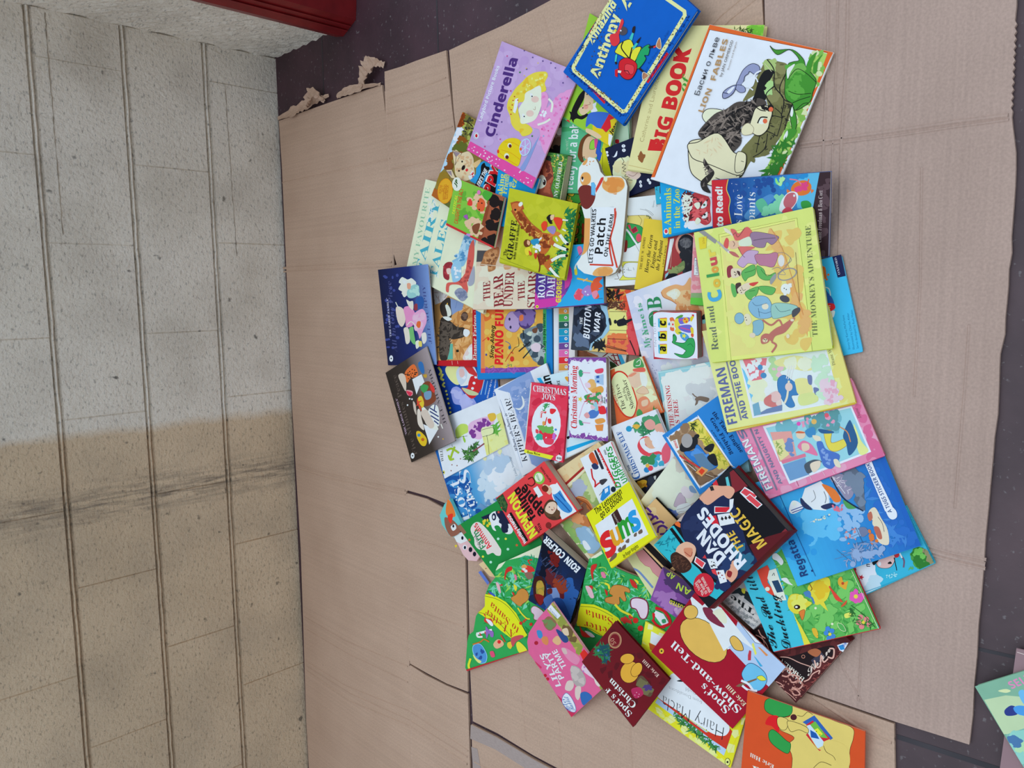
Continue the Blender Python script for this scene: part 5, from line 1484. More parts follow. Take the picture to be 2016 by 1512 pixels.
p e0b03a 1255,946.7 1261.7,946.7 1256.7,956.7 1253.3,956.7
b e8e8ec 1286.7,938.3 1291.7,936.7 1290,945
m c08a2a 10 3.33 1 1250,946.7 1273.3,946.7 1270,973.3 1256.7,973.3
@hardback_book|white festive hardback with a pink-faced bearded man and holly|7|d6e4f6|h s=2 sc=d6e4f6
q 1203,840 1290,806 1333,910 1240,949
r d6e4f6 0,0,1,1
m 4a9a72 26 7.33 1 1246.7,840 1273.3,825 1306.7,816.7 1310,830 1286.7,846.7 1263.3,856.7
y 2f7a58 30 6.67 2 1246.7,840 1273.3,826.7 1286.7,846.7 1266.7,856.7
d 2a9ad0 6 1238.3,844.2
b e8b04a 1245,838.3 1253.3,835 1260,838.3 1253.3,845
b eca09c 1268.3,833.3 1280,825 1290,833.3 1286.7,845 1275,845
b eca89a 1288.3,840 1300,833.3 1310,843.3 1306.7,851.7 1293.3,850
b d84a5a 1255,876.7 1263.3,861.7 1276.7,860 1275,876.7 1276.7,891.7 1296.7,888.3 1303.3,895 1276.7,898.3 1261.7,891.7
b f2f2f4 1260,866.7 1273.3,861.7 1270,875 1280,885 1275,890 1263.3,880
b f0b09a 1268.3,865 1280,860 1290,871.7 1290,881.7 1276.7,881.7
m f6f8fa 24 6.67 3 1280,856.7 1303.3,855 1310,880 1293.3,881.7
b e0607a 1303.3,885 1313.3,870 1320,880 1318.3,905 1306.7,913.3 1303.3,900
m 3fa8d0 14 5.67 4 1280,900 1300,896.7 1303.3,913.3 1286.7,915
m 3a8a5a 14 5.67 5 1265,901.7 1293.3,895 1280,913.3 1268.3,910
d 2a8ad0 5.67 1273.3,925
d e8485a 5.33 1280.8,921.7
d f0b04a 4 1275,916.7
d d8a060 2.67 1381.7,830
t 2f62b0 9.67 S 1258.3,930 1222,847.2 HRISTMAS ELF
t 2f62b0 15.33 S 1262,940.8 1256.7,926.7 C
t 2a4a7a 4 b 1242.5,926.7 1238.3,915 THE
@picture_book|picture book of a snowy blue sea with large white brush letters|4|3f93d8|s=2
q 855,882 1000,836 1045,968 907,1044
g 1f62b8 d3e3f2 u 0,0,1,1
g 1f62b8 4f9fdc u 0,0,0.35,1
g 4f9fdc cfe2f2 u 0.35,0,0.7,1
m 1a55a8 40 8.33 1 880,946.7 910,930 933.3,993.3 943.3,1023.3 910,1040
m 3f8fd6 30 6.67 2 876.7,943.3 910,930 933.3,993.3 940,1020 903.3,1036.7
m bcd8f0 40 10 3 943.3,926.7 990,893.3 1020,933.3 983.3,973.3 956.7,1003.3
m e8f0f6 40 8.33 4 960,930 1000,906.7 1016.7,933.3 980,966.7
m a8c8e8 16 8.33 5 956.7,915 990,896.7 1000,915 963.3,930
b e6e2b4 983.3,883.3 988.3,886.7 985,895 980,890
b d8dcb4 951.7,901.7 958.3,900 956.7,906.7 951.7,905
m 6a9ad0 14 5 9 943.3,993.3 980,976.7 983.3,993.3 956.7,1013.3
x c8e4f6 30 2 6 881.7,946.7 923.3,940 946.7,1010 911.7,1033.3
t f2f6fa 21.33 r 926.7,1024.2 902.5,941.7 Lost
t f2f6fa 14 r 935.8,995.8 923.3,953.3 the
t f2f6fa 21.33 r 928.3,950 923.3,923.3 S
t 8aa0b8 4 I 1019.2,936.7 1005,898.3 Linda Jennings
@hardback_book|dusk blue book with a crescent moon and a white title panel|4|7d9ed6|s=3 ec=e8eef8
q 973,767 1075,715 1132,878 1028,938
r e8eef8 0,0,1,1
p 7f9fd8 979.2,766.7 1043.3,730 1106.7,880 1066.7,925 1046.7,913.3 1026.7,925 1046.7,913.3 1003.3,773.3
m 8faade 24 6.67 1 1010,766.7 1040,750 1043.3,830 1030,846.7
m 7294d0 24 6.67 2 1010,766.7 1040,750 1043.3,830 1030,846.7
p e6edf7 982.5,782.5 1000,771.3 1045.3,914.2 1028.3,924.7
l b8c4d8 0.5 1000.8,773.3 1045.8,913.3
c 8aa4d4 0.67 985,786.7 1006.7,848.3 1028.3,920
b f2f4ee 1026.7,779.2 1032.5,788.3 1031.7,800 1023.3,807.5 1014.2,803.3 1023.3,803.3 1029.2,795
x cfdcf2 30 0.83 3 1010,773.3 1040,760 1046.7,830 1033.3,846.7
t 2b2f3c 11 r 1039.2,907.5 1003.3,783 KIPPER'S BEAR?
t 4a5266 5.33 I 1020,886.7 997.5,813.3 Where, oh where, is
t 8a98b8 3 I 1015.8,928.3 1005,900 Mick Inkpen
@picture_book|white book with a spotted green monster and a leafy plant|3|e6eef6|s=2
q 850,832 978,778 1001,874 875,942
r e6eef6 0,0,1,1
p d3df8e 948.3,853.3 986.7,850 976.7,816.7 986.7,811.7 1001.7,875 958.3,898.3
m dfe8a4 14 8.33 1 953.3,861.7 986.7,836.7 996.7,873.3 961.7,891.7
b b4d86a 896.7,846.7 906.7,835 920,836.7 921.7,850 913.3,855 900,863.3
b 8fc848 911.7,856.7 916.7,866.7 915,871.7 911.7,865
b d9b6e0 923.3,835 940,825 960,820 973.3,825 968.3,838.3 950,845 948.3,863.3 935,863.3 923.3,853.3
m 7a3f98 22 4.33 2 925,838.3 956.7,825 965,836.7 946.7,846.7 945,861.7 928.3,856.7
b f0b84a 960,816.7 973.3,813.3 976.7,823.3 966.7,830
b efe6b8 948.3,843.3 970,840 971.7,851.7 951.7,860
y 5fae4a 12 8.33 3 970,836.7 981.7,833.3 980,850 971.7,851.7
c 222 0.67 948.3,846.7 970,841.7 970.8,853.3 950,860
c 222 0.67 958.3,856.7 961.7,876.7 963.3,895
l 222 0.67 896.7,861.7 920,858.3
y 2f5a34 44 6.67 4 913.3,888.3 940,871.7 940,891.7 928.3,906.7 916.7,903.3
y 4f8a4a 30 5.67 5 913.3,888.3 940,871.7 940,891.7 928.3,906.7 916.7,903.3
c 8a4a5a 2.67 931.7,888.3 941.7,881.7 953.3,873.3
c 9ac23a 4 895,880 890,893.3 886.7,905
c 9ac23a 4 880,886.7 890,883.3 903.3,891.7
c 9ac23a 3.67 883.3,896.7 886.7,905 893.3,903.3
t 3a3a3a 5.33 r 874.2,908.3 870.8,885 WILL
e e8d86a 873.3,930 2.67,3.67
d 222 1.5 873.3,930
d 8a5a4a 1.17 890,915 900,916.7 906.7,903.3 888.3,926.7
l 333 0.5 890,875 890.8,880
@hardback_book|pale blue hardback with a cyan band under the two Christmas books|8|bfe0f4|h s=2 sc=d6e2ea pc=dcdcdc
q 1056,744 1125,728 1185,868 1092,912
r bfe2f5 0,0,1,1
p 1ba4e6 1056.7,745 1064.2,743.3 1073.3,758.3 1066.7,758.3
p 1ba4e6 1115,881.7 1173.3,863.3 1178.3,866.7 1116.7,891.7
p dfeaf0 1115,891.7 1173.3,868.3 1176.7,876.7 1116.7,898.3
t 14181c 15.33 k 1087.5,760 1080.8,736.7 un
t 222a34 5.67 b 1104.2,763.3 1101.7,748.7 AKE
b d8a23a 1111.7,743.3 1118.3,741.7 1118.3,751.7
b 1a1a20 1115.8,860 1123.3,858.3 1118.3,865
@hardback_book|beige bordered hardback with a painted river and wooden boat scene|12|d9bd92|h s=3 sc=e2d2ae
q 1045,961 1178,870 1290,1010 1165,1108
r d9bd92 0,0,1,1
m e2caa2 26 8.33 1 1096.7,925 1178.3,870 1190,881.7 1120,940
p 9c2c2c 1110,953.3 1151.7,915 1155,917.5 1118.3,956.7
p e6dcc0 1113.3,956.7 1155,918.3 1156.7,921.7 1120,960
p 9fa888 1118.3,961.7 1153.3,926.7 1223.3,1006.7 1190,1100 1156.7,1086.7 1110,1031.7
m 8fae6c 40 8.33 2 1120,961.7 1153.3,928.3 1180,956.7 1183.3,990 1163.3,986.7 1140,946.7
m 9fb0cc 26 8.33 3 1133.3,950 1153.3,948.3 1143.3,971.7 1123.3,973.3
m b8cc9c 20 6 4 1146.7,933.3 1156.7,940 1176.7,980 1166.7,983.3
b a8663a 1130,985 1140,976.7 1156.7,983.3 1166.7,1000 1163.3,1006.7 1150,996.7
c 7a3f22 1.67 1133.3,981.7 1153.3,990 1165,1005
c cf9a64 1.67 1136.7,978.3 1156.7,985 1166.7,1000
b b87848 1120,1013.3 1140,1006.7 1153.3,1016.7 1163.3,1033.3 1153.3,1036.7 1133.3,1026.7
m d09a6a 14 5 5 1123.3,1013.3 1146.7,1010 1153.3,1026.7 1133.3,1026.7
m 7a5a48 14 5 6 1140,986.7 1153.3,996.7 1156.7,1016.7 1143.3,1006.7
b 8ab4d8 1136.7,1055 1146.7,1036.7 1160,1040 1173.3,1061.7 1176.7,1080 1163.3,1090 1146.7,1080
m a4c8e4 12 6.67 7 1140,1053.3 1160,1043.3 1173.3,1070 1156.7,1080
b e8eef4 1148.3,1070 1156.7,1068.3 1160,1080 1153.3,1083.3
m 8fb86a 20 7.33 8 1106.7,1026.7 1123.3,1028.3 1140,1073.3 1133.3,1083.3
c 7a3020 2.33 1156.7,1016.7 1166.7,1040 1178.3,1056.7
p 9c2c2c 1095,1031.7 1101.7,1031.7 1133.3,1076.7 1130,1080
p e4dcc0 1101.7,1031.7 1106.7,1030 1163.3,1096.7 1160,1101.7
p 9c2c2c 1096.7,1035 1101.7,1031.7 1156.7,1101.7 1155,1103.3
m 86b86c 20 5 9 1108.3,1033.3 1120,1036.7 1153.3,1086.7 1140,1080
b 8ab4d8 1133.3,1043.3 1150,1040 1173.3,1063.3 1183.3,1073.3 1166.7,1090 1150,1076.7
b eef2f4 1146.7,1066.7 1153.3,1065 1163.3,1080 1153.3,1081.7
@picture_book|midnight blue picture book with a heap of pale animals, nearest the wall|3|1c2a6e|s=2 rc=0.012
q 744,531 843,520 860,718 764,719
g 151d42 1c2c72 u 0,0,0.62,1
g 1c2c78 7397d8 u 0.62,0,1,1
x 3a4a98 30 3 1 756.7,541.7 790,541.7 781.7,691.7 761.7,691.7
t c2ccf0 3.33 S 770.8,664.2 764.2,587.5 'THE LARGE FAMILY'
t 46508a 8.67 r 782.5,693.3 770,554.2 All In One Piece
t 3c4c8c 5.67 r 850,676.7 836.7,561.7 JILL MURPHY
e f4f4f8 770.3,705.8 3.67,6.33
d 222 1.5 770.3,705.8
m dfe4e4 12 7.33 2 793.3,551.7 811.7,553.3 811.7,571.7 796.7,583.3
m d8e2e0 8 6.67 3 790,566.7 800,563.3 798.3,586.7
b 8cc8d0 801.7,573.3 811.7,561.7 823.3,561.7 825,578.3 813.3,586.7 803.3,585
m a8dcdc 8 4 4 803.3,573.3 823.3,565 821.7,581.7
b e8a08a 801.7,558.3 808.3,558.3 808.3,568.3 802.5,568.3
p f4f4f0 791.7,550.8 801.7,553.3 798.3,558.3 795.8,560
b d8d2cc 779.2,608.3 785,603.3 795,610 798.3,630 791.7,643.3 783.3,633.3
b d890c8 795,606.7 806.7,603.3 816.7,615 816.7,630 811.7,641.7 800,643.3 798.3,626.7
b e8a4d4 813.3,620 830,608.3 838.3,616.7 840,633.3 833.3,650 826.7,666.7 823.3,656.7 813.3,636.7
m e0b8da 12 5 5 815,620 835,616.7 835,643.3 818.3,646.7
b e06a3a 821.7,633.3 828.3,633.3 826.7,645 820,643.3
b 2a5aa8 818.3,590 830,583.3 835,593.3 831.7,606.7 823.3,606.7
b 8a3a4a 815.8,600 821.7,598.3 821.7,610 815.8,610
b d4dcd8 800,590 806.7,593.3 813.3,593.3 813.3,610 805,603.3
b 6cb878 805.8,646.7 813.3,643.3 815,655 818.3,676.7 811.7,675 805,660
b d8d8d4 795,646.7 803.3,645 806.7,660 806.7,673.3 800,676.7 796.7,660
b dfe0da 818.3,673.3 825,670 826.7,680 820,686.7
b e8cf6a 824.2,673.3 830,671.7 830.8,681.7 825.8,681.7
b d8dcdc 830,658.3 838.3,655 840,670 833.3,676.7
c e0dcd8 1.67 801.7,640 810,633.3 821.7,645
c e8e4e0 1.5 779.2,595 783.3,603.3 788.3,610
@picture_book|dark grey picture book with animals on a bath mat, nearest the wall|3|3c3837|s=2
q 759,734 840,682 896,868 810,910
g 2b2725 9a94a0 u 0,0,1,1
g 2b2725 3a3533 u 0,0,0.5,1
g 3a3533 9c97a2 u 0.5,0,1,1
t 57504c 8.33 r 821.7,894.2 779.2,736.7 Five Minutes' Peace
t b8a8c8 3.33 S 801.7,855 781.7,783.3 'THE LARGE FAMILY'
t 3c3a44 5.67 r 879.2,834.2 846.7,723.3 JILL MURPHY
e f4f4f4 812.3,897.2 3.67,5.67
d 222 1.5 812.3,897.2
p eef0f4 811.7,746.7 830,736.7 836.7,755 826.7,760 820,776.7
p eef0f4 833.3,835 861.7,846.7 845,875 843.3,866.7
b ece8e4 830,803.3 840,806.7 863.3,845 840,836.7
b f0703a 796.7,736.7 803.3,725 815.8,717.5 823.3,738.3 808.3,745 801.7,753.3
x 222 24 1.33 1 798.3,736.7 815,721.7 821.7,736.7 803.3,750
b c8c4bc 784.2,740 791.7,735 798.3,741.7 800,760 798.3,770 791.7,758.3
b 2f6fb8 823.3,715 828.3,711.7 833.3,716.7 835.8,733.3 830.8,735 825,725
b b89a3a 833.3,738.3 840,736.7 840,743.3 835.8,743.3
b 7a4430 831.7,756.7 846.7,751.7 856.7,776.7 856.7,790 836.7,800 830,780
b 3f9a5a 827.5,763.3 833.3,756.7 843.3,760 840,770 833.3,773.3
b 6f9ac0 835,773.3 848.3,770 848.3,783.3 838.3,786.7
b cf3a3a 846.7,753.3 855,763.3 855,773.3 848.3,766.7
b e8c23a 823.3,783.3 830,780 835,793.3 831.7,803.3 825,793.3
y d8503a 10 5 2 818.3,790 826.7,786.7 830,805 821.7,808.3
b d89aa8 800,768.3 811.7,770 811.7,778.3 803.3,778.3
b d23a5a 800,770 811.7,773.3 806.7,780
b c2beb8 813.3,790 818.3,796.7 820,816.7 815,806.7
b d8d4d0 821.7,808.3 826.7,806.7 830,823.3 835,846.7 823.3,835
b c8c4be 828.3,811.7 840,806.7 850,820 855,838.3 846.7,843.3 836.7,830
b e8e6ec 843.3,808.3 853.3,796.7 863.3,803.3 865,836.7 856.7,835 848.3,820
l 2a3a78 2.33 846.7,803.3 860,811.7
l 2a3a78 2.33 846.7,810 863.3,820
l 2a3a78 2.33 848.3,818.3 864.2,828.3
l 2a3a78 2.33 855,828.3 863.3,835
l 2a3a78 2 856.7,796.7 855,808.3
b e8bc2c 820,850 828.3,850 840,863.3 838.3,876.7 830,876.7 821.7,863.3
d 3f8ac0 3.33 825,856.7
d b86a2a 3.33 832.5,865.3
d f2f2f2 1.67 802.5,797.5 806.7,785 811.3,785.8 863,860
d e0b040 1.33 872.5,864.2
c e8e0e0 2 868.3,835 871.7,843.3
@board_book|white board book with a red digger and bold green capitals|6|dce8f4|b s=2 rc=0.006 rs
q 1142,903 1203,868 1252,985 1190,1014
r dce8f4 0,0,1,1
p c8242c 1172.5,880 1177.5,880 1216.7,959.2 1211.7,960
t f2f0f0 4.33 b 1211.7,956.7 1180,890 MIGHTY MOVERS
p c8242c 1202.5,870.8 1206.7,870 1240,946.7 1236.7,948.3
b c85a34 1159.2,896.7 1166.7,890 1173.3,901.7 1178.3,913.3 1171.7,916.7 1163.3,908.3
b 2a2e3c 1170,888.3 1173.3,886.7 1188.3,920 1186.7,923.3 1183.3,921.7
b 2a3a68 1165,915 1171.7,911.7 1178.3,918.3 1176.7,923.3 1170,924.2 1165.8,920
c c02c34 3 1164.2,923.3 1166.7,940 1171.7,948.3 1171.7,958.3
c c02c34 3 1170.8,958.7 1178.3,951.7 1185,950
b 3a3c44 1180,946.7 1190,942.5 1195.8,944.2 1191.7,950 1185,955
p 2a8cdc 1181.7,983.3 1186.7,963.3 1200,955 1201.7,971.7 1186.7,986.7
p f0f4f8 1190,963.3 1196.7,960 1197.5,966.7 1191.7,971.7
e 1a2a3a 1207.5,963.3 5,5.67
l 222 1 1180,975 1190,963.3
t 2f9a4a 11.33 b 1223.3,959.2 1204.2,878.3 DIGGERS
t 222 3.67 b 1195,895 1191.7,885 AND
t 2f9a4a 11.33 b 1236.3,946.7 1213.3,897.5 UMPERS
@picture_book|glossy cream book with a girl in a blue bodice and white dress|3|e6dcc0|s=3
q 1260,987 1332,892 1420,960 1313,1040
g e4d4ac f2eede u 0,0,0.5,1
g f2eede b8b0aa u 0.5,0,1,1
m f2ecd8 20 15 1 1265,983.3 1320,913.3 1356.7,953.3 1310,1028.3
m b4b0ae 20 10 2 1333.3,1011.7 1390,966.7 1406.7,978.3 1356.7,1033.3 1333.3,1041.7
b a83c3c 1288.3,1020 1291.7,1006.7 1301.7,1001.7 1305,1008.3 1300,1023.3 1291.7,1031.7
b 3f62b4 1305,1008.3 1311.7,1000 1323.3,1003.3 1333.3,1010 1335,1013.3 1320,1016.7 1306.7,1016.7
m 6a86cc 8 5 3 1308.3,1005 1330,1008.3 1330,1013.3 1311.7,1015
b e8d8cc 1300,1018.3 1315,1015 1330,1018.3 1323.3,1026.7 1310,1025
b f0ece8 1303.3,1016.7 1311.7,1018.3 1313.3,1026.7 1305,1025
b ecae84 1315,1016.7 1321.7,1016.7 1321.7,1025 1315,1023.3
b e4bca4 1303.3,1026.7 1318.3,1025 1323.3,1031.7 1310,1036.7 1303.3,1031.7
b b8aec4 1326.7,993.3 1338.3,970 1350,983.3 1346.7,993.3 1333.3,998.3
o 6a6a80 0.5
b f2f0ee 1333.3,996.7 1353.3,990 1360,996.7 1346.7,1008.3 1333.3,1010
b d8d4e0 1340,966.7 1346.7,956.7 1356.7,961.7 1366.7,970 1360,980 1350,980
b 7a9cc4 1356.7,958.3 1363.3,956.7 1371.7,970 1360,968.3
c 8a8078 0.67 1333.3,1003.3 1346.7,1000 1360,993.3
c 8a8078 0.67 1323.3,1016.7 1336.7,1008.3 1348.3,1006.7
p e0703a 1325,1033.3 1333.3,1028.3 1340,1040 1336.7,1043.3
@hardback_book|cream book with purple stripes and a black spine under the magician book|8|d9bf90|h s=2 sc=181416
q 1232,1043 1290,982 1382,1078 1318,1132
p d0b280 1231.7,1040 1290,981.7 1381.7,1078.3 1318.3,1130
m dcc294 14 8.33 1 1263.3,998.3 1286.7,1006.7 1313.3,1040 1290,1048.3
c 55308e 4.33 1265,998.3 1273.3,1000 1281.7,1008.3
c 55308e 4.33 1270,1011.7 1283.3,1013.3 1286.7,1020
c 55308e 4.33 1280,1025 1290,1016.7 1295,1021.7
c 55308e 4.33 1283.3,1033.3 1300,1026.7 1306.7,1030
c 55308e 4.33 1295,1048.3 1296.7,1038.3 1305,1035 1313.3,1040
c 55308e 4 1300,1051.7 1310,1050 1313.3,1043.3
p e8d4a0 1270,1061.7 1286.7,1051.7 1333.3,1100 1313.3,1123.3
y c0a878 16 3.33 2 1283.3,1056.7 1293.3,1055 1330,1093.3 1320,1096.7
p 1a1618 1263.3,1070 1271.7,1061.7 1325,1115 1315,1123.3
@paperback_book|dark maroon paperback with ornate scrolls and a horror title|16|4d2327|s=1 sc=5a2026 pc=9a8f84
q 1452,1264 1562,1152 1675,1263 1567,1384
r 4a2326 0,0,1,1
m 5c2c2e 50 8.33 1 1480,1233.3 1575,1153.3 1676.7,1263.3 1566.7,1383.3
b 231a1e 1531.7,1296.7 1566.7,1290 1608.3,1276.7 1641.7,1271.7 1636.7,1293.3 1605,1310 1588.3,1336.7 1576.7,1333.3 1556.7,1318.3
p 3c3e52 1596.7,1300 1616.7,1283.3 1625,1293.3 1603.3,1310
b a86a4a 1590,1283.3 1605,1276.7 1616.7,1283.3 1606.7,1293.3
b 231a1e 1480,1243.3 1503.3,1236.7 1516.7,1276.7 1500,1273.3
c cfa8a0 1.67 1536.7,1293.3 1553.3,1295 1575,1305 1598.3,1313.3 1603.3,1318.3
c cfa8a0 1.67 1545,1313.3 1560,1318.3 1571.7,1330 1580,1338.3
t e8e0dc 14.67 r 1585,1335 1540,1296.7 DARREN
t e0d0cc 11.67 C 1591.7,1331.7 1636.7,1280 Shan
c d8b0a8 3 1633.3,1276.7 1641.7,1278.3 1640,1295 1630,1293.3
c d8b0a8 2.67 1603.3,1300 1608.3,1313.3 1615,1310 1616.7,1290 1621.7,1303.3 1630,1296.7
c d0a8a0 2.33 1583.3,1341.7 1593.3,1336.7 1600,1326.7 1613.3,1320 1611.7,1326.7
c c89a92 3 1540,1323.3 1546.7,1316.7 1556.7,1323.3 1550,1331.7 1540,1330
c c89a92 3 1553.3,1328.3 1566.7,1330 1571.7,1340 1560,1343.3 1555,1336.7
c c89a92 3 1563.3,1343.3 1573.3,1340 1580,1348.3 1571.7,1356.7 1560,1353.3
c c89a92 2.67 1558.3,1356.7 1568.3,1358.3 1575,1366.7 1565,1368.3 1560,1363.3
c c89a92 1.67 1528.3,1341.7 1538.3,1346.7 1541.7,1351.7 1535,1350
c c89a92 1.33 1545,1360 1558.3,1370 1566.7,1378.3
c c89a92 2 1488.3,1250 1500,1256.7 1510,1270 1515,1283.3
c c89a92 2 1493.3,1240 1498.3,1250 1506.7,1256.7
l c89a92 1.33 1500,1251.7 1506.7,1273.3
m a07068 30 1.67 3 1530,1336.7 1566.7,1325 1583.3,1350 1570,1376.7 1550,1363.3
y 8a4a48 40 4 4 1573.3,1373.3 1583.3,1346.7 1660,1276.7 1666.7,1273.3 1583.3,1373.3
e c08a78 1581.7,1292.5 3.67,3.67
e 2a1c20 1581.7,1292.5 2.67,2.67
E price_sticker f0f2f6 0.15 1648.3,1270 1660,1265.8 1670.8,1265 1660,1283.3 1653.3,1280
>p 2f8fd8 1650,1271.7 1660,1268.3 1663.3,1278.3 1655,1280
>t 4a6ac0 5 b 1661.7,1275 1667.5,1267.5 99
@hardback_book|silver grey old hardback with black print behind the cut-out dog book|6|b7bec6|h s=3 sc=8a8f96
q 1400,1165 1450,1102 1535,1195 1483,1239
r b4bcc4 0,0,1,1
p 26343c 1433.3,1170 1455,1156.7 1506.7,1183.3 1500,1220 1493.3,1200 1453.3,1168.3
m ccd2d8 20 6.67 1 1425,1183.3 1456.7,1171.7 1490,1213.3 1483.3,1233.3
m 8f989e 20 3.33 2 1425,1183.3 1440,1175 1480,1216.7 1470,1230
t 1a2024 10.33 S 1486.7,1201.7 1440,1170 The
t 3a4a58 4.33 s 1493.3,1223.3 1441.7,1191.7 WELL-LOVED TALES
t 2a4a6a 4 s 1487.5,1231.7 1453.3,1211.7 LADYBIRD EASY
b d8d84a 1460,1160 1466.7,1158.3 1466.7,1168.3 1461.7,1166.7
@hardback_book|turquoise hardback with a red star and a cartoon pirate face|7|37b4dc|h s=2 sc=37b4dc
q 1590,1075 1782,996 1839,1108 1648,1195
r 38b2dc 0,0,1,1
b dfe8f6 1673.8,1118.8 1715.4,1104.2 1723.8,1125 1727.9,1137.5 1727.9,1158.3 1705,1162.5 1696.7,1158.3 1680,1133.3
m eef2fa 14 10.42 1 1680,1120.8 1715.4,1108.3 1723.8,1154.2 1705,1158.3
m b4d8f0 12 8.33 2 1717.5,1129.2 1730,1141.7 1727.9,1158.3 1705,1162.5
b ecb8bc 1725.8,1104.2 1742.5,1097.9 1759.2,1091.7 1761.2,1104.2 1752.9,1116.7 1738.3,1118.8 1727.9,1114.6
o 2a2a2a 0.83
b 1a1a20 1717.5,1106.2 1730,1102.1 1723.8,1110.4 1719.6,1112.5
b 1a1a20 1747.7,1108.3 1752.9,1105.2 1756,1109.4 1749.8,1110.4
e f4f4f4 1731.7,1110 2.92,4.17
b c0303a 1761.2,1091.7 1769.6,1089.6 1769.6,1095.8 1763.3,1097.9
c 1a1a20 1.67 1760.2,1097.9 1764.4,1116.7 1765.4,1122.9
c 6a5a7a 3.33 1775.8,1095.8 1780,1104.2 1779,1116.7
c f0ecf0 2.92 1771.7,1089.6 1775.8,1097.9
m 4a9a4a 26 9.58 3 1794.6,1085.4 1813.3,1077.1 1834.2,1108.3 1805,1118.8
m 2f7a34 20 7.08 4 1798.8,1087.5 1817.5,1081.2 1834.2,1108.3 1809.2,1118.8
m 8a8a6a 10 5 5 1813.3,1079.2 1825.8,1087.5 1838.3,1108.3 1834.2,1108.3
m 6ac05a 10 5 6 1796.7,1087.5 1813.3,1079.2 1821.7,1100
x 9adcf0 20 1.46 7 1744.6,1131.2 1761.2,1127.1 1769.6,1133.3 1746.7,1139.6
y 5fae5a 6 4.17 8 1790.4,1118.8 1798.8,1114.6 1800.8,1120.8
p a82c3c 1676.9,1119.8 1685.2,1117.7 1686.2,1122.9 1679,1125
s b83040 5.83 1696,1136.5
t 1a2a4a 10.42 s 1713.3,1115.6 1710.2,1100 mu
c 26a0cc 1.25 1698.8,1166.7 1750.8,1147.9 1838.3,1111.5
@hardback_book|hardback with a yellow duckling on grass and a black script title|8|5cb85c|h s=2 sc=c23a42
q 1437,1082 1642,1036 1731,1237 1523,1283
r 3fbdde 0,0,1,1
p 58b25a 1519.6,1097.9 1584.2,1041.7 1667.5,1062.5 1730,1237.5 1584.2,1272.9 1563.3,1208.3 1530,1116.7
y 3f9a48 160 7.5 1 1521.7,1100 1667.5,1100 1725.8,1235.4 1588.3,1268.8 1548.8,1179.2
y 7acc6a 90 6.25 2 1521.7,1100 1667.5,1100 1725.8,1235.4 1588.3,1268.8 1548.8,1179.2
m 70c468 30 10.42 3 1534.2,1133.3 1667.5,1116.7 1709.2,1229.2 1596.7,1258.3
p f0d848 1563.3,1210.4 1577.9,1233.3 1596.7,1268.8 1584.2,1272.9 1577.9,1250
p e8d24a 1548.8,1183.3 1565.4,1212.5 1580,1239.6 1571.7,1225
p d84a3a 1490.4,1122.9 1511.2,1112.5 1515.4,1120.8 1511.2,1145.8 1540.4,1187.5 1532.1,1179.2 1509.2,1164.6 1500.8,1150
p f0eee0 1514.4,1122.9 1527.9,1118.8 1548.8,1181.2 1530,1183.3 1511.2,1137.5
p 26466a 1519.6,1143.8 1532.1,1141.7 1542.5,1164.6 1530,1166.7
c 1a2a3a 1.04 1520.6,1133.3 1523.8,1128.1 1525.4,1133.3
c 1a2a3a 1.04 1537.3,1177.1 1540.4,1172.9 1541.9,1178.1
l f2f0e8 0.83 1511.2,1137.5 1530,1175
e f0e8dc 1511.2,1159.4 4.58,4.17
b f4f4f0 1521.7,1091.7 1530,1089.6 1542.5,1104.2 1538.3,1112.5 1530,1104.2 1521.7,1100
b f4f4f0 1538.3,1139.6 1548.8,1137.5 1555,1145.8 1561.2,1152.1 1548.8,1147.9
b f0d244 1602.9,1143.8 1630,1136.5 1635.2,1154.2 1630,1177.1 1617.5,1187.5 1605,1189.6 1596.7,1170.8 1590.4,1156.2
m e0bc30 14 8.33 4 1609.2,1150 1630,1143.8 1627.9,1175 1609.2,1183.3
b f0d244 1552.9,1177.1 1559.2,1169.8 1573.8,1169.8 1588.3,1181.2 1598.8,1187.5 1586.2,1197.9 1584.2,1204.2 1567.5,1208.3 1555,1200 1550.8,1187.5
m f6e06a 12 7.08 5 1557.1,1175 1575.8,1175 1592.5,1187.5 1571.7,1204.2
b d8803a 1573.8,1204.2 1584.2,1200 1584.2,1210.4 1580,1220.8 1575.8,1212.5
o 8a4a20 0.83
e 2a1a10 1569.6,1194.8 6.25,4.58
e f0f0e8 1568.3,1194.8 2.71,2.08
c 4a80c0 3.75 1592.5,1175 1598.8,1177.1 1602.9,1187.5
b 4a80c0 1582.1,1166.7 1592.5,1162.5 1596.7,1168.8 1588.3,1172.9
b 4a80c0 1584.2,1172.9 1596.7,1168.8 1594.6,1175
p f0d244 1613.3,1187.5 1621.7,1183.3 1631,1203.1 1623.8,1197.9
c 8a5a20 1.67 1594.6,1150 1598.8,1158.3 1596.7,1162.5
b d8483a 1634.2,1156.2 1646.7,1168.8 1657.1,1181.2 1659.2,1185.4 1646.7,1181.2 1640.4,1170.8
c d8483a 2.92 1633.1,1154.2 1640.4,1166.7
b c8583a 1657.1,1191.7 1667.5,1181.2 1665.4,1189.6 1657.1,1194.8
b f2a83a 1650.8,1139.6 1657.1,1135.4 1661.2,1145.8 1669.6,1143.8 1667.5,1154.2 1665.4,1160.4 1657.1,1156.2 1650.8,1150
d b84a2a 2.92 1659.6,1148.3
m d85ab8 6 7.5 6 1675.8,1166.7 1686.2,1160.4 1696.7,1172.9 1688.3,1185.4 1675.8,1181.2
d d85ab8 4.58 1677.9,1168.8 1685.2,1163.5 1693.5,1172.9 1685.2,1183.3 1676.9,1178.1
d f0d84a 4.17 1685.2,1174
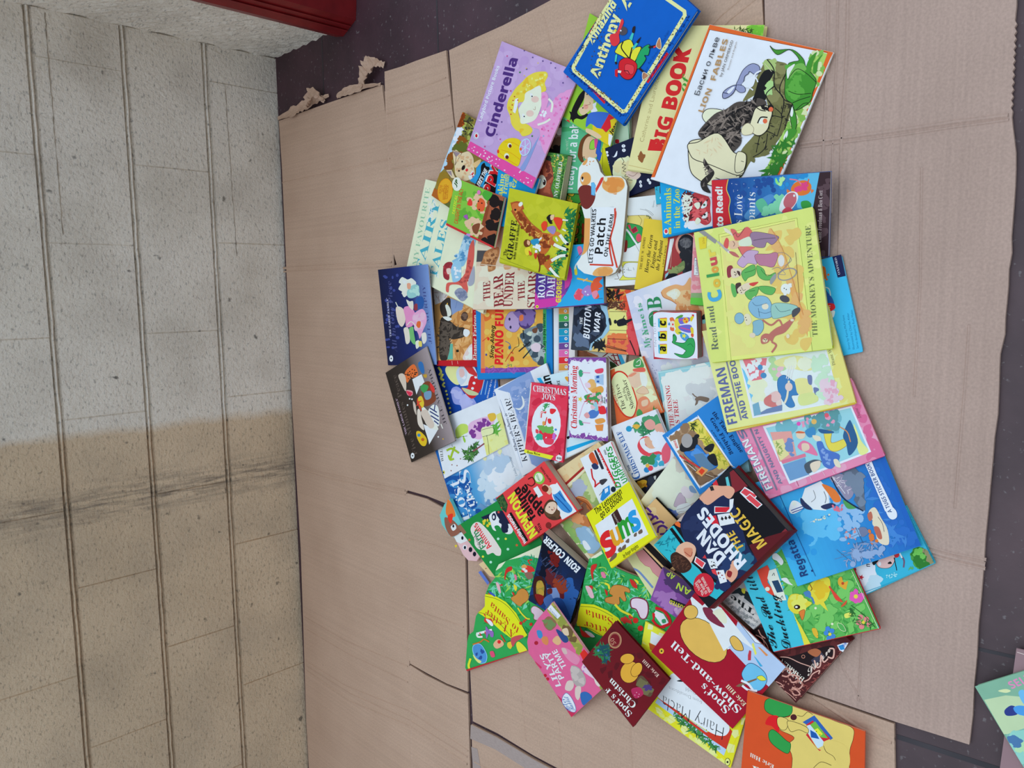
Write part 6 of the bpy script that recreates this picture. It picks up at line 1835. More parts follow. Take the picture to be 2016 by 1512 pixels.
d e0848c 5.42 1694.6,1214.6 1706,1218.8 1711.2,1229.2 1696.7,1233.3 1690.4,1225
d f0d04a 3.75 1699.8,1225
d 3f86d8 5 1630,1237.5 1638.3,1241.7 1640.4,1252.1 1632.1,1256.2 1626.9,1245.8
d f0d84a 3.33 1634.2,1248.3
b e8e06a 1663.3,1208.3 1680,1205.2 1677.9,1212.5 1665.4,1216.7
b f0b43a 1598.8,1237.5 1607.1,1237.5 1611.2,1250 1602.9,1250
b f0b43a 1602.9,1250 1611.2,1252.1 1609.2,1256.2
d f0f0d0 2.5 1606,1196.9 1638.8,1228.1
b 4fae5a 1648.8,1227.1 1659.2,1229.2 1665.4,1241.7 1655,1239.6
o d8f0c0 0.83
c 1a4a24 1.04 1675.8,1191.7 1700.8,1210.4 1723.8,1235.4
y 2a6a34 30 5.42 7 1671.7,1197.9 1721.7,1229.2 1717.5,1237.5 1680,1227.1
t 10141c 16.25 C 1531,1276 1512.3,1192.7 The P
t 10141c 16.25 C 1522.7,1217.7 1500.8,1170.8 roud
t 10141c 17.92 C 1493.5,1160.4 1473.8,1116.7 little
t 10141c 17.92 C 1558.1,1276 1529,1169.8 Duckling
l f0e8d0 1.04 1676.9,1122.9 1732.1,1242.7
@picture_book|flat sky blue booklet with a dark navy corner tag|3|3cb9f2|s=2 rc=0.006 rs
q 1560,525 1656,501 1699,692 1600,712
r 3cb9f2 0,0,1,1
p 1c2454 1637.5,501.7 1655.8,500 1665,543.3 1649.2,546.7
t d8dcf0 4.33 r 1654.2,540 1646.7,506.7 OXFORD
b e8743a 1610,526.7 1623.3,525 1626.7,538.3 1626.7,548.3 1613.3,548.3
d e8743a 2.33 1630.8,540.8 1627.5,550
b 2f5fb8 1621.7,568.3 1633.3,580 1640,590 1641.7,601.7 1626.7,600
c f0f0f0 2 1620,565 1631.7,568.3 1635,581.7
b d8303c 1626.7,598.3 1641.7,598.3 1643.3,608.3 1628.3,613.3
b f0f0f0 1633.3,615 1643.3,611.7 1641.7,623.3 1636.7,625
l f4f4f4 0.83 1630.8,601.7 1635,601.7
l f4f4f4 0.83 1631.7,605 1635,605
t 1c7ab0 4.33 s 1674.2,687.5 1661.7,620 Story by Karra McFarlane
t 1c7ab0 4.33 s 1683,687.5 1670.8,615.8 Illustrated by Charlie Alder
t 1c7ab0 4.33 s 1690.8,685.8 1678.3,610 Series developed by Ruth Miskin
@pop_up_book|blue hardback with a framed engine picture and black serif title|8|2b82d6|h s=3 sc=2a78c8
q 1304,857 1415,778 1490,893 1378,974
r 2b82d6 0,0,1,1
c 1f68b4 1.17 1310,848.3 1346.7,818.3 1383.3,790
b f4f6f8 1315.8,860.8 1323.3,853.3 1366.7,823.3 1373.3,821.3 1380,825 1440,913.3 1439.2,920 1386.7,956.7 1378.3,959.2 1372.5,955 1316.7,868.3
b a08a70 1319.2,861.7 1325,855.8 1368.3,826.7 1374.2,824.7 1378.3,828.3 1436.7,913.3 1435.8,918.3 1385,954.2 1379.2,955.8 1374.2,952.5 1320,868.3
p ccc24a 1355,835 1373.3,825.8 1378.3,829.2 1436.7,915 1425,923.3 1408.3,913.3 1376.7,858.3
m d8d062 30 6.67 1 1356.7,835 1373.3,827.5 1433.3,915 1420,920 1383.3,863.3
y 9aa838 40 5.67 2 1360,835 1373.3,828.3 1433.3,915 1421.7,918.3 1383.3,863.3
m 8a7258 14 6.67 3 1323.3,860 1353.3,836.7 1363.3,856.7 1333.3,875
p 6a5444 1343.3,893.3 1373.3,926.7 1415,936.7 1385,953.3 1378.3,955 1373.3,950
m 7a6450 14 6.67 4 1346.7,900 1370,926.7 1406.7,936.7 1381.7,951.7
b 22252c 1338.3,885 1343.3,870 1370,860 1373.3,875 1363.3,885 1346.7,890
e 9a9ea4 1352.5,867.5 11,14
e 22252c 1371.7,859.2 5.67,4.33 -30
b 2f7ad0 1346.7,891.7 1365,886.7 1373.3,875 1390,893.3 1403.3,900 1413.3,916.7 1393.3,926.7 1376.7,918.3
o 123a70 0.67
m 4f92e0 14 5 5 1356.7,891.7 1376.7,885 1400,903.3 1390,920
p 5a82a8 1365,895 1383.3,891.7 1406.7,920 1393.3,928.3 1376.7,916.7
l c23a3c 3 1338.3,896.7 1378.3,921.7
l c8ccd0 1.33 1343.3,903.3 1370,926.7
l 22252c 1.33 1346.7,906.7 1363.3,918.3
b 22252c 1386.7,881.7 1400,873.3 1406.7,876.7 1400,890 1390,886.7
b 22252c 1393.3,898.3 1406.7,893.3 1413.3,913.3 1406.7,916.7 1395,906.7
c 3a3a2a 0.67 1375,863.3 1390,865 1396.7,878.3
p d8a060 1369.2,930 1381.7,918.3 1395,925 1381.7,938.3
p d8432a 1375,928.3 1381.7,921.7 1388.3,926.7 1381.7,935
p f0f0ec 1320,869.2 1333.3,864.2 1338.3,884.2 1332.5,888.3
t c83a3a 4.33 k 1325.8,868.3 1331.7,883.3 DANGER
y 3a4a2a 6 7.33 6 1361.7,830 1366.7,830 1366.7,846.7 1363.3,846.7
l d8d0c0 0.83 1390,933.3 1406.7,940
l 4a3a34 0.83 1388.3,935 1408.3,941.7
t 0f2a5c 8 S 1397.5,825 1439.2,895 Goes Fishing
t 0f2a5c 8 S 1401.7,813.3 1458.3,891.7 the Tank Engine
t 0f2a5c 3.33 s 1399.2,847.5 1425.8,885.8 A POP-UP BOOK
@picture_book|large pale and deep blue sticker book of harbour boats|3|2fa0ea|s=2
q 1484,951 1734,880 1813,1074 1570,1154
g 3fb4f2 1f5fc0 u 0,0,1,1
x 5cbcf4 40 10.42 1 1576.7,988.3 1647.5,988.3 1660,1050.8 1593.3,1067.5
x 2f9ae6 40 10.42 2 1522.5,980 1576.7,1030 1605.8,1092.5 1547.5,1092.5
x 2a6cca 40 9.17 3 1720.4,905 1805.8,1067.5 1751.7,1071.7 1701.7,967.5
x 86b8ea 36 7.08 4 1605.8,967.5 1705.8,998.8 1689.2,1059.2 1660,1071.7 1647.5,1009.2
y 3f84d8 30 12.5 5 1699.6,957.1 1785,1067.5 1730.8,1071.7
p e4eaf2 1578.8,980 1585,961.2 1616.2,946.7 1630.8,967.5 1632.9,988.3 1626.7,1005 1601.7,1002.9 1585,988.3
m f0f2f4 10 10.42 6 1585,967.5 1618.3,957.1 1626.7,996.7 1597.5,996.7
b 2a3560 1576.7,980 1585,988.3 1597.5,1000.8 1597.5,1004 1585,1000.8 1576.7,990.4
b 2a3560 1616.2,996.7 1635,990.4 1645.4,994.6 1626.7,1002.9
b e8ecf4 1553.8,1000.8 1560,986.2 1572.5,988.3 1580.8,1000.8 1564.2,1011.2 1555.8,1009.2
l 3a4a9a 1.67 1557.9,1005 1580.8,996.7
l 3a4a9a 1.67 1560,1009.2 1582.9,1000.8
e f0ece4 1564.2,991.5 4.58,4.58
b d87a3a 1618.3,952.9 1643.3,963.3 1655.8,984.2 1643.3,988.3 1630.8,971.7
b 4a9a5a 1660,984.2 1680.8,996.7 1685,1000.8 1668.3,1000.8
b 8a8cac 1632.9,938.3 1660,934.2 1680.8,967.5 1668.3,984.2 1651.7,963.3
y c0c4d8 26 4.17 7 1635,940.4 1657.9,936.2 1676.7,967.5 1664.2,971.7
p 5a6c84 1655.8,930 1680.8,917.5 1699.6,938.3 1703.8,1005 1695.4,1005 1680.8,984.2 1689.2,967.5
m 6e84a0 16 8.33 8 1660,930 1697.5,938.3 1699.6,996.7 1687.1,980
c 1a2a4a 2.5 1637.1,940.4 1660,980 1699.6,1006
l e8ecf4 1.04 1639.2,938.3 1664.2,971.7
m e0708a 10 2.92 9 1639.2,996.7 1660,992.5 1660,1009.2 1643.3,1005
b ecd4c4 1710,1009.2 1722.5,998.8 1735,1019.6 1747.5,1042.5 1749.6,1071.7 1728.8,1065.4 1720.4,1030
e d8d4c0 1726.7,1029 9.17,9.17
b b06a5a 1707.9,1013.3 1715.2,1007.1 1718.3,1019.6 1712.1,1025.8
b b06a5a 1720.4,1038.3 1730.8,1038.3 1737.1,1059.2 1728.8,1059.2
m d0783a 8 3.75 10 1710,1042.5 1728.8,1071.7 1716.2,1069.6
b 6a7aa0 1691.2,1040.4 1703.8,1038.3 1710,1048.8 1697.5,1057.1
l 3a4a70 0.83 1685,1038.3 1699.6,1069.6
l 5a6a90 0.62 1660,1050.8 1687.1,1040.4
l 5a6a90 0.62 1666.2,1061.2 1691.2,1050.8
l 4a5a80 0.83 1680.8,1071.7 1705.8,1065.4
l 4a5a80 0.62 1647.5,1082.1 1674.6,1105
l 6a7aa0 0.62 1643.3,1100.8 1722.5,1077.9
l 6a7aa0 0.62 1655.8,1092.5 1710,1075.8
c 2a3a5a 0.83 1622.5,967.5 1626.7,980 1624.6,990.4
c 4a3a4a 0.83 1728.8,1017.5 1737.1,1030 1741.2,1046.7
c 2a2a3a 0.62 1601.7,965.4 1605.8,980 1597.5,988.3
m e08a8a 12 1.88 11 1660,1048.8 1685,1038.3 1689.2,1067.5 1670.4,1071.7
y 7a96c4 30 8.33 12 1680.8,1069.6 1728.8,1067.5 1710,1092.5 1676.7,1100.8
l f0f4f8 0.62 1595.4,1027.9 1610,1021.7
m f0e0d0 8 2.08 13 1593.3,1025.8 1643.3,1007.1 1639.2,1015.4 1601.7,1030
y 86a0cc 40 5 14 1659.2,1083.3 1742.5,1070.8 1738.3,1095.8 1667.5,1118.8
x 86a8d8 24 5.42 15 1667.5,1087.5 1738.3,1079.2 1730,1095.8 1680,1112.5
p f2f4f8 1703.8,913.3 1716.2,907.1 1751.7,996.7 1743.3,1007.1
b f2f4f8 1743.3,1000.8 1751.7,994.6 1764.2,1005 1766.2,1017.5 1757.9,1022.7 1749.6,1017.5
l f2f4f8 12.5 1711,915.4 1758.3,1013.3
t 2a4a8a 7.5 b 1756.9,1008.1 1712.1,911.2 A TUGS STICKER BOOK
l 1a3a80 0.83 1535,973.8 1605.8,1134.2
t 1c3a78 15 b 1591.5,1131.7 1563.3,1062.5 Regatta
d 1c3a78 2.08 1599.4,1123.5
@picture_book|creased pink storybook with a framed picture and grey outlined capitals|5|dd86b0|s=2 sc=c2508a rc=0.006
q 1430,808 1676,744 1742,897 1512,983
r df8ab4 0,0,1,1
m e8a0c4 34 10.42 1 1460,896.7 1689.2,798.8 1739.2,892.5 1514.2,980
m cc6a9c 24 8.33 2 1689.2,800.8 1739.2,892.5 1710,905 1680.8,800.8
m d47aa8 20 8.33 3 1460,896.7 1512.1,977.9 1530.8,967.5 1472.5,867.5
p f6f8fa 1501.7,839.4 1676.7,798.8 1715.2,889.4 1553.8,952.9
p 8fcfe4 1507.9,842.5 1674.6,802.9 1710,887.3 1555.8,946.7
m 6fb4cc 24 10.42 4 1510,840.4 1647.5,817.5 1647.5,842.5 1522.5,848.8
m 5a9aa8 20 8.33 5 1585,821.7 1647.5,813.3 1651.7,842.5 1597.5,842.5
m e09ac0 8 3.75 6 1564.2,825.8 1647.5,815.4 1647.5,840.4 1572.5,842.5
d e0607a 4.58 1627.7,817.5
d f0b46a 5.42 1602.7,830
d d85ac0 4.17 1572.5,834.2
b e4e89a 1680.8,834.2 1695.4,867.5 1710,887.3 1691.2,892.5
p e0a0a0 1516.2,850.8 1557.9,848.8 1568.3,896.7 1535,909.2
p f0d8a0 1520.4,867.5 1541.2,863.3 1553.8,894.6 1537.1,907.1
y 8aa860 16 5 7 1528.8,871.7 1537.1,869.6 1543.3,898.8 1535,902.9
m 6a8cc8 14 5 8 1545.4,863.3 1555.8,861.2 1564.2,892.5 1555.8,896.7
p d07a9a 1537.1,907.1 1585,892.5 1587.1,898.8 1541.2,913.3
p 6a9cd0 1541.2,915.4 1585,900.8 1593.3,934.2 1555.8,946.7
b e87aa8 1570.4,877.9 1580.8,867.5 1593.3,871.7 1601.7,880 1610,896.7 1593.3,892.5 1576.7,886.2
b f4c8b8 1578.8,873.8 1591.2,873.8 1593.3,884.2 1580.8,888.3
e f4d0c0 1576.7,856 9.17,8.33
b c86a4a 1566.2,851.9 1572.5,848.8 1585,850.8 1582.9,852.9 1572.5,852.9
b 3f8cc8 1585,848.8 1601.7,840.4 1605.8,855 1593.3,861.2
b f4d8c8 1599.6,857.1 1614.2,859.2 1616.2,867.5 1605.8,867.5
b 4a74c8 1607.9,871.7 1618.3,869.6 1626.7,884.2 1653.8,896.7 1639.2,921.7 1622.5,917.5 1614.2,896.7
m 7aa0e0 10 3.33 9 1614.2,873.8 1639.2,913.3 1626.7,915.4
b f0d25a 1622.5,850.8 1637.1,848.8 1637.1,871.7 1666.2,863.3 1670.4,873.8 1647.5,888.3 1630.8,882.1
o b08a2a 0.83
b 2f5f94 1660,857.1 1670.4,830 1676.7,832.1 1689.2,871.7 1672.5,896.7 1666.2,873.8
b 2f5f94 1612.1,844.6 1639.2,848.8 1639.2,852.9 1618.3,852.9
c c88a5a 2.08 1653.8,840.4 1668.3,850.8 1674.6,869.6
b 4a5a6a 1585,913.3 1601.7,905 1616.2,907.1 1614.2,913.3 1593.3,932.1 1585,923.8
b f2d0c4 1595.4,913.3 1614.2,907.1 1614.2,919.6 1601.7,930
b f4d8c8 1641.2,905 1649.6,905 1655.8,919.6 1645.4,917.5
l 7a7a9a 3.33 1477.7,844.6 1529.8,964.4
t 6a7aa0 16.25 b 1522.5,961.2 1473.5,863.3 FIREMAN
t dce4f0 13.33 b 1521.2,959.6 1472.9,863.3 FIREMAN
t 6a7aa0 12.5 b 1472.5,859.2 1462.1,842.5 S
t 6a7aa0 7.08 b 1540.8,951.9 1491.2,844.6 AND NAUGHTY N
t 9a5a7a 5.83 I 1695.8,822.7 1688.1,802.9 Diane
l f4c0d8 1.04 1593.3,935.2 1599.6,947.7
l f4c0d8 1.04 1618.3,925.8 1624.6,936.2
l f4c0d8 1.04 1639.2,925.8 1644.4,935.2
l b0507e 1.04 1568.3,946.7 1572.5,957.1
@picture_book|soft yellow storybook with blue capitals and a framed garden picture|5|f6e49c|s=2 sc=e6c62e rc=0.006
q 1382,652 1629,598 1685,794 1432,851
r f5e29a 0,0,1,1
m f0d680 24 11.67 1 1653.3,650 1685,791.7 1655,800 1630,650
p fbfbf6 1451.7,693.3 1626.7,686.7 1653.3,791.7 1481.7,823.3
p cfe6ec 1456.7,693.3 1623.3,688.3 1648.3,790 1485,819.2
p 6fc0ec 1460,723.3 1473.3,738.3 1486.7,788.3 1480,790
p f4f0ee 1506.7,706.7 1526.7,773.3 1518.3,773.3 1486.7,791.7 1473.3,746.7 1460,716.7
m d8eccc 14 8.33 2 1480,750 1506.7,750 1506.7,776.7 1486.7,786.7
p e07a8c 1461.7,706.7 1510,705 1506.7,726.7 1500,746.7 1480,750 1473.3,733.3
m f6f0f2 10 5.67 3 1466.7,706.7 1506.7,706.7 1500,743.3 1478.3,746.7
e 4a8cc4 1496.7,723.3 5,5.67
e 4a8cc4 1503.3,739.2 6,5.67
m a8d4a4 20 7.33 4 1513.3,706.7 1546.7,720 1530,750 1521.7,736.7
m e8b8cc 10 4 5 1518.3,720 1540,720 1535,741.7 1523.3,733.3
b f2dca0 1526.7,710 1563.3,700 1603.3,710 1603.3,726.7 1580,730 1553.3,723.3 1530,720
m faf2d4 14 8.33 6 1530,706.7 1596.7,706.7 1596.7,726.7 1540,720
b 3f7fc0 1531.7,746.7 1543.3,738.3 1556.7,746.7 1571.7,760 1571.7,776.7 1558.3,780 1565,798.3 1553.3,801.7 1540,786.7 1531.7,766.7
o 2a5a90 0.67
b f2dc9a 1566.7,746.7 1590,746.7 1600,773.3 1573.3,776.7 1566.7,760
b c8dc98 1573.3,778.3 1603.3,773.3 1610,790 1576.7,798.3
b 6a7cae 1590,740 1598.3,740 1598.3,756.7 1591.7,755
b 6a7cae 1601.7,763.3 1611.7,765 1613.3,775 1605,776.7
m b8e0cc 30 8.33 7 1603.3,700 1623.3,703.3 1643.3,776.7 1616.7,783.3 1596.7,726.7
m f4c8dc 22 6.67 8 1620,750 1640,750 1653.3,783.3 1630,793.3 1616.7,766.7
m eca8c4 14 4 9 1620,750 1640,750 1653.3,783.3 1630,793.3
b eebcc0 1515,776.7 1530,770 1538.3,781.7 1530,791.7 1516.7,786.7
b c47a7c 1505,785 1518.3,776.7 1520,790 1536.7,795 1523.3,801.7 1506.7,796.7
b f0c8c8 1528.3,791.7 1536.7,786.7 1538.3,796.7 1530,798.3
c e8d8c8 4 1553.3,750 1550,780 1545,793.3
l d8e0ec 1.5 1551.7,746.7 1558.3,720
l d8e0ec 1.5 1556.7,746.7 1563.3,720
l d8e0ec 1.5 1548.3,745 1553.3,720
p 6a86b4 1510,805 1540,796.7 1540,808.3 1486.7,818.3
p 70a8c8 1481.7,796.7 1493.3,791.7 1498.3,815 1485,819.2
e f0c8c8 1553.3,761.7 7.33,8.33
l 7a82a0 2.67 1430.8,712.5 1459.2,826.7
t 5a68a4 18.67 b 1451.7,832.5 1426.7,722.5 FIREMAN
t 5a68a4 11 b 1473.3,824.2 1446.7,708.3 AND THE BOO
t 8a8a5a 6.67 r 1645,718.3 1635.8,686.7 Diane W
c c8b040 2.33 1435,846.7 1563.3,821.7 1683.3,793.3
@picture_book|lime green activity book with a bicycle street scene in a yellow frame|6|cfe37c|s=2 sc=b4cc3a rc=0.006
q 1366,458 1600,407 1639,686 1400,714
r c9df80 0,0,1,1
m d6e68e 30 10 1 1376.7,456.7 1590,410 1620,463.3 1626.7,630 1403.3,696.7
p f2ea86 1415,460 1569.2,428.3 1598.3,693.3 1431.7,711.7
l 7a8a3a 0.67 1415.3,461.7 1569.2,429.2
l 7a8a3a 0.67 1415.3,461.7 1440,713.3
l 7a8a3a 0.67 1569.2,429.2 1600,696.7
p f3d98a 1419.7,466.7 1565,434.2 1591.7,685 1440,701.7
l 7a7a3a 0.67 1419.7,466.7 1565,434.2
m eec070 24 13.33 2 1510,446.7 1566.7,440 1593.3,680 1551.7,688.3
m f6e08c 40 11.67 3 1426.7,473.3 1493.3,530 1493.3,680 1446.7,688.3
p e0a868 1515,450 1535,480 1575,600 1591.7,620 1590,663.3 1551.7,563.3
m e8b074 16 8.33 4 1515,450 1535,480 1591.7,630 1585,671.7
p 8c9196 1375,455.8 1386.7,454.2 1411.7,473.3 1408.3,480
p a9aeb2 1410,475 1415,475 1436.7,493.3 1431.7,496.7
p d8dadc 1431.7,495 1436.7,493.3 1441.7,496.7 1435,499.2
b b06a6a 1435,495 1446.7,496.7 1455.8,506.7 1443.3,503.3
b e8d8c8 1425,448.3 1433.3,451.7 1440,458.3 1443.3,465 1435,460 1428.3,456.7
b cc6a6a 1438.3,451.7 1446.7,451.7 1455,460 1466.7,448.3 1475,448.3 1483.3,461.7 1473.3,466.7 1460,471.7 1448.3,473.3 1443.3,463.3
b 8f7a9a 1476.7,463.3 1483.3,456.7 1503.3,458.3 1531.7,465 1530,473.3 1520,481.7 1510,476.7 1505,486.7 1490,486.7 1480,480
o 5a4a60 0.67
b c9dfd0 1455,475 1466.7,468.3 1476.7,466.7 1480,481.7 1466.7,485 1455.8,483.3
b e0b8a0 1433.3,478.3 1443.3,473.3 1453.3,476.7 1453.3,486.7 1440,490
b cc5a5a 1425,480 1430,468.3 1435,473.3 1433.3,488.3 1426.7,486.7
b cc7070 1453.3,486.7 1466.7,485 1486.7,486.7 1476.7,493.3 1466.7,506.7 1458.3,496.7
b b9a4cc 1451.7,518.3 1460,505 1473.3,493.3 1493.3,495 1486.7,506.7 1490,520 1473.3,518.3 1463.3,526.7
o 6a5a80 0.67
b b07a9a 1486.7,501.7 1513.3,500 1526.7,496.7 1531.7,503.3 1523.3,525 1506.7,523.3 1493.3,520
o 6a4a60 0.67
e cfd8dc 1538.3,513.3 6.33,11.67
c 8a8a90 1 1530,498.3 1545,498.3 1558.3,511.7 1545,523.3
e 8f9498 1550,540 20,11.67 -20
e f0c878 1550,540 17.33,9.33 -20
c 8a8a90 1 1520,530 1533.3,526.7 1546.7,540 1533.3,540
b 8a3a4a 1431.7,526.7 1441.7,523.3 1443.3,540 1433.3,546.7
b ecd0bc 1440,530 1453.3,528.3 1460,531.7 1456.7,543.3 1441.7,546.7
b 4a3a3a 1450.8,533.3 1456.7,535 1457.5,543.3 1453.3,540
b 5fb060 1460,536.7 1476.7,523.3 1486.7,523.3 1486.7,540 1473.3,546.7 1466.7,553.3
o 2a6a3a 0.67
b 5fb060 1490,523.3 1503.3,530 1510,543.3 1526.7,536.7 1523.3,548.3 1506.7,551.7 1493.3,543.3
o 2a6a3a 0.67
b 8f9aa0 1516.7,550 1526.7,538.3 1528.3,546.7 1518.3,560
b 5fb060 1440,558.3 1448.3,563.3 1450.8,580 1445,585 1440,571.7
b 4a3a3a 1448.3,560 1458.3,556.7 1458.3,566.7 1451.7,578.3
b ecd0bc 1451.7,570 1463.3,560 1476.7,556.7 1475,570 1460,580
b c84a4a 1475,558.3 1493.3,555 1483.3,563.3
b 5fb060 1466.7,576.7 1480,568.3 1493.3,565 1490,580 1476.7,590
o 2a6a3a 0.67
b 5fb060 1493.3,565 1510,563.3 1526.7,568.3 1520,580 1503.3,576.7
o 2a6a3a 0.67
e f0efe8 1546.7,568.3 9.33,10
m f0efe8 5 3.67 5 1541.7,556.7 1558.3,556.7 1558.3,578.3 1543.3,578.3
d 3a3a3a 1.17 1544.2,567.5 1548.3,570
b ecd0bc 1480,590 1486.7,583.3 1493.3,593.3 1486.7,598.3
b 7fb4d8 1475,596.7 1490,583.3 1510,585 1520,601.7 1520,623.3 1493.3,626.7 1476.7,613.3
o 4a6a8a 0.67
e ecd8c8 1506.7,603.3 6.67,6
b 8fc4c0 1520,600 1543.3,596.7 1570,603.3 1561.7,616.7 1530,626.7 1520,623.3
o 4a6a7a 0.67
b 4a4e58 1560,611.7 1573.3,605 1575,613.3 1561.7,625
e 4a4e58 1545,588.3 10,6.67 20
e 7fb4d0 1455.8,626.7 9.33,11
o 4a6a8a 0.67
b ecd8c0 1465,621.7 1475,618.3 1480,633.3 1470,640
b 7fb4cc 1483.3,633.3 1500,630 1503.3,646.7 1493.3,660 1483.3,656.7 1483.3,643.3
o 4a6a8a 0.67
e ecd0bc 1481.7,660 6,5
b b0706a 1513.3,660 1526.7,646.7 1540,640 1560,626.7 1565,628.3 1546.7,653.3 1526.7,661.7 1520,673.3
c b0706a 3.33 1501.7,630 1518.3,640 1533.3,630 1540,640
b b0706a 1498.3,663.3 1506.7,656.7 1516.7,660 1513.3,673.3 1500,676.7
e ecd0b0 1506.7,670 5,4
c b0706a 3.67 1520,673.3 1528.3,680 1520,693.3
c 5a4a50 0.67 1443.3,463.3 1448.3,458.3 1453.3,466.7 1466.7,448.3
c 5a4a50 0.67 1453.3,486.7 1460,500 1466.7,506.7
c 4a4450 0.67 1483.3,473.3 1503.3,470 1526.7,468.3
c 4a3a3a 0.67 1443.3,475 1446.7,480 1444.2,485
c 4a3a3a 0.67 1445,535 1450,538.3 1448.3,543.3
d 3a2a2a 1 1446.7,535.8 1447.5,540.8 1458.3,571.7 1460,575.8
c 4a3a3a 0.67 1460,565 1463.3,571.7 1468.3,570
c 2a6a3a 0.67 1466.7,536.7 1480,533.3 1486.7,530
c 2a6a3a 0.67 1498.3,530 1506.7,540 1520,541.7
c 2a6a3a 0.67 1475,573.3 1486.7,571.7
c 4a6a8a 0.67 1481.7,595 1490,601.7 1510,596.7
c 4a6a8a 0.67 1493.3,613.3 1506.7,616.7 1518.3,613.3
c 4a6a7a 0.67 1526.7,601.7 1536.7,613.3 1556.7,610
l 4a6a8a 0.67 1493.3,606.7 1495.8,623.3
d 3a2a2a 1 1468.3,625 1470,630
c 8a8a90 0.83 1530,540 1550,521.7 1556.7,506.7
c 6a4a4a 0.67 1503.3,666.7 1508.3,670 1506.7,673.3
d 3a2a2a 1 1505,668.3 1509.2,668
e ecd8c0 1560,630 3.67,2.67
e ecd8c0 1551.7,661.7 3.33,4.33
c 5a4a3a 0.67 1566.7,496.7 1575,600
c c89058 1 1518.3,450 1543.3,496.7 1581.7,620
t 5a6a6a 13.67 r 1415,688.3 1404.7,601.7 Read and
t 4aa8dc 25 k 1422.5,590 1417.5,568.3 C
t e0b84a 15.33 k 1418.3,565 1416.7,548.3 o
t 3f9a5a 21.67 k 1415.8,542.5 1415,536.7 l
t e0a04a 15.33 k 1415,535.8 1413.3,523.3 o
t c0505a 15.33 k 1413,520.8 1410,505 u
t e0d05a 15.33 k 1409.7,502.5 1406.7,488.3 r
t 5a6a4a 10.33 r 1610,661.7 1595.8,443.3 THE MONKEY'S ADVENTURE
E price_sticker e6cc3e 0.15 1375.8,468.3 1391.7,465 1390.8,488.3 1378.3,490.8
>t a88a2a 3.67 s 1387.5,480 1385.8,467.5 25p
@board_book|green farm board book with stepped animal-shaped page tabs|14|1e8a44|b s=2 rc=0.006 rs
q 900,1036 1012,965 1070,1072 978,1140
p 8a6a58 871.7,1020 881.7,1006.7 895,1016.7 918.3,1048.3 910,1055 890,1058.3
p 1e8a44 881.7,985 895,976.7 990,1010 1031.7,1076.7 990,1143.3
b d8d8da 926.7,1040 933.3,1030 943.3,1028.3 956.7,1040 970,1056.7 983.3,1076.7 986.7,1083.3 985,1093.3 976.7,1093.3 970,1088.3 960,1091.7 955,1083.3 943.3,1081.7 935,1073.3 933.3,1060 928.3,1050
p 1b2444 946.7,1018.3 966.7,1010 966.7,1020 956.7,1026.7
b f2f2f2 963.3,1015 973.3,1006.7 983.3,1010 990,1020 1000,1026.7 1010,1040 1006.7,1050 995,1050 981.7,1035 973.3,1036.7 976.7,1045 970,1041.7 965,1026.7
m 1b2444 5 10 1 983.3,1010 1000,1023.3 996.7,1040
b 1b2444 986.7,1036.7 996.7,1033.3 1000,1046.7 990,1048.3
b 1b2444 990,1008.3 1000,1018.3 995,1026.7 988.3,1020
e 1b2444 972.5,1017.5 4.33,7.33
e f4f4f4 972,1018 2,3.67
x e8c83a 5 2.83 3 948.3,1023.3 966.7,1023.3 966.7,1033.3 955,1036.7
s d8543a 3.33 924.2,1062.8 981.7,1008.3 1017.5,1073.3
d e0d848 2.33 950.8,1095.8 995.8,1060.8 964.2,1031.7 955,1024.2
d a8e8d8 2.67 1000,1081.2 980.8,1060.8 966.2,1106.7
t d8283c 11 b 968.3,1075 938.3,1028.3 Animals
t 2a8a5a 12.33 b 956.7,1075 940,1041.7 Farm
t 3a3a3a 5 I 946.7,1075.8 936.7,1053.3 baby touch
E bird_page 62c4cc -4 882.5,983.3 895,1010 910,1040 890,1058.3 882.5,1055 873.3,1041.7 867.5,1033.3 863.3,1015 872.5,993.3
>b ec7c3c 881.7,983.3 890,993.3 896.7,1013.3 891.7,1018.3 880,1015 877.5,1003.3
>b 8a5e50 875,1020 883.3,1020 895,1026.7 906.7,1045 890,1056.7 878.3,1041.7
>b e03a2c 881.7,1015 891.7,1011.7 888.3,1030 883.3,1025
>b f2f2f0 887.5,1036.7 895,1031.7 898.3,1040 891.7,1045
>e 14182c 892.5,1035.8 1.83,3
E cow_page f0f0f0 -6.5 890,1058.3 898.3,1050 910,1048.3 918.3,1065 903.3,1071.7 895,1068.3
>e 14182c 910.3,1059.2 2.33,3.67
E pig_page f2b8c4 -8 895,1070 906.7,1065 916.7,1066.7 940,1096.7 933.3,1106.7 916.7,1105 906.7,1093.3
>e f4f4f4 915,1077.5 4,5
>e 14182c 915.3,1078 2.17,3.33
>e 14182c 926.3,1082 3.67,5
>e 14182c 934.2,1090.8 3.33,4.67
>b e8c83a 895,1073.3 900,1073.3 897.5,1078.3
E sheep_page f2c49c -9.5 936.7,1113.3 946.7,1106.7 973.3,1135 970,1140 958.3,1136.7
>d 8a3a2a 1.17 956.7,1119.2
>p 5a7ad0 941.7,1126.7 946.7,1123.3 963.3,1146.7 960,1151.7
@board_book|tree-shaped board book with yellow banner, nearest the cardboard seam|8|2fa457|b s=2 sp sc=b0303a
q 975,1112 1068,1072 1128,1250 920,1321
O 975,1124 982,1111 1068,1072 1098,1150 1128,1250 920,1321 916,1315 918,1290 920,1263 923,1250 932,1243 937,1213 942,1205 949,1200 955,1193 955,1172 963,1152 975,1137
p e6eed0 973.3,1110 1065,1073.3 1065,1100 1046.7,1096.7 1026.7,1096.7 996.7,1103.3 986.7,1116.7 976.7,1123.3
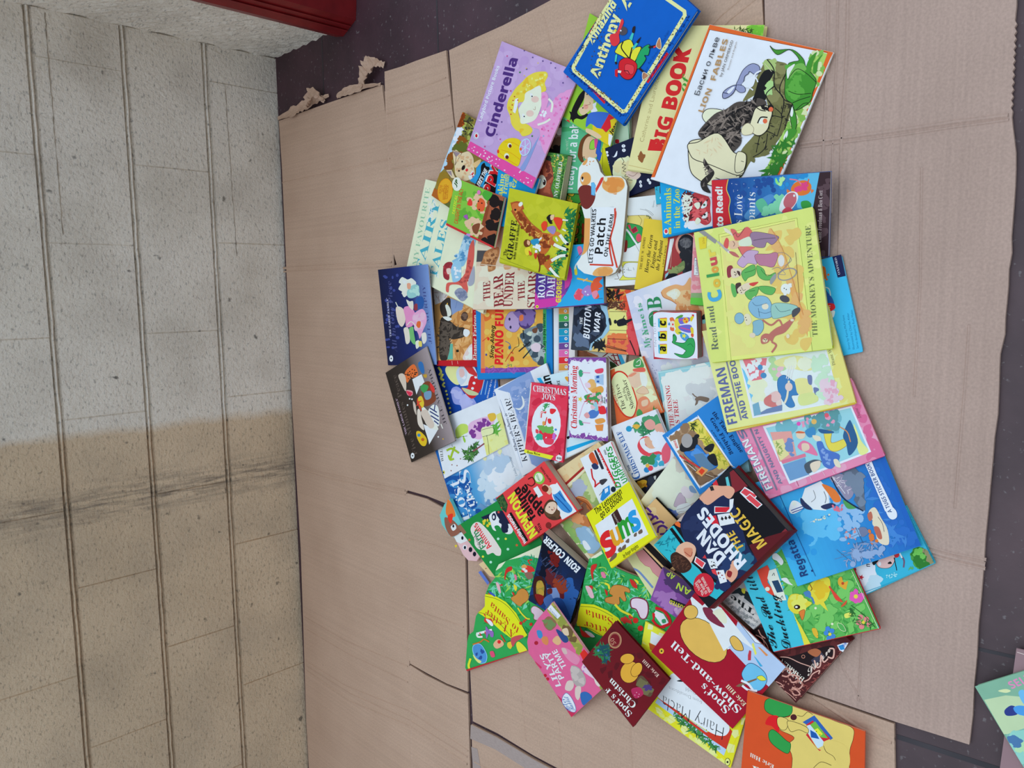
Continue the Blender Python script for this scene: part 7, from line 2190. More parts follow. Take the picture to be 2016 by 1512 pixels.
y 3fb072 90 8.33 1 975,1126.7 1060,1100 1088.3,1186.7 955,1170
y 6fcfb4 70 8.33 2 960,1153.3 1046.7,1106.7 1063.3,1203.3 980,1183.3
y 1f8a40 90 7.67 3 930,1211.7 973.3,1140 1063.3,1113.3 1096.7,1236.7 996.7,1270
y 8ed05a 24 7.33 4 980,1126.7 1046.7,1113.3 1046.7,1186.7 986.7,1170
y 2fa880 30 7.33 13 1026.7,1091.7 1056.7,1091.7 1060,1136.7 1030,1126.7
p f2e226 951.7,1193.3 955.3,1169.2 973.3,1171.7 996.7,1185 1016.7,1206.7 1038.3,1250 1035,1253.3 1011.7,1260 986.7,1241.7 963.3,1220 940,1205
c 1a5a2a 0.83 955.3,1173.3 980,1180 1003.3,1196.7 1023.3,1223.3 1036.7,1246.7
c 1a5a2a 0.83 941.7,1205 963.3,1211.7 986.7,1230 1010,1258.3
b c0302c 993.3,1136.7 996.7,1120 1006.7,1115 1008.3,1121.7 998.3,1128.3 995,1141.7
b d83a34 1026.7,1123.3 1033.3,1113.3 1046.7,1115 1053.3,1123.3 1043.3,1126.7 1030,1126.7
d f0f0f0 3.33 1031.7,1120 1035.8,1124.2
c d8382c 2 1048.3,1101.7 1040,1103.3 1044.2,1110
b f0a060 1026.7,1115 1033.3,1110.8 1038.3,1116.7 1030,1118.3
b e07a9a 1012.5,1131.7 1016.7,1131.7 1018.3,1140 1015,1141.7
b f0b0c0 976.7,1146.7 983.3,1150 986.7,1166.7 981.7,1163.3
b c0302c 983.3,1151.7 990,1150 988.3,1153.3
b 3a5ac0 963.3,1163.3 973.3,1170 975,1175 965,1168.3
b d83a34 960,1166.7 966.7,1170 963.3,1170
b c08a44 1020,1163.3 1030,1158.3 1040,1166.7 1040,1180 1030,1188.3 1023.3,1193.3 1010,1183.3 1006.7,1176.7 1016.7,1170
o 7a3a20 0.67
b c0302c 1008.3,1165 1013.3,1168.3 1011.7,1173.3
b e8d63a 1011.7,1150 1018.3,1155 1016.7,1163.3 1013.3,1160
b 8a6a60 1033.3,1128.3 1046.7,1126.7 1050,1136.7 1040,1140
c e8d63a 2.67 1020,1196.7 1026.7,1206.7 1036.7,1216.7 1043.3,1218.3
b f0c8e0 1046.7,1196.7 1055,1193.3 1071.7,1206.7 1060,1220 1051.7,1218.3 1051.7,1210 1046.7,1205
o 8a3a4a 1
d c8302c 3.33 1045.8,1228.8 1025.8,1226.7
d c83a34 2.33 1031.7,1223.3 1035,1220
b c83a34 951.7,1206.7 956.7,1211.7 953.3,1221.7 960,1226.7 971.7,1231.7 968.3,1218.3 958.3,1216.7
b f0f0f4 956.7,1218.3 966.7,1221.7 971.7,1230 966.7,1231.7
l f0f0f0 4.67 939.2,1247.5 968.3,1240
l c8302c 2 945,1245.8 947.5,1251.7
l c8302c 2 955,1243.3 956.7,1248.3
l c8302c 2 962.5,1240 966.7,1243.3
c f0e8e8 3.67 939.2,1248.3 941.7,1253.3 950,1253.3
b 8a6ac0 956.7,1233.3 963.3,1240 971.7,1243.3 971.7,1253.3 966.7,1253.3 963.3,1246.7 958.3,1256.7
b 4a90d8 933.3,1270 946.7,1268.3 958.3,1286.7 958.3,1300 953.3,1305 941.7,1303.3 931.7,1283.3
o 8ad0f0 1.17
b e8e08a 931.7,1288.3 940,1296.7 948.3,1301.7 943.3,1305 935,1296.7
m 2a50a0 4 3.33 5 936.7,1276.7 950,1276.7 951.7,1300 938.3,1290
b e0b090 971.7,1268.3 980,1258.3 990,1261.7 991.7,1270 978.3,1276.7
d d8282c 3.67 983.3,1263.3
c c8402c 2.33 986.7,1250 995,1263.3
b d8c83a 1000,1265 1010,1263.3 1006.7,1276.7 1000,1273.3
b d8507a 965,1283.3 971.7,1281.7 975,1291.7 968.3,1293.3
c c07030 2.67 931.7,1268.3 946.7,1263.3 953.3,1258.3 963.3,1263.3
b b8505a 1006.7,1256.7 1023.3,1250 1031.7,1253.3 1016.7,1263.3 1010,1273.3
b f2e040 1016.7,1268.3 1023.3,1263.3 1038.3,1280 1023.3,1285
c e8e03a 4.33 926.7,1296.7 923.3,1308.3 924.2,1315
t b83a28 12.33 r 1015,1245.8 958.3,1197.5 A Letter
t b83a28 12.33 r 1022.5,1236.7 968.3,1184.2 to Santa
l b0303a 5.67 918.3,1320.8 1041.7,1282
@board_book|tree-shaped board book with yellow banner, between the thick dark blue paperback and deep red hardback|8|2fa457|b s=2 sp sc=b0303a
q 1160,1096 1245,1062 1335,1222 1125,1300
O 1160,1100 1186,1083 1212,1118 1235,1128 1262,1138 1290,1165 1310,1190 1335,1215 1312,1248 1215,1300 1125,1300 1126,1262 1130,1238 1137,1222 1142,1187 1150,1140
p e6eed0 1160,1095 1183.3,1083.3 1186.7,1090 1173.3,1098.3 1163.3,1100
y 3fb072 100 7.67 1 1160,1096.7 1213.3,1120 1330,1211.7 1280,1270 1146.7,1186.7
y 6fcfb4 80 7.67 2 1163.3,1100 1213.3,1126.7 1280,1163.3 1280,1226.7 1160,1180
y 1f8a40 110 7.33 3 1160,1103.3 1230,1130 1326.7,1216.7 1230,1270 1136.7,1245
y 8ed05a 26 6.67 4 1183.3,1113.3 1280,1156.7 1276.7,1186.7 1166.7,1170
b c0302c 1163.3,1126.7 1165,1113.3 1175,1110 1174.2,1116.7 1168.3,1126.7 1168.3,1143.3
b e07aa4 1183.3,1126.7 1190,1126.7 1193.3,1136.7 1186.7,1136.7
b f0b8c8 1153.3,1153.3 1163.3,1156.7 1170,1175 1163.3,1176.7 1156.7,1165
b c0302c 1160,1153.3 1166.7,1153.3 1166.7,1160
b c08a44 1200,1166.7 1206.7,1153.3 1221.7,1151.7 1238.3,1158.3 1240,1166.7 1230,1165 1233.3,1180 1228.3,1183.3 1220,1175 1220,1188.3 1211.7,1190 1193.3,1185 1193.3,1176.7 1206.7,1173.3
o 7a3a20 0.83
b c0302c 1190.8,1160 1196.7,1165 1195,1173.3
c e8d63a 4 1191.7,1148.3 1198.3,1151.7 1200,1158.3
b c0302c 1240,1140 1248.3,1143.3 1255,1153.3 1253.3,1158.3 1245,1153.3
b e8d63a 1248.3,1140 1256.7,1143.3 1256.7,1150
c e8d63a 4.33 1211.7,1190 1223.3,1201.7 1240,1210 1245,1215
b e4cce4 1243.3,1180 1256.7,1176.7 1273.3,1183.3 1276.7,1201.7 1271.7,1216.7 1261.7,1216.7 1253.3,1200 1243.3,1195
o 7a2f4a 2.33
d c8302c 5.67 1251.7,1221.3 1261.3,1236.7
m c83a34 6 5 7 1226.7,1216.7 1241.7,1215 1240,1226.7 1230,1226.7
c 2a6a34 0.83 1246.7,1236.7 1256.7,1238.3
p f2f2f2 1291.7,1201.7 1306.7,1208.3 1316.7,1225 1306.7,1235 1286.7,1208.3
c c8202c 5.67 1291.7,1196.7 1308.3,1203.3 1320,1225 1305,1233.3
b c8202c 1285,1206.7 1290,1208.3 1288.3,1220 1285.8,1216.7
c c8202c 4.33 1285,1220 1295,1231.7 1308.3,1235
b 3a9a6a 1303.3,1220 1310,1218.3 1311.7,1225 1305,1226.7
p f2e226 1144.2,1188.3 1170,1190 1196.7,1201.7 1218.3,1216.7 1230,1236.7 1196.7,1256.7 1173.3,1246.7 1155,1235 1136.7,1231.7 1135,1220
c 1a5a2a 0.83 1143.3,1193.3 1173.3,1196.7 1206.7,1213.3
c 1a5a2a 0.83 1131.7,1232.5 1160,1236.7 1186.7,1251.7
t b83a28 13.33 r 1195,1235 1150,1221.7 etter
t b83a28 14.33 r 1206.7,1216.7 1153.3,1199.2 Santa
b c83a34 1141.7,1230 1146.7,1240 1163.3,1253.3 1146.7,1251.7
b f0f0f4 1151.7,1241.7 1163.3,1245 1171.7,1253.3 1163.3,1253.3
@picture_book|cream book with a pink wavy band under the purple book|4|d8dfae|s=0 sc=201c1c
q 1230,1092 1266,1076 1330,1142 1290,1185
p dd9aa6 1251.7,1088.3 1266.7,1081.7 1300,1116.7 1306.7,1136.7 1296.7,1136.7 1285,1126.7 1280,1116.7 1270,1113.3 1260,1103.3
o b86a74 0.67
c 6f92d0 4 1226.7,1120 1240,1118.3 1255,1123.3 1268.3,1136.7 1285,1156.7
p 1a1618 1265,1080 1271.7,1078.3 1308.3,1116.7 1305,1123.3
@picture_book|yellow checked picture book with handwritten title on a white panel|3|f0dc2c|s=3
q 1271,1223 1488,1345 1438,1512 1245,1374
r f0dc2c 0,0,1,1
m f4e878 20 6.67 1 1281.7,1391.7 1303.3,1405 1436.7,1510 1406.7,1493.3
p f2ec9c 1290,1391.7 1296.7,1393.3 1305,1401.7 1301.7,1406.7 1293.3,1403.3
p f2ec9c 1318.3,1408.3 1328.3,1410 1330,1420 1320,1425 1313.3,1416.7
p f2ec9c 1343.3,1426.7 1353.3,1431.7 1355,1443.3 1346.7,1446.7 1340,1436.7
p f2ec9c 1371.7,1451.7 1381.7,1455 1383.3,1463.3 1373.3,1465 1368.3,1458.3
p f2ec9c 1400,1473.3 1410,1476.7 1410,1485 1400,1488.3 1395,1480
p f2ec9c 1443.3,1436.7 1453.3,1436.7 1455,1448.3 1446.7,1453.3 1440,1445
p f2ec9c 1435,1463.3 1446.7,1466.7 1445,1481.7 1433.3,1481.7 1430,1471.7
p f2ec9c 1460,1413.3 1468.3,1413.3 1466.7,1426.7 1458.3,1426.7
l d8b82a 0.5 1288.3,1393.3 1440,1500
l d8b82a 0.5 1470,1410 1436.7,1481.7
p a8ccf0 1295,1375 1290,1383.3 1326.7,1410 1425,1487.5 1430,1475 1416.7,1456.7
y 3f8a4a 90 6.67 2 1326.7,1401.7 1340,1406.7 1420,1473.3 1410,1478.3 1333.3,1420
y 2a6a38 40 5 3 1326.7,1401.7 1340,1406.7 1420,1473.3 1410,1478.3 1333.3,1420
p c03a2a 1295,1373.3 1310,1381.7 1390,1441.7 1436.7,1433.3 1441.7,1440 1430,1475 1400,1455 1310,1386.7
b e6ecf4 1296.7,1366.7 1310,1346.7 1326.7,1325 1356.7,1346.7 1406.7,1390 1435,1426.7 1431.7,1445 1416.7,1448.3 1390,1436.7 1323.3,1391.7 1298.3,1375
t 20242c 25 z 1425.8,1431.7 1305,1368.3 Hairy Macla
t 6a7078 6.67 z 1382.5,1379.2 1317.5,1350.8 from Donaldsons
t 6a7078 7.33 z 1370,1360 1350,1353.3 Dodd
b 2a2c30 1333.3,1340 1346.7,1336.7 1346.7,1341.7 1336.7,1341.7
e f2ec8a 1432.5,1500 5,7.33
o 222 0.83
d 222 2.17 1432.5,1500
c 222 0.83 1366.7,1440 1373.3,1446.7 1383.3,1448.3
p f4ea7a 1273.3,1216.7 1313.3,1233.3 1310,1265 1278.3,1271.7 1265,1266.7
p f0e040 1270.8,1221.7 1316.7,1241.7 1303.3,1273.3 1276.7,1273.3 1262.5,1258.3
p f6f0b0 1276.7,1228.3 1286.7,1230 1285,1240 1275,1238.3
p f6f0b0 1298.3,1245 1308.3,1248.3 1303.3,1255 1295,1251.7
p dfe8f4 1282.5,1242.5 1305.8,1255 1295,1273.3 1280,1265
p b85a2a 1277.5,1265 1295,1272.5 1293.3,1286.7 1280,1278.3
@paperback_book|purple splattered paperback with lime letters poking out under the magician book|10|7a4a9e|s=2 sc=6a3f8c
q 1305,1116 1392,1170 1366,1240 1280,1181
r 7c4c9e 0,0,1,1
p 4a3468 1304.2,1115.8 1380,1143.3 1386.7,1170 1353.3,1180 1340,1170 1321.7,1160 1310,1136.7
m 4a3468 30 4.33 1 1296.7,1136.7 1330,1153.3 1340,1170 1313.3,1146.7
m 9a70b8 30 6.67 2 1285,1170 1326.7,1170 1340,1208.3 1313.3,1200
m b89ccc 16 3.33 3 1326.7,1193.3 1343.3,1201.7 1336.7,1213.3
t b4d84a 12.33 b 1361.7,1161.7 1335,1146.7 AN
t b4d84a 10 b 1330,1133.3 1316.7,1123.3 AP
p 1c1a22 1320,1177.5 1353.3,1191.7 1348.3,1197.5 1318.3,1184.2
t e6dc3a 7.33 b 1350.8,1194.2 1319.2,1180.8 BUSTED
@picture_book|crimson picture book with white serif title and a big golden cut-out shape|3|9a152d|s=2
q 1378,1153 1547,1313 1442,1435 1282,1283
r 9a152d 0,0,1,1
p dfe6f2 1356.7,1170 1380,1190 1435,1246.7 1463.3,1266.7 1425,1281.7 1403.3,1261.7 1373.3,1228.3
p a9c8f0 1433.3,1273.3 1440,1263.3 1456.7,1210 1548.3,1313.3 1513.3,1351.7 1468.3,1310
p a9c8f0 1433.3,1275 1463.3,1250 1470,1296.7
e d9b45c 1385,1260 55,33.33 42
o 1a1410 1
e d9b45c 1360,1205 14,14
o 1a1410 1
p dfe6f2 1380,1195 1425,1281.7 1453.3,1258.3 1486.7,1280 1420,1196.7 1393.3,1183.3
b 7a2f48 1383.3,1196.7 1400,1198.3 1406.7,1210 1420,1225 1426.7,1235 1413.3,1231.7 1393.3,1218.3
b f0e2d0 1403.3,1205 1420,1198.3 1430,1213.3 1430,1226.7 1420,1225 1410,1213.3
b d9b45c 1436.7,1260 1445,1251.7 1458.3,1263.3 1463.3,1280 1446.7,1278.3
o 1a1410 1
p eaf0f8 1465,1198.3 1500,1250 1506.7,1265 1500,1268.3 1486.7,1265 1456.7,1226.7
o 1a1a1a 0.83
b 68bcec 1461.7,1321.7 1473.3,1306.7 1486.7,1308.3 1505,1323.3 1510,1340 1501.7,1355 1490,1360 1473.3,1350 1461.7,1333.3
o 1c3a6a 1
p 7a6450 1448.3,1350.8 1455,1346.7 1490,1335 1490,1338.3 1455,1352.5
b f0e04a 1490,1333.3 1500,1330 1508.3,1338.3 1498.3,1340
o 3a3a1a 0.67
c f0f2f8 4.33 1460,1340 1473.3,1346.7 1483.3,1360
c f0f2f8 4.33 1461.7,1350 1473.3,1358.3 1490,1360
p b8384a 1472.5,1290 1475,1280 1479.2,1281.7 1478.3,1300 1472.5,1300
p e8e06a 1480,1268.3 1483.3,1265 1490,1286.7 1486.7,1290
p d8905a 1491.7,1273.3 1496.7,1275 1512.5,1290 1508.3,1291.7
p 3fa8e0 1484.2,1291.7 1488.3,1295 1501.7,1311.7 1496.7,1312.5
t f4eef0 15 S 1460.3,1394.7 1328,1260.8 Show-and-Tell
t f4eef0 14.67 S 1437.5,1395.8 1386.7,1343.7 Spot's
t f0d8c0 8.33 S 1470,1385.8 1434.2,1346.7 Eric Hill
e f0b83a 1302.5,1281.7 4.67,5.33
d 222 1.83 1302.5,1281.7
@picture_book|orange picture book with green hat and golden shapes at the photo's lower edge|3|cb5229|s=3
q 1472,1360 1703,1440 1700,1650 1452,1600
r cb5229 0,0,1,1
b e8c874 1556.7,1386.7 1583.3,1396.7 1603.3,1403.3 1645,1420 1678.3,1433.3 1680,1453.3 1673.3,1476.7 1671.7,1513.3 1656.7,1576.7 1560,1576.7 1560,1493.3 1550,1468.3 1563.3,1451.7 1533.3,1435 1533.3,1413.3 1555,1410
o 1a1610 0.83
b 2f9a4c 1505,1386.7 1510,1376.7 1530,1373.3 1553.3,1380 1560,1393.3 1556.7,1406.7 1540,1411.7 1518.3,1406.7 1506.7,1398.3
o 10301a 0.83
b 2f9a4c 1513.3,1443.3 1523.3,1436.7 1546.7,1456.7 1556.7,1465 1551.7,1483.3 1533.3,1475 1516.7,1460
o 10301a 0.83
b d02028 1506.7,1425 1515,1410 1533.3,1411.7 1533.3,1441.7 1520,1430
b e8c874 1530.8,1413.3 1540,1411.7 1551.7,1418.3 1548.3,1435 1538.3,1436.7 1530.8,1426.7
o 1a1610 0.83
e 4a2028 1562.5,1412 6.33,6
c 1a1610 0.83 1570,1408.3 1580,1410 1590,1401.7 1600,1406.7
p 2f62b8 1580,1421.7 1603.3,1408.3 1640,1453.3 1635,1456.7
p c0283a 1586.7,1426.7 1600,1418.3 1635,1454.2 1621.7,1460
p 6ab84a 1595,1426.7 1605,1420 1630,1453.3 1616.7,1451.7
p c0283a 1590,1443.3 1608.3,1473.3 1616.7,1476.7 1613.3,1478.3 1586.7,1446.7
p bcdcf4 1589.2,1428.3 1595,1426.7 1621.7,1460 1620,1468.3 1610,1473.3 1590,1441.7
p 1f5ab0 1595,1436.7 1606.7,1443.3 1613.3,1455 1596.7,1451.7
p f0e040 1603.3,1436.7 1610,1433.3 1620,1445 1613.3,1450
d 1a1610 1 1607.5,1440 1614.2,1446.7
b e8c874 1550,1420 1570,1423.3 1590,1433.3 1590,1443.3 1573.3,1436.7 1556.7,1440
o 1a1610 0.83
b e8c874 1621.7,1468.3 1630,1456.7 1656.7,1463.3 1671.7,1480 1670,1510 1640,1493.3
c 1a1610 0.83 1621.7,1468.3 1626.7,1480 1640,1488.3 1645,1496.7
c 1a1610 0.83 1601.7,1511.7 1616.7,1500 1636.7,1506.7
t f4ece4 7.33 S 1524.2,1506.7 1477.5,1481.7 Eric Hill
t f4ece4 15 S 1533.3,1526.7 1481.7,1506.7 and
@paperback_book|red paperback with yellow capitals and a falling apple cartoon|16|d8434a|s=2 sc=c23038 pc=b3aaa0
q 976,981 1071,908 1138,1005 1029,1076
r d8434a 0,0,1,1
p 26462f 975.8,983.3 990,971.7 1000,993.3 996.7,1010 985,1000
y 3f6a3a 30 4 1 978.3,983.3 990,975 998.3,998.3 990,1003.3
d c8302c 2 986.7,1000 981.7,976.7
p f2f2f2 1086.7,960 1096.7,950 1135,1006.7 1106.7,1023.3 1086.7,976.7
b 3a8cd8 1088.3,966.7 1098.3,960 1113.3,983.3 1126.7,1001.7 1120,1010 1105,1003.3 1091.7,983.3
c 1c5aa8 2.33 1093.3,976.7 1110,993.3 1121.7,1006.7
c 1c5aa8 2 1100,970 1113.3,986.7
b f0f0f2 1081.7,956.7 1096.7,953.3 1103.3,963.3 1090,973.3
b e8b8a0 1068.3,955 1078.3,955 1086.7,963.3 1083.3,973.3 1076.7,970
b 6a2a1c 1066.7,960 1073.3,955 1080,961.7 1076.7,968.3 1070,966.7
b 4a3628 1070,1005 1073.3,991.7 1083.3,983.3 1096.7,990 1096.7,1010 1105,1020 1090,1024.2 1076.7,1018.3
m 5c4632 16 5 2 1073.3,993.3 1086.7,986.7 1100,1016.7 1076.7,1016.7
b f0c4b4 1073.3,1001.7 1080,990 1091.7,988.3 1096.7,998.3 1088.3,1011.7 1076.7,1008.3
d 2a1a1a 1.17 1081.7,998.3 1086.7,1003.3
c a85a4a 0.83 1086.7,1005 1091.7,1001.7 1090,998.3
p f2f2f2 1050,961.7 1058.3,956.7 1069.2,975 1060,980
b 7ac04a 1050.8,936.7 1058.3,928.3 1068.3,933.3 1072.5,945 1065,953.3 1053.3,948.3
e e8f0d8 1060.8,940 8,9
t 2f8a3a 3.67 b 1064.2,946.7 1058.3,933.3 GROSS
c 5a1a1a 2.33 1040,943.3 1048.3,940 1053.3,950 1046.7,956.7 1038.3,953.3
e 7a2a2a 1080,1034.2 5.67,6.33
t f2e23a 17.67 k 1058.7,1050 1012.5,967.5 NEWTON
t 1c1416 14.67 k 1055.3,1018.3 1021.3,957.5 falling
t 1c1416 17.33 k 1073,1007.5 1033.7,951.7 apple
t 1c1416 5.67 b 1063.3,1047.5 1055,1035 and
t 1c1416 5.67 b 1067.5,1041.7 1061.7,1029.2 his
p 141414 1002.5,1010 1006.7,1008.3 1040,1063.3 1035,1068.3
t f2f2f2 6 k 1036.7,1066.7 1002.5,1010.8 Horribly FAMOUS
t 3a1a1a 4 b 1085.8,946.7 1065.8,918.3 Kjartan Poskitt
@hardback_book|square yellow book whose title panel shows four coloured letter figures|6|f2e024|s=2 sc=e2d01c pc=dcd8d0
q 1154,1012 1238,948 1291,1056 1203,1118
r f2e024 0,0,1,1
p e6edf6 1171.7,1034.2 1244.2,981.7 1276.7,1051.7 1198.3,1100
p 3c2628 1203.3,1013.3 1215,1001.7 1225.8,1025 1211.7,1034.2
t e8d8d0 3 s 1218.3,1028.3 1208.3,1010 SCHOOL
t 1a1810 11 b 1173.3,1013.3 1225,971.7 The Lettermen
t 1a1810 11 b 1184.2,1020.8 1225.8,982.5 go to school
b 6a5e54 1205,1093.3 1213.3,1088.3 1213.3,1096.7 1200,1106.7
b 6a5e54 1216.7,1081.7 1221.7,1076.7 1225,1085 1218.3,1086.7
b 6a5e54 1225,1076.7 1231.7,1071.7 1231.7,1080 1225,1083.3
b 6a5e54 1231.7,1065 1238.3,1060 1238.3,1068.3 1232.5,1068.3
b 6a5e54 1248.3,1051.7 1253.3,1048.3 1253.3,1055 1248.3,1056.7
b 6a5e54 1256.7,1046.7 1263.3,1041.7 1265,1048.3 1258.3,1051.7
t cf2a30 50 k 1195.8,1100 1216.7,1080 s
t 7a1418 1.67 b 1195.8,1100 1196,1099.8 .
t f0a02c 38.33 k 1209.2,1076.7 1228.3,1065 u
t 2a9a3a 38.33 k 1225,1061.7 1251.7,1045 m
t 2a9ae4 45 k 1247.5,1048.3 1264.2,1036.7 s
t 2a2810 6.67 b 1228.3,1098.3 1257.5,1077.5 by Roger Knights
@paperback_book|thick dark blue paperback with white author capitals and red armour colours|26|152042|s=1 sc=101c1a pc=b2aca6
q 1072,1048 1154,1121 1121,1230 1040,1182
g 101c38 1c3c7c v 0,0,1,1
m 16264a 30 10 1 1066.7,1063.3 1140,1120 1126.7,1203.3 1040,1180
m 2a5ca8 26 10 2 1113.3,1136.7 1140,1153.3 1120,1223.3 1080,1186.7
m 0c1226 30 8.33 3 1066.7,1063.3 1096.7,1080 1088.3,1136.7 1063.3,1126.7
m 5a2028 26 6.67 4 1071.7,1120 1113.3,1136.7 1110,1180 1086.7,1153.3
m 8a3a24 14 5.67 5 1090,1136.7 1111.7,1146.7 1110,1170 1095,1160
m 6a1a18 20 4 6 1080,1083.3 1100,1093.3 1096.7,1120 1080,1103.3
b 3a1a1a 1053.3,1136.7 1066.7,1135 1075,1153.3 1073.3,1180 1063.3,1191.7 1051.7,1176.7 1050,1153.3
b 8f8a3a 1056.7,1146.7 1066.7,1143.3 1071.7,1156.7 1068.3,1170 1056.7,1170
m b0943c 8 5 7 1056.7,1150 1068.3,1146.7 1066.7,1170
b 7a1c1c 1053.3,1170 1070,1173.3 1068.3,1186.7 1061.7,1190
p 6f8fc8 1076.7,1158.3 1095,1156.7 1101.7,1170 1103.3,1183.3 1086.7,1176.7
b 5a2024 1078.3,1160 1086.7,1158.3 1086.7,1168.3 1078.3,1168.3
b 3f64a8 1070,1180 1085,1170 1088.3,1186.7 1078.3,1196.7
b 1f4488 1088.3,1180 1106.7,1180 1123.3,1220 1096.7,1200
t f4f4f6 12.67 k 1143.3,1118.3 1075.8,1055 EOIN COLFER
t a8b0c0 3.67 s 1100,1088.3 1076.7,1067.5 NEW YORK TIMES
t 3a4a70 16 r 1125,1153.3 1075,1093.3 GAUNTLET
~m 2a2a1e 30 5 8 1130,1211.7 1161.7,1120 1166.7,1120 1135,1228.3
~m 3a341c 24 4 9 1126.7,1225 1146.7,1170 1153.3,1170 1133.3,1228.3
~t d8dcd8 5 k 1142,1173 1144.2,1158 EOIN
~t d8dcd8 5 k 1148.7,1170.8 1155,1144.7 COLFER
@picture_book|pink die-cut party book with a grey and pink toy rabbit design|4|d8669c|s=3
q 1022,1256 1088,1185 1199,1344 1125,1412
O 1088,1185 1199,1344 1125,1412 1050,1298 1041,1286 1038,1264 1041,1246 1060,1217
r d8649c 0,0,1,1
p c0305c 1095,1366.7 1106.7,1376.7 1131.7,1403.3 1141.7,1393.3 1125,1413.3
p a8a85a 1076.7,1201.7 1088.3,1185 1148.3,1273.3 1140,1291.7 1116.7,1253.3
m 8a9a4a 20 6.67 1 1083.3,1196.7 1100,1203.3 1146.7,1276.7 1136.7,1285
m 6a5a3a 8 6 2 1096.7,1216.7 1121.7,1240 1140,1263.3 1130,1263.3
p d8302c 1141.7,1286.7 1150,1278.3 1180,1313.3 1173.3,1320 1160,1313.3 1150,1303.3
b 8a6a54 1070,1223.3 1080,1213.3 1093.3,1221.7 1095,1231.7 1083.3,1241.7 1073.3,1235
m 6a8a5a 8 5 3 1071.7,1223.3 1091.7,1220 1085,1240
b 3a8cd0 1056.7,1241.7 1065,1241.7 1068.3,1250 1066.7,1256.7 1060,1255
b d0885a 1066.7,1255 1076.7,1253.3 1080,1263.3 1076.7,1270 1068.3,1265
d a8203a 4 1055.8,1265.8
b d8b48a 1090,1256.7 1098.3,1251.7 1105,1263.3 1098.3,1270 1088.3,1263.3
b 2a4a8a 1095,1241.7 1100,1240 1116.7,1253.3 1118.3,1263.3 1108.3,1263.3
b e8c8b0 1106.7,1240 1116.7,1236.7 1120,1250 1111.7,1250
b e88ab4 1105,1276.7 1116.7,1276.7 1140,1293.3 1140,1303.3 1133.3,1308.3 1116.7,1296.7
b c8b8bc 1105.8,1276.7 1113.3,1276.7 1116.7,1286.7 1110,1286.7
b f0c8e0 1146.7,1310 1155,1301.7 1165,1313.3 1175,1333.3 1170,1336.7 1146.7,1320
d b07ac0 2 1154.2,1306.7 1150.8,1313.3 1148.3,1321.7
b a9a7ac 1123.3,1316.7 1130,1310 1143.3,1318.3 1153.3,1336.7 1150,1350 1136.7,1351.7 1126.7,1338.3
m bcbabe 10 5.67 4 1126.7,1316.7 1140,1320 1146.7,1343.3 1133.3,1343.3
b cfc8c8 1112.5,1356.7 1116.7,1341.7 1126.7,1340 1130,1350 1123.3,1360
b cfc8c8 1133.3,1353.3 1143.3,1351.7 1143.3,1366.7 1138.3,1378.3 1132.5,1370
b 8a9a4a 1168.3,1320 1183.3,1316.7 1198.3,1343.3 1183.3,1358.3 1176.7,1336.7
y 5f8a3a 24 5 5 1170,1321.7 1183.3,1320 1196.7,1343.3 1183.3,1355
b ded6d4 1170,1335 1176.7,1331.7 1182.5,1343.3 1180,1351.7 1173.3,1346.7
b 2f6ab8 1142.5,1366.7 1153.3,1361.7 1165,1370 1163.3,1380 1148.3,1388.3
b f2f4f8 1107.5,1373.3 1115,1364.2 1125,1373.3 1133.3,1391.7 1131.7,1401.7 1120,1398.3 1108.3,1385
o 4a7ac0 0.83
t 2a6ab8 9.33 C 1124.2,1399.2 1110.8,1375 Peter
t 2a6ab8 9.33 C 1132.5,1398.3 1117.5,1370 Rabbit
b e8d43a 1015,1273.3 1023.3,1263.3 1038.3,1280 1023.3,1285
e f0e8d0 1035,1266.7 3.33,4
d 222 1.5 1035,1266.7
d b8203a 3.33 1078.3,1336.7 1073.3,1330
p c83a6a 1053.3,1301.7 1066.7,1313.3 1065,1316.7 1055,1306.7
t f4eef4 10.33 b 1105.3,1349.7 1072,1285.8 LILY'S
t f4eef4 10.33 b 1111.3,1334.2 1081.3,1281.3 PARTY
t f4eef4 10.33 b 1116.3,1313 1095.8,1277.5 TIME
E price_sticker e8eef8 0.15 1078.3,1198.3 1085,1190 1104.2,1211.7 1098.3,1218.3
>t 3a5a9a 3.67 s 1096.7,1213.3 1083.3,1196.7 50p NOW 25p
@hardback_book|deep red hardback with white serif title and gilt seal|15|641420|h s=2 sc=5c101a pc=a39c98
q 1212,1222 1318,1338 1247,1431 1146,1302
g 5f111b 6e141f v 0,0,1,1
m 55101a 20 6.67 1 1203.3,1230 1311.7,1330 1253.3,1423.3 1153.3,1306.7
e b08a6a 1210.5,1260.3 13.33,16.33
e 70141f 1210.5,1260.3 11,14
e a8806a 1210.5,1260.3 10.33,13
e 70141f 1210.5,1260.3 9.67,12.33
t b8907a 8.33 C 1213.3,1266.7 1207.5,1255 50
y 2a7a4a 60 9.33 2 1173.3,1273.3 1198.3,1270 1200,1300 1191.7,1303.3 1175,1290
y 1a4a5a 24 7.67 3 1173.3,1273.3 1198.3,1270 1200,1300 1191.7,1303.3
d 4a8ac0 2.33 1178,1280.8
y 3a5a9a 10 3.33 4 1190,1286.7 1200,1290 1200,1300
e d9a83c 1240,1323.3 18.33,21.67 20
o 4a1a10 0.83
e d9a83c 1235,1296.7 14,10 -10
o 4a1a10 0.83
e d9a83c 1253.3,1318.3 10,15 30
o 4a1a10 0.83
b 5a4a3a 1256.7,1333.3 1266.7,1331.7 1285,1356.7 1280,1371.7 1263.3,1363.3 1253.3,1346.7
m 6a6a4a 10 6.67 5 1258.3,1335 1280,1356.7 1276.7,1366.7 1261.7,1356.7
m 4a3a7a 6 4.33 6 1266.7,1350 1283.3,1353.3 1275,1361.7
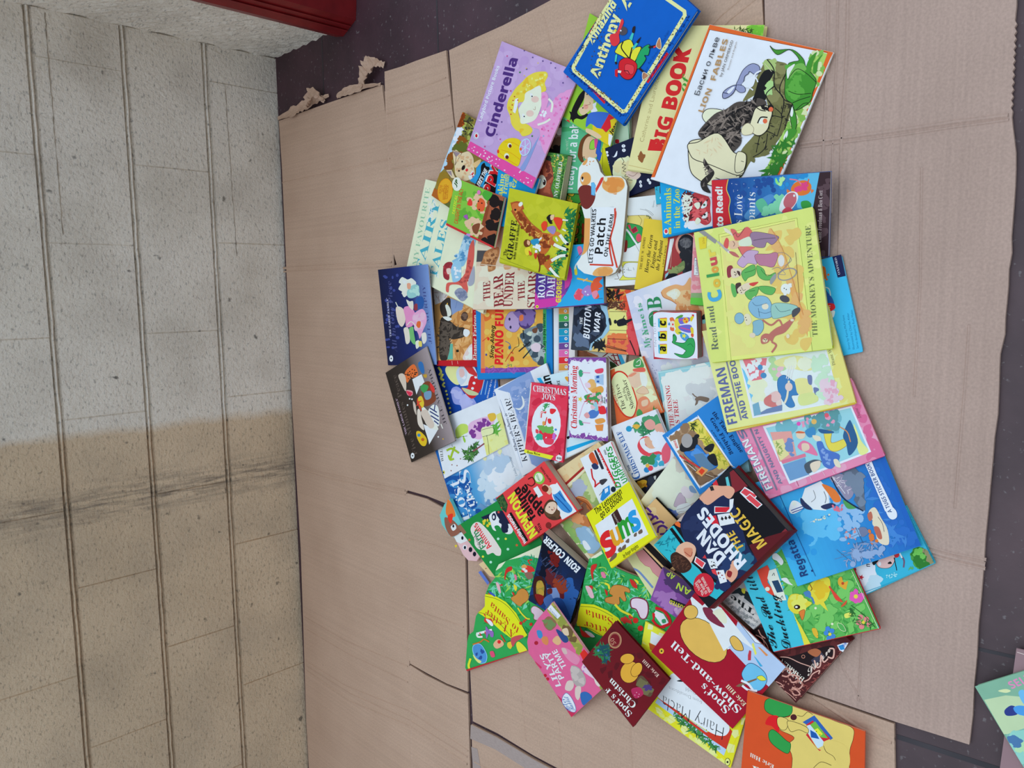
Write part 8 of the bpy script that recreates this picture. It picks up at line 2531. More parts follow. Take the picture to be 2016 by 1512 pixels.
b a8285a 1243.3,1356.7 1260,1353.3 1266.7,1366.7 1253.3,1375 1246.7,1370
d e8a0c0 1 1253.3,1363.3 1258.3,1366.7 1250,1368.3 1256.7,1371.7
t f4eaea 12 S 1244.7,1403.7 1195.3,1351.3 Spot's F
t f4eaea 12.67 S 1253.7,1386.3 1204.2,1334.2 Christm
t e8c0b8 6.67 S 1298.3,1329.2 1268.3,1297.5 Eric Hill
@hardback_book|thick black hardback with bold white and gold lettering and flying playing cards|26|15171f|h s=2 sc=5a1a22 bc=6e1c24 pc=4a4644
q 1287,1073 1437,917 1552,1047 1395,1197
r 17181f 0,0,1,1
p 2fb4cc 1286.7,1073.3 1320,1036.7 1326.7,1035 1353.3,1073.3 1360,1106.7 1426.7,1163.3 1410,1180 1366.7,1155
y 1a7a94 50 5 1 1293.3,1070 1326.7,1046.7 1353.3,1080 1346.7,1123.3 1315,1086.7
p 141418 1318.3,1041.7 1323.3,1038.3 1390,1126.7 1383.3,1130
p c0303c 1376.7,983.3 1383.3,975 1386.7,990 1380,995
p 8a2430 1448.3,923.3 1460,913.3 1510,960 1490,980 1460,955
p b0a8a8 1330,1026.7 1410,955 1426.7,963.3 1376.7,1005 1346.7,1026.7
p c8303c 1401.7,948.3 1410,943.3 1420,970 1411.7,973.3
p 20242c 1410,941.7 1443.3,918.3 1450,963.3 1420,970
p 5ac0d0 1428.3,940 1433.3,938.3 1438.3,960 1431.7,960
p 7a2a34 1436.7,930 1460,913.3 1520,970 1551.7,1046.7 1476.7,1073.3 1443.3,971.7
p 15161d 1443.3,971.7 1476.7,955 1526.7,988.3 1551.7,1035 1516.7,1070 1471.7,1096.7 1436.7,1030
p 5a1c24 1550,1045 1560,1060 1496.7,1116.7 1475,1073.3 1510,1056.7
b d86a34 1328.3,1031.7 1335,1026.7 1341.7,1035 1338.3,1038.3
b 1e2a52 1340,1030 1353.3,1005 1376.7,983.3 1391.7,993.3 1426.7,970 1440,983.3 1453.3,1013.3 1471.7,1073.3 1490,1113.3 1426.7,1146.7 1380,1113.3 1370,1080 1350,1066.7 1343.3,1050
m 26345f 20 10 2 1346.7,1030 1380,990 1420,1013.3 1410,1080 1370,1063.3
m 2a6a8e 18 8.33 3 1440,1066.7 1470,1073.3 1490,1116.7 1466.7,1126.7
b d8a690 1376.7,976.7 1400,956.7 1420,956.7 1436.7,958.3 1440,970 1420,976.7 1396.7,993.3 1386.7,990
b d8a690 1416.7,960 1436.7,956.7 1446.7,966.7 1436.7,981.7 1423.3,973.3
p 2a2a2e 1396.7,958.3 1403.3,956.7 1406.7,965 1400,966.7
b e0b09a 1331.7,1080 1350,1066.7 1366.7,1073.3 1370,1086.7 1360,1110 1350,1120 1333.3,1106.7
b c88a70 1346.7,1080 1363.3,1080 1360,1096.7 1350,1093.3
c 9a4a40 1.5 1348.3,1086.7 1360,1095 1363.3,1086.7
b 3a2620 1320.8,1093.3 1330,1086.7 1338.3,1090 1353.3,1100 1361.7,1113.3 1356.7,1123.3 1343.3,1128.3 1330,1121.7 1321.7,1108.3
y 5a3c30 40 4 4 1323.3,1093.3 1340,1093.3 1358.3,1116.7 1343.3,1126.7 1326.7,1116.7
b d8a690 1428.3,1130 1443.3,1103.3 1451.7,1116.7 1451.7,1133.3 1440,1146.7 1430,1140
b 8a2a30 1433.3,1123.3 1441.7,1126.7 1438.3,1136.7 1431.7,1133.3
m 243a6a 14 6.67 5 1420,1100 1436.7,1096.7 1436.7,1116.7 1423.3,1120
m 203060 14 6.67 8 1420,1143.3 1446.7,1146.7 1426.7,1163.3 1410,1153.3
p f2f2f4 1370,1095 1390,1108.3 1383.3,1120 1366.7,1106.7
p d84a56 1371.7,1097.5 1387.5,1108.3 1382.5,1117.5 1369.2,1105.8
p f2f0f2 1391.7,1100 1406.7,1100 1413.3,1118.3 1400,1120
p c03a44 1383.3,1098.3 1388.3,1091.7 1391.7,1100
p f2f2f4 1410,1123.3 1425,1121.7 1431.7,1145 1418.3,1149.2
p d8404c 1400.8,1121.7 1408.3,1120 1412.5,1133.3 1403.3,1128.3
x 2a2a30 14 1.33 6 1396.7,1103.3 1408.3,1103.3 1411.7,1116.7 1401.7,1116.7
x 8a2a30 10 1.33 7 1413.3,1126.7 1423.3,1125 1428.3,1141.7 1418.3,1145
p f0f0f4 1406.7,996.7 1436.7,998.3 1436.7,1008.3 1406.7,1010.8
p c8283a 1408.3,998.3 1440,998.3 1430,1008.3 1408.3,1008.3
p f0f0f4 1436.7,983.3 1445,981.7 1443.3,998.3 1436.7,1008.3
p f0f0f4 1412.5,1013.3 1441.7,1009.2 1447.5,1030 1418.3,1035.8
p c8283a 1391.7,1018.3 1410,1014.2 1416.7,1035 1401.7,1031.7
t 1a1a1e 5 s 1420,1023.7 1440,1020 ♣♣♣
p f0f0f4 1456.7,970 1466.7,958.3 1493.3,975 1481.7,986.7 1476.7,990
p d04a58 1459.2,969.2 1466.7,961.3 1490,975 1480.8,985
p f0f0f4 1466.7,980 1476.7,971.7 1501.7,993.3 1491.7,1001.7
p d04a58 1469.2,980 1476.7,973.7 1499.2,993 1491.3,999.2
t f4f4f8 23.33 k 1430,1096.7 1386.7,1040.3 DAN
t f4f4f8 23.33 k 1470.3,1105.3 1386.7,995.8 RHODES
t e8b84a 15.33 i 1465,1075.8 1441.7,1040.8 THE
t e8b84a 21.33 i 1510.8,1070 1450,995 MAGIC
E round_sticker c0283c 0.15 1406.5,1151.7 1405.8,1157.8 1403.8,1163.5 1400.5,1168.3 1396.3,1172.2 1391.5,1174.5 1386.2,1175.3 1380.8,1174.5 1376,1172.2 1371.8,1168.3 1368.5,1163.5 1366.5,1157.8 1365.8,1151.7 1366.5,1145.5 1368.5,1139.8 1371.8,1135 1376,1131.2 1380.8,1128.8 1386.2,1128 1391.5,1128.8 1396.3,1131.2 1400.5,1135 1403.8,1139.8 1405.8,1145.5
>t f0d0d0 6.33 b 1387.5,1168.3 1370.8,1145 The Tricks
>t f0d0d0 6.33 b 1393.3,1166.7 1376.7,1140 to wow all
>t f0d0d0 6.33 b 1400,1165 1384.2,1135 your friends
@hardback_book|slim red Christmas hardback with an oval picture and yellow corner strip|6|d83a55|h s=3 sc=c62f4a
q 1045,753 1120,762 1108,911 1032,891
r d43a58 0,0,1,1
m dc4a66 30 8.33 1 1046.7,756.7 1116.7,763.3 1106.7,908.3 1033.3,886.7
m c42c4a 20 8.33 2 1046.7,756.7 1116.7,763.3 1106.7,908.3 1033.3,886.7
p f0ece8 1044.2,753.3 1046.7,753.7 1033.3,888.3 1030.8,886.7
p f2e03a 1032.5,884.2 1090,897.5 1083.3,905.8 1032,891.7
e e8eef6 1075.3,836.3 28.67,45 4
y 3a9a5a 20 6 3 1071.7,795 1076.7,795 1078.3,806.7 1071.7,813.3
b f2f4f6 1073.3,806.7 1080,801.7 1086.7,810 1085,821.7 1076.7,821.7
b d8303c 1083.3,805 1091.7,805 1095,808.3 1088.3,815 1083.3,813.3
c d8303c 3.67 1065,821.7 1066.7,811.7 1075,811.7
c f0f0f0 1.33 1064.2,821.7 1065.8,812.5 1073.3,810
b f2f2f4 1073.3,823.3 1083.3,821.7 1088.3,833.3 1081.7,840 1073.3,835
b d8303c 1078.3,825 1085,825 1085,833.3 1080,833.3
c d8303c 2 1073.3,836.7 1075,828.3 1076.7,821.7
b d8a05a 1068.3,830 1073.3,830 1071.7,838.3 1068.3,836.7
m d83048 10 6.67 4 1063.3,850 1090,851.7 1086.7,861.7 1070,861.7
m 6aae5a 12 5.67 5 1061.7,841.7 1090,843.3 1086.7,848.3 1066.7,846.7
m 2fae9a 6 5 6 1056.7,856.7 1066.7,860 1061.7,866.7
b d84a5a 1055,845 1060,846.7 1060,853.3 1055,851.7
b b86ad0 1088.3,855 1093.3,853.3 1093.3,865 1088.3,865
b d84060 1071.7,863.3 1090,865 1086.7,875 1073.3,873.3
d 3a8ad8 2.33 1094.2,845.8
t f4f2f4 12 S 1050,770 1115,778.3 CHRISTMAS
t f4f2f4 11 S 1067.5,785 1093.3,788.3 JOYS
t 14140c 6 C 1037.5,891.7 1063.3,896.7 Brown Watson
p f2f2f2 1095,898.3 1100,895 1106.7,898.3 1105.8,906.7 1100,908.3 1094.2,905
d 222 1.33 1102,893.3
t 222 4 b 1096.7,903.3 1105,905 BB
@board_book|Christmas board book with a purple jigsaw border|12|e4ecf6|b s=3 pc=8e8684 rc=0.006 rs
q 1118,704 1193,704 1197,869 1121,861
r 7d4aa4 0,0,1,1
b e6eef8 1122.5,714.2 1156.7,715.8 1191.7,715.8 1192.5,796.7 1193.3,856.7 1156.7,851.7 1122.5,850 1121.7,780
x e6eef8 26 3.33 1 1125,710 1191.7,711.7 1191.7,717.5 1125,715.8
x e6eef8 26 3.33 2 1125,848.3 1193.3,855 1195,860.8 1125,855
x e6eef8 22 3.33 3 1190,716.7 1195,716.7 1195.8,856.7 1190.8,856.7
x e6eef8 22 2.67 4 1119.7,716.7 1123.3,716.7 1123.3,850 1120.8,850
c d8c8e8 0.67 1123.3,706.7 1126.7,711.7 1131.7,706.7 1136.7,712.5 1143.3,706.7
c d8c8e8 0.67 1153.3,706.7 1156.7,712.5 1163.3,706.7 1170,712.5 1180,706.7
c d8c8e8 0.67 1125,856.7 1131.7,863.3 1138.3,856.7 1146.7,864.2 1153.3,858.3
c d8c8e8 0.67 1163.3,860 1173.3,867.5 1180,860 1190,868.3
t c8202c 12 S 1135.8,844.2 1135.8,720.8 Christmas Morning
b 3aa07a 1139.2,731.7 1143.3,727.5 1148.3,733.3 1145,741.7 1140.8,740
b 3aa07a 1140,826.7 1146.7,830 1148.3,836.7 1141.7,836.7
c e0a0cc 1.67 1146.7,733.3 1161.7,734.2
c e0a0cc 1.67 1146.7,831.7 1161.7,833.3
c dca0c8 1 1140,740 1150,763.3 1156.7,773.3
c dca0c8 1 1140,823.3 1148.3,796.7 1156.7,786.7
b f0b070 1155,758.3 1161.7,746.7 1171.7,750 1173.3,763.3 1163.3,770
b f0c8e0 1151.7,755 1160,753.3 1163.3,761.7 1155,763.3
b e8a050 1165,766.7 1181.7,760 1188.3,765 1185,773.3 1166.7,773.3
p 9ac0e8 1170.8,740 1188.3,736.7 1188.3,758.3 1171.7,753.3
p 2a5ab0 1174.2,740 1180,739.2 1180,744.2 1174.2,744.7
p 2a5ab0 1175,749.2 1180,749.2 1180,753.3 1175,752.5
b d84a6a 1171.7,728.3 1186.7,725 1186.7,733.3 1175,735
s f0d04a 5.67 1142.5,785.8
b 3a9a5a 1150,780 1173.3,773.3 1183.3,773.3 1180,790 1165,796.7
y c8303c 16 4.33 5 1150,780 1173.3,773.3 1173.3,793.3 1155,795
b d8303c 1180,800 1190,800 1193.3,813.3 1181.7,815 1176.7,806.7
c d8303c 2.67 1175,788.3 1180,803.3
b 4a7ac8 1158.3,813.3 1166.7,806.7 1180,810 1173.3,821.7 1161.7,823.3
b e8a0a8 1150,816.7 1156.7,811.7 1161.7,820 1155,823.3
b 8ac4d8 1168.3,795 1175,791.7 1178.3,806.7 1171.7,808.3
b e09a50 1171.7,826.7 1186.7,823.3 1191.7,830 1176.7,835
p d88a48 1171.7,836.7 1188.3,835 1186.7,848.3 1175,848.3
m f0b8c8 8 4 6 1156.7,773.3 1183.3,776.7 1186.7,796.7 1161.7,803.3
t 222 3.67 I 1186.7,793.3 1186.7,780 Jigsaw
t 222 3.67 I 1192,795 1192,781.7 Book
@board_book|small thick board book with alphabet blocks, a clown and a crocodile|18|b4303c|b s=3 pc=8c7c74 rc=0.004 rs
q 1286,614 1371,614 1374,707 1287,707
r b4303c 0,0,1,1
b f2f4fa 1288.3,617.5 1330,615.8 1366.7,615.8 1371.7,626.7 1373.3,700 1368.3,705.8 1330,706.7 1293.3,703.3 1288.3,696.7 1286.7,653.3
t 5a6080 5 z 1293,684.2 1291.3,635.8 TINY TOTS
p f0d03a 1299.2,626.7 1313.3,625.8 1313.3,645 1299.2,645.3
p d8303c 1295.8,626.3 1311.7,625.3 1313.3,626.7 1299.2,627
p 4ab0d8 1295.3,626.7 1299.2,627.5 1299.2,645.3 1295.8,643.3
p f0d03a 1299.2,652.5 1313.3,651.7 1313.3,671.3 1299.2,671.7
p d8303c 1296.7,652 1311.7,651.3 1313.3,652.5 1299.2,652.8
p 4ab0d8 1295.3,652.7 1299.2,653.3 1299.2,671.7 1296.3,669.2
p f0d03a 1299.2,678.3 1313.3,677.5 1313.3,696.7 1299.2,697
p d8303c 1297.5,677.5 1311.7,677 1313.3,678 1299.2,678.7
p 4ab0d8 1295.8,678 1299.2,679 1299.2,697 1296.7,695
t 141414 14 k 1310.8,692.5 1310.8,682.5 a
t 141414 12.33 k 1310.8,667.5 1310.8,656.7 b
t 141414 14 k 1310.8,641.7 1310.8,631.7 c
b d8704a 1318.3,626.7 1325,625 1328.3,633.3 1321.7,635
b d8704a 1320,643.3 1326.7,645 1326.7,651.7 1320,650
e f0d8d0 1324.2,638.3 5.33,6.67
e d8303c 1324.7,638.7 1.67,2
b 4a8ad0 1315.8,636.7 1318.3,635 1319.2,640 1315.8,640
b 5a9a4a 1330,626.7 1340,620 1345,621.7 1336.7,630
b f0d04a 1328.3,630 1336.7,628.3 1338.3,648.3 1330,646.7
b f0d04a 1328.3,650 1338.3,646.7 1340,656.7 1333.3,658.3
b 5a9a4a 1335,655 1341.7,653.3 1343.3,658.3
b 6a6ad0 1336.7,626.7 1356.7,625 1358.3,631.7 1340,638.3
b 6a6ad0 1336.7,641.7 1360,640 1360,655 1340,650
l d84a8a 1.67 1338.3,630 1356.7,628.3
l d84a8a 1.67 1340,645 1359.2,650
e f0b43a 1350,630.8 5.67,6
d d84a3a 2 1348.3,628.3 1351.7,633.3
b e8c83a 1358.3,626.7 1365,620 1365.8,625 1360.8,633.3
b c8303c 1361.7,620 1365.8,619.2 1365.8,623.3
b e8c83a 1359.2,645 1365,646.7 1365,660 1361.7,658.3
b d0603a 1360.8,656.7 1365.8,658.3 1364.2,664.2 1360.8,661.7
e 4a9ad8 1348.3,663.3 10.67,6.67 40
s f0e04a 5.67 1346.7,661.3
b d84a5a 1351.7,668.3 1356.7,666.7 1356.7,671.7 1353.3,673.3
b 35a25c 1325,660 1327.5,658 1331.7,663.3 1331.7,670 1330,673.3 1346.7,675 1355,666.7 1365,666.7 1368.3,680 1365,696.7 1353.3,704.2 1340,703.3 1328.3,696.7 1330,695.8 1343.3,698.3 1348.3,693.3 1350,690 1340,683.3 1326.7,676.7 1323.3,673.3 1325,670
o 105030 0.83
c 105030 0.67 1353.3,680 1360,676.7 1365,683.3
d 222 1 1326.3,660.8
@picture_book|lilac picture book with a blonde girl, golden pumpkin and starry pink strip|3|b39fd8|s=2 sc=d85aa4
q 988,81 1142,143 1047,371 919,295
x ae98d5 40 7.14 1 989.5,82.2 1118.1,139.4 1070.5,298.1 919.7,279
x b9a7de 40 8.73 2 989.5,82.2 1118.1,139.4 1070.5,298.1 919.7,279
p d84fa6 926,278.1 1055.1,350 1048.7,376.2 917.8,296.8
x f7d9ee 34 1.43 3 926.5,281 1049.5,350.8 1046.3,368.3 922.5,295.2
b 7f9ad8 1030.5,320.6 1057.5,274.6 1059,276.2 1033.7,333.3 1024.1,331.7
t 49307f 17.14 k 971.3,271.1 1019.7,115.9 Cinderella
t f6f2fb 6.35 b 947.9,239 984,130.6 Ladybird Picture Books
e f4f0fa 937.5,267.1 5.4,6.98
e 2b3a6a 937.5,267.1 4.6,6.03
e f4f0fa 937.8,267.1 4.13,5.4
e b8222c 938.1,267.3 2.38,3.49
s 4a3a86 2.22 1032.4,99.7 1049,113.2 1068.9,120.3 1084.8,124.3 1093.5,133.8 1108.6,163.2 978.4,264.8 987.9,240.2 1037.1,136.2
s b8388a 2.38 998.7,110.5 1005.7,179 985.2,274.3 1117.3,151.3 954.6,288.6
s 2f7f4a 2.7 1023.7,142.5 1047.9,267.9
s e0c46a 1.9 1032.4,148.9 1036.3,134.6 1059.4,124.3
b e6cf4e 1027.6,161.6 1038.7,150.5 1054.6,142.5 1074.4,141.3 1078.7,149.7 1072.9,163.2 1075.6,176.7 1067.3,183 1032.4,199.7 1021.3,202.9 1020.5,218.7 1026.8,239.4 1040.3,245.7 1048.6,255.2 1043.5,264.4 1029.2,268.3 1022.9,260 1014.9,255.2 1007,244.1 1004.1,228.3 998.3,212.4 1001,196.5 1007.8,185.4 1014.9,174.3
m d9bb36 26 3.49 4 1038.7,153.7 1075.2,145.7 1067.3,174.3 1022.9,187 1005.4,202.9 1003.8,218.7 1016.5,247.3 1038.7,260 1022.9,260 1000.6,212.4
x f7e98a 14 2.22 5 1038.7,153.7 1075.2,145.7 1067.3,174.3 1022.9,187 1005.4,202.9 1003.8,218.7
b ef9ad6 1064.9,185.4 1076,182.2 1080.3,196.5 1076.8,212.4 1091.1,196.5 1102.2,184.6 1110.2,182.2 1118.1,177.1 1130,182.2 1100.6,247.3 1078.4,302.9 1065.7,285.4 1062.5,256.8 1051.4,252.1 1041.9,245.7 1045.1,231.4 1059.4,226.7 1065.7,215.6
m e27fc6 40 2.54 6 1064.9,185.4 1076,182.2 1080.3,196.5 1091.1,196.5 1118.1,177.1 1130,182.2 1100.6,247.3 1078.4,302.9 1065.7,285.4 1062.5,256.8
b f0e6da 1064.1,169.5 1066,196.5 1064.9,212.4 1054.6,234.6 1038.7,242.5 1026,242.9 1024.1,228.3 1021,216.3 1026.8,205.2 1032.7,196.5 1034.8,183.8 1046.7,176.7
e eec4c0 1053.8,195.7 7.62,6.35
e eec4c0 1043.8,223.5 7.62,6.35
e f8f6f0 1046.7,187.8 2.54,4.76 -20
e f8f6f0 1031.1,228.3 2.54,4.76 -20
d 222 1.43 1047.9,189.8 1032.4,229.5
c 8a5a4a 0.63 1050.2,214.8 1053.8,216.3 1054.3,210
c f3ebe2 4.13 1080.8,194.9 1087.9,204.4 1085.6,220.3
c f3ebe2 4.13 1059.4,245.7 1073.7,241 1083.2,234.6
m f4eef4 10 2.54 7 1064.1,218.7 1076.8,218.7 1076.8,231.4 1067.3,234.6
p f4f0f4 1010.2,220.3 1014.9,194.9 1020.5,193.3 1019.7,207.6 1014.9,223.5
d b8222c 1.27 1013.3,190.2 1010.5,198.1 1008.9,206.8 1007,216.3 1006.2,225.1 1019.7,197.3
s c23a8a 2.06 1117.3,193.3 1103,207.6 1080,257.6 1067.3,254.4
s 6fb0e6 2.22 1103.8,194.9 1070.5,267.9
b f2c722 979.7,305.6 982.9,288.9 994,276.2 1009.8,271.7 1024.1,276.2 1026.7,288.9 1026,309.5 1018.6,327.8 997.1,316.7 984.4,311.1
c c98f1a 0.79 987.6,295.2 1006.7,301.6 1024.1,314.3
c c98f1a 0.79 994,279.4 1009.8,281 1024.1,288.9
c c98f1a 0.79 984.4,301.6 1000.3,314.3 1018.6,325.4
e f6e6d8 1003.8,286.5 4.13,4.76
e 5a2228 1004.8,287.6 2.86,3.49
e f6e6d8 997.9,307.1 4.76,5.4
e 5a2228 998.7,309.5 3.49,3.81
e cf4a22 981.3,298.4 2.22,3.81
e a9d6f4 1034.4,290 11.11,17.78 14
e b79fdc 1034.4,290 9.21,15.87 14
l a9d6f4 1.43 1034.4,273.8 1034.4,306.3
l a9d6f4 1.43 1025.4,285.7 1043.5,294.4
l a9d6f4 1.43 1027.3,298.4 1041.6,281.7
e e0683a 1025.7,293.7 2.22,3.17
@paperback_book|small green cartoon book with a brown earth base and red spine|6|7cc24a|s=2 sc=c8323c
q 897,350 993,389 972,489 878,443
r 7cc24a 0,0,1,1
m 5fae3e 40 4.76 1 914.6,368.3 962.2,382.5 946.3,438.1 898.7,434.9
p 9c5a40 966.2,372.5 993.8,387.5 971.2,491.2 940,472.5
p 86472f 966.2,372.5 971.2,375 947.5,477.5 940,472.5
m 1f1a1c 5 8.5 2 971.2,390 992.5,390 987.5,407.5 972.5,400
m 1f1a1c 5 8.5 3 966.2,415 983.8,417.5 980,430 967.5,425
m 1f1a1c 5 8.5 4 961.2,440 980,442.5 972.5,457.5 962.5,452.5
m 1f1a1c 5 8.5 5 952.5,466.2 971.2,467.5 967.5,485 955,475
l 12141a 2.5 994,387 972.5,490
p c03238 877,442.5 879,438.8 973.8,486.2 971.5,491.5
t e8e23a 5 i 895,422.5 901.2,385 TASTICAL
t c8482a 7.5 b 901.2,441.2 912.5,372.5 CAUGHT IN THE ACT
m f2bda0 26 5 6 925,385 957.5,390 950,420 940,425 922.5,400
b d8423a 920,402.5 925,391.2 930,397.5 928.8,405
b e0603a 938.8,405 945,390 955,397.5 952.5,415 942.5,415
d 1a1a1e 1.5 942,396.2 948.8,400 943.8,412.5
m f2bda0 26 5 7 912.5,430 950,435 945,465 922.5,460
b 7c4a34 930,445 945,440 940,460 932.5,457.5
b 9a5ab8 912.5,426.2 920,422.5 921.2,432.5
e d27ac0 943,378.8 3.5,4.5
b b68ad8 918.8,460 926.2,461.2 923.8,467.5 918.8,465
b 4aa83e 955,375 970,380 960,395 950,385
E round_sticker e8eae4 0.15 909.5,362.5 909,367 907.2,371.2 904.8,374.2 901.8,375.8 898.2,375.8 895.2,374.2 892.8,371.2 891,367 890.5,362.5 891,358 892.8,353.8 895.2,350.8 898.2,349.2 901.8,349.2 904.8,350.8 907.2,353.8 909,358
>t 2a5a20 6 k 898,368 902.5,357 JP
@hardback_book|olive green square hardback with a running giraffe and children|9|b4c02c|h s=2 sc=a8b428
q 1003,370 1138,401 1111,549 983,515
m b8c433 40 11.67 1 1000,383.3 1133.3,403.3 1108.3,550 986.7,513.3
m afbc2c 40 8.33 2 1000,383.3 1133.3,403.3 1108.3,550 986.7,513.3
c 7d8a1c 0.83 982,506.7 1020,521.7 1070,540 1111.7,551.7
y 1f7a4a 60 7.67 3 1115,410 1135,420 1120,483.3 1115,483.3
y 2a8a50 60 6.67 4 1100,490 1116.7,495 1096.7,540 1080,540 1093.3,513.3
y 145a38 50 5 5 1100,490 1133.3,420 1096.7,540 1086.7,543.3
c a3562a 20 1016.7,413.3 1026.7,430 1040,446.7 1058.3,461.7
c a3562a 16.67 1010,406.7 1020,405 1023.3,411.7
b c0713a 1008.3,403.3 1015,400 1026.7,401.7 1028.3,406.7 1023.3,415 1015,418.3 1010,413.3
e f6efe6 1025.3,402.3 3.67,5 40
d 1a1a1a 2.17 1014.7,413.3
b b5652e 1053.3,458.3 1070,458.3 1086.7,463.3 1086.7,476.7 1080,493.3 1070,506.7 1080,518.3 1080,521.7 1063.3,520 1058.3,503.3 1065,486.7 1056.7,473.3
y f0b45a 60 3.67 6 1013.3,415 1026.7,423.3 1063.3,458.3 1086.7,463.3 1080,486.7 1063.3,480 1030,450
x 7c3a1c 40 3.33 7 1016.7,413.3 1030,426.7 1066.7,460 1085,466.7 1083.3,486.7 1066.7,486.7 1026.7,446.7
x 7c3a1c 24 3 8 1060,500 1080,500 1083.3,516.7 1063.3,520
c c87a3c 7.33 1085,463.3 1096.7,460 1105,466.7
c f2ece4 6 1103.3,463.3 1111.7,475 1117.5,480
c b5652e 8.33 1085,475 1093.3,483.3
c f2ece4 6 1091.7,481.7 1105,488.3 1115,491.7
c b5652e 8.67 1080,516.7 1088.3,511.7
c f2ece4 5.67 1086.7,513.3 1101.7,505 1113.3,503.3
c b5652e 10 1076.7,521.7 1083.3,530
c f2ece4 5.33 1083.3,528.3 1093.3,540 1101.7,549.2
d 1a1a1a 2.67 1117.7,481 1117.3,491.3 1116,503.7 1103,549.7
c 6a2a1a 2 1059.2,503.3 1063.3,521.7 1060.8,538.3
y 2f7a3a 10 4 9 1065,450 1058.3,538.3 1061.7,540 1058.3,536.7
b d8452a 1065.8,443.3 1071.7,435.8 1077.5,438.3 1076.7,450 1070,455
b d8452a 1090,430 1100,428.3 1108.3,433.3 1105,446.7 1101.7,453.3 1095,443.3
b 1a1a1a 1076.7,428.3 1083.3,422.5 1088.3,426.7 1086.7,436.7 1088.3,440 1083.3,440.8 1078.3,433.3
b f0c09c 1084.2,425 1091.7,423.3 1090,431.7 1085,433.3
b 8f86c4 1077.5,448.3 1090,445 1095,451.7 1090,461.7 1080,455
l f2e8e0 3.33 1095,468.3 1098.3,475
l f2ece4 3 1108.3,433.3 1118.3,434.2
l f2ece4 3 1108.3,451.7 1114.2,455
b 6a3a1e 1031.7,476.7 1036.7,471.7 1045,475 1044.2,483.3 1036.7,486.7 1032.5,483.3
b f0b08c 1039.2,473.3 1044.2,476.7 1042.5,483.3 1038.3,480
b 2a90c0 1045.8,473.3 1058.3,470 1063.3,473.3 1058.3,483.3 1048.3,481.7
b e6d23a 1034.2,490 1043.3,486.7 1046.7,495 1040,503.3 1035,500
b c8502e 1041.7,493.3 1048.3,500 1043.3,503.3
x f4f0f2 8 3.33 10 1048.3,483.3 1070,483.3 1061.7,496.7 1050,495
l f4f0f2 3 1061.7,473.3 1066.7,468.3
b c03a2a 1051.7,500 1058.3,499.2 1055.8,510 1053.3,508.3
t 141414 5.67 I 997,503.3 999.2,490.8 The
t 141414 11 J 1008.3,510.8 1018.3,433 GIRAFFE
t 141414 5.67 J 1015,510.8 1024.2,441.7 who went to school
@board_book|white and tan board book cut out in a dog's outline|11|dfe3ea|b s=1 pc=9c9488
q 1145,330 1232,345 1212,545 1130,530
O 1140,330 1147,320 1160,309 1172,312 1178,323 1182,338 1190,347 1205,346 1222,347 1231,354 1235,367 1229,440 1223,500 1220,520 1211,536 1197,543 1175,544 1150,538 1138,528 1135,518 1142,508 1148,495 1150,470 1151,430 1146,410 1141,390 1137,372 1138,350
p dfe3ea 1123.3,250.2 1123.3,250.3 1123.5,250.3
b e0a060 1146.7,323.3 1155,310 1156.7,316.7 1153.3,323.3 1150,325
x d0945a 6 1.33 1 1153.3,310 1170,316.7 1166.7,328.3 1155,326.7
b e0a05c 1141.7,353.3 1146.7,340.8 1156.7,339.2 1163.3,346.7 1162.5,358.3 1155,365 1146.7,365
o e8e4e0 0.83
e f4f0ec 1146.7,353.3 2.67,4.67
e 2a1a16 1146.7,350.8 2,3.33
b 6e2a26 1137.5,376.7 1143.3,366.7 1153.3,364.2 1163.3,366.7 1171.7,380 1170.8,393.3 1163.3,406.7 1153.3,411.7 1143.3,403.3 1138.3,391.7
b e0a05c 1185,366.7 1190,351.7 1206.7,348.3 1221.7,349.2 1228.3,355 1230,366.7 1221.7,376.7 1206.7,380.8 1193.3,376.7
m d08e48 10 8.33 2 1190,356.7 1220,351.7 1225,366.7 1203.3,376.7
o f0e6dc 0.83
p c23a34 1183.3,350 1188.3,348.3 1188.3,353.3 1173.3,380 1172.5,371.7
e f0e8c8 1192.5,352.5 3.33,5.33
p 62b4ea 1164.2,360 1169.2,359.2 1172.5,365 1170.8,385 1164.2,383.3
o 3a8cc8 0.67
b e0a05c 1133.3,435 1156.7,430 1165,433.3 1163.3,450 1160,483.3 1150,500 1136.7,496.7
c e8ecf2 0.67 1123.3,500 1126.7,503.3
p e6ebf4 1163.3,410 1208.3,407.5 1213.3,410 1211.7,431.7 1200,465 1200.8,481.7 1213.3,531.7 1166.7,531.7 1160,491.7
l 3a3a40 0.67 1208.3,407.5 1163.3,410
l 3a3a40 0.67 1163.3,410 1164.2,438.3
c c2402e 3.33 1210.8,410 1211.7,426.7 1201.7,463.3 1205,486.7 1215,526.7
p e6ebf4 1165,408.3 1210,407.5 1213.3,413.3 1200,486.7 1206.7,521.7 1161.7,521.7 1156.7,503.3 1166.7,463.3
c 3a3a40 0.67 1165,408.3 1168.3,450 1156.7,493.3 1160,518.3
c c2402e 3.33 1210.8,410.8 1210,436.7 1200,480 1206.7,522.5
l c2402e 3.33 1206.7,522.5 1161.7,520.8
t 141418 8 b 1166.7,517.5 1174.2,411.7 LET'S GO WALKIES
t 141418 16 b 1186.7,500 1193.3,430 Patch
t 141418 7.33 b 1195.8,505.8 1209.2,422.5 ON THE FARM
b e0a868 1166.7,540 1175,528.3 1190,525 1203.3,526.7 1206.7,535 1196.7,544.2 1180,545
m d09a58 8 5.67 3 1173.3,535 1190,528.3 1201.7,533.3 1186.7,541.7
@hardback_book|royal blue hardback with a cream studded border and a striding child|10|0f5fc8|h s=2 sc=0f56b8
q 1256,-88 1373,19 1226,245 1109,141
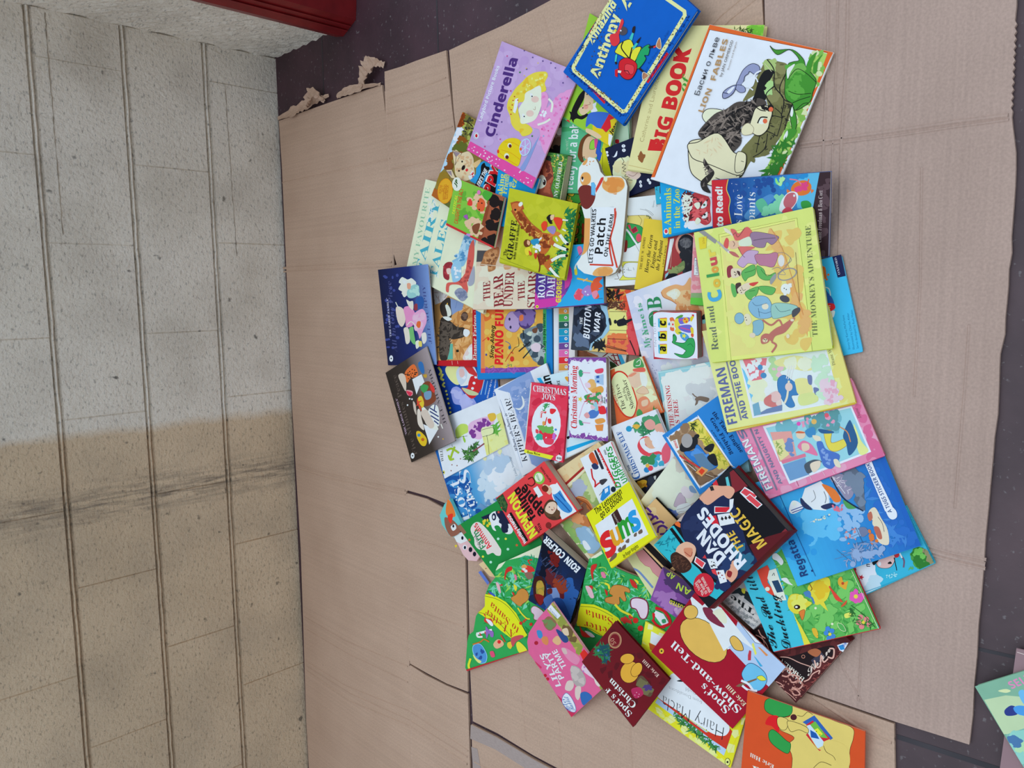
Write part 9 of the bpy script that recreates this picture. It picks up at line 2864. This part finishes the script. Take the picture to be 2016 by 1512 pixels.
r 0f5fc8 0,0,1,1
p c2202e 1189.5,7.9 1194.6,11.1 1161,66.7 1156.5,63.5
p c2202e 1156.5,168.6 1161,165.9 1193.5,199.2 1189.5,204.8
p c2202e 1312.5,102.4 1316.5,106 1276,164.3 1271.7,160.3
p c2202e 1313.3,-52.4 1318.1,-49.2 1286.3,-6.3 1281.6,-9.5
l 0b3f94 1.43 1189.5,3.2 1121.6,139.7 1226.8,228.6 1357,33.3 1316.5,-6.3
l f0e2a8 7.3 1200.6,0 1128.4,132.5
l f0e2a8 7.3 1128.4,132.5 1130.8,139.7
l f0e2a8 7.3 1130.8,139.7 1225.2,219.8
l f0e2a8 7.3 1225.2,219.8 1232.4,218.3
l f0e2a8 7.3 1232.4,218.3 1348.3,30.2
l f0e2a8 7.3 1348.3,30.2 1347.5,22.2
l f0e2a8 7.3 1347.5,22.2 1302.2,-9.5
l f0e2a8 7.3 1200.6,0 1232.4,-55.6
x 6a5a28 44 1.11 8 1196.7,2.4 1202.5,4 1133.2,134.9 1126.3,134.9
x 6a5a28 70 1.11 9 1129.2,138.1 1134,136.5 1230.8,215.9 1226.8,222.2
x 6a5a28 60 1.11 10 1227.6,220.6 1234,222.2 1350.6,30.2 1345.1,28.6
y 0a2f78 60 2.86 11 1191.1,0 1196.7,1.6 1126.3,133.3 1120.5,136.5
y 0a2f78 60 2.86 12 1120.5,141.3 1125.2,139.7 1229.2,227 1226,231.7
y 0a2f78 60 2.86 13 1230.8,228.6 1236.3,225.4 1359.4,34.9 1352.2,30.2
t f0e2a8 13.97 k 1167,88.9 1214.9,9.5 Amazing
t f0e2a8 18.73 k 1178.7,156.3 1223.7,31.7 Anthony
t f0e2a8 19.05 k 1234.8,22.2 1267.3,-33.3 Ant
x 5a4a20 50 1.11 14 1168.9,85.7 1216.5,6.3 1222.9,23.8 1181.6,155.6 1159.4,152.4
e 4c4c58 1226.8,61.1 9.21,8.73
b d23a46 1201.4,77.8 1203,68.3 1214.9,63.5 1223.7,39.7 1226.8,38.1 1228.4,46 1219.7,66.7 1220.5,82.5 1213.3,90.5 1205.4,88.9
e e8c83a 1212.5,60.3 2.54,2.86
d fff 1.59 1222.9,60.6
b f2dc3e 1211.7,103.2 1214.9,95.2 1221.3,85.7 1240.3,77.8 1248.3,90.5 1245.1,95.2 1262.5,92.1 1261,104.8 1249,123.8 1237.1,117.5 1222.9,109.5
o 1a1a20 0.95
b f2dc3e 1241.9,114.3 1248.3,96.8 1262.5,92.9 1256.2,111.1 1248.3,123
o 1a1a20 0.95
c 1a1a20 2.22 1227.6,82.5 1224.4,95.2 1238.7,114.3
c 1a1a20 2.22 1245.1,93.7 1240.3,114.3
p 3fbfc0 1239.5,76.2 1246.7,61.9 1249.5,63.5 1245.1,81
p 3fbfc0 1245.1,93.7 1255.4,82.5 1257.8,84.9 1249,98.4
p 3fbfc0 1212.1,109.5 1215.2,106.3 1216.2,109.5 1214.1,122.2 1211,122.2
b 2a2226 1245.1,63.5 1246.7,54 1251.4,52.4 1249.5,65.1
b 2a2226 1253.8,82.5 1262.5,73 1260.2,79.4 1257,85.7
b 2a2226 1211.4,122.2 1214.9,122.2 1215.7,125.4 1212.5,127
b 22a068 1251.4,125.4 1262.5,98.4 1279.2,88.1 1277.6,107.9 1269.7,109.5 1272.1,117.5 1257.8,135.7
o 1a1a20 0.95
l 2a2226 4.13 1278.4,93.7 1292.7,90.5
l d23a46 3.17 1287.9,93.7 1293.5,90.5
b b08060 1292.7,90.5 1299,74.6 1302.2,85.7 1301.4,96.8
o f0e8e0 0.95
l 2a2226 4.13 1259.4,134.9 1268.9,142.9
b b08060 1266.5,142.9 1275.2,146 1276.8,150.8 1266.5,157.1
o f0e8e0 0.95
b c42432 1218.9,127 1224.4,117.5 1237.1,114.3 1253,123.8 1254.6,136.5 1245.1,154 1232.4,156.3 1221.3,146
o 3a1016 1.11
b d8424e 1232.4,127 1248.3,130.2 1246.7,146 1232.4,142.9
o 6a1a22 0.79
p e8dcd8 1214.9,138.1 1224.4,139.7 1222.9,144.4 1214.9,142.9
p c42432 1211.4,138.1 1217.8,134.9 1216.5,152.4 1211.7,150
l 1a1a20 1.27 1229.2,139.7 1237.1,139.7 1240.3,146
t 0a2f78 4.76 z 1256.2,170.6 1277.6,133.3 Lois Gelber
t 0a2f78 4.76 z 1279.2,127 1297.5,101.6 Rob Gordon
t 0a2f78 4.76 z 1307,84.1 1318.9,61.9 Mary Philpot
'''
books = read_books(BOOKS)
lettering = {}
for b in books:
    for ln in b['art'] + [l for e in b['ex'] for l in e[4]]:
        w = ln.lstrip('~').split(None, 6)
        if w and w[0] == 't': lettering.setdefault(w[3], []).append(w[6])
for f, ss in lettering.items(): set_type(sorted(set(ss)), f)
for b in books:
    make_book(b['name'], b['label'], b['th'], b['cover'], b['opt'], b['q'], b['O'], b['art'], b['ex'])
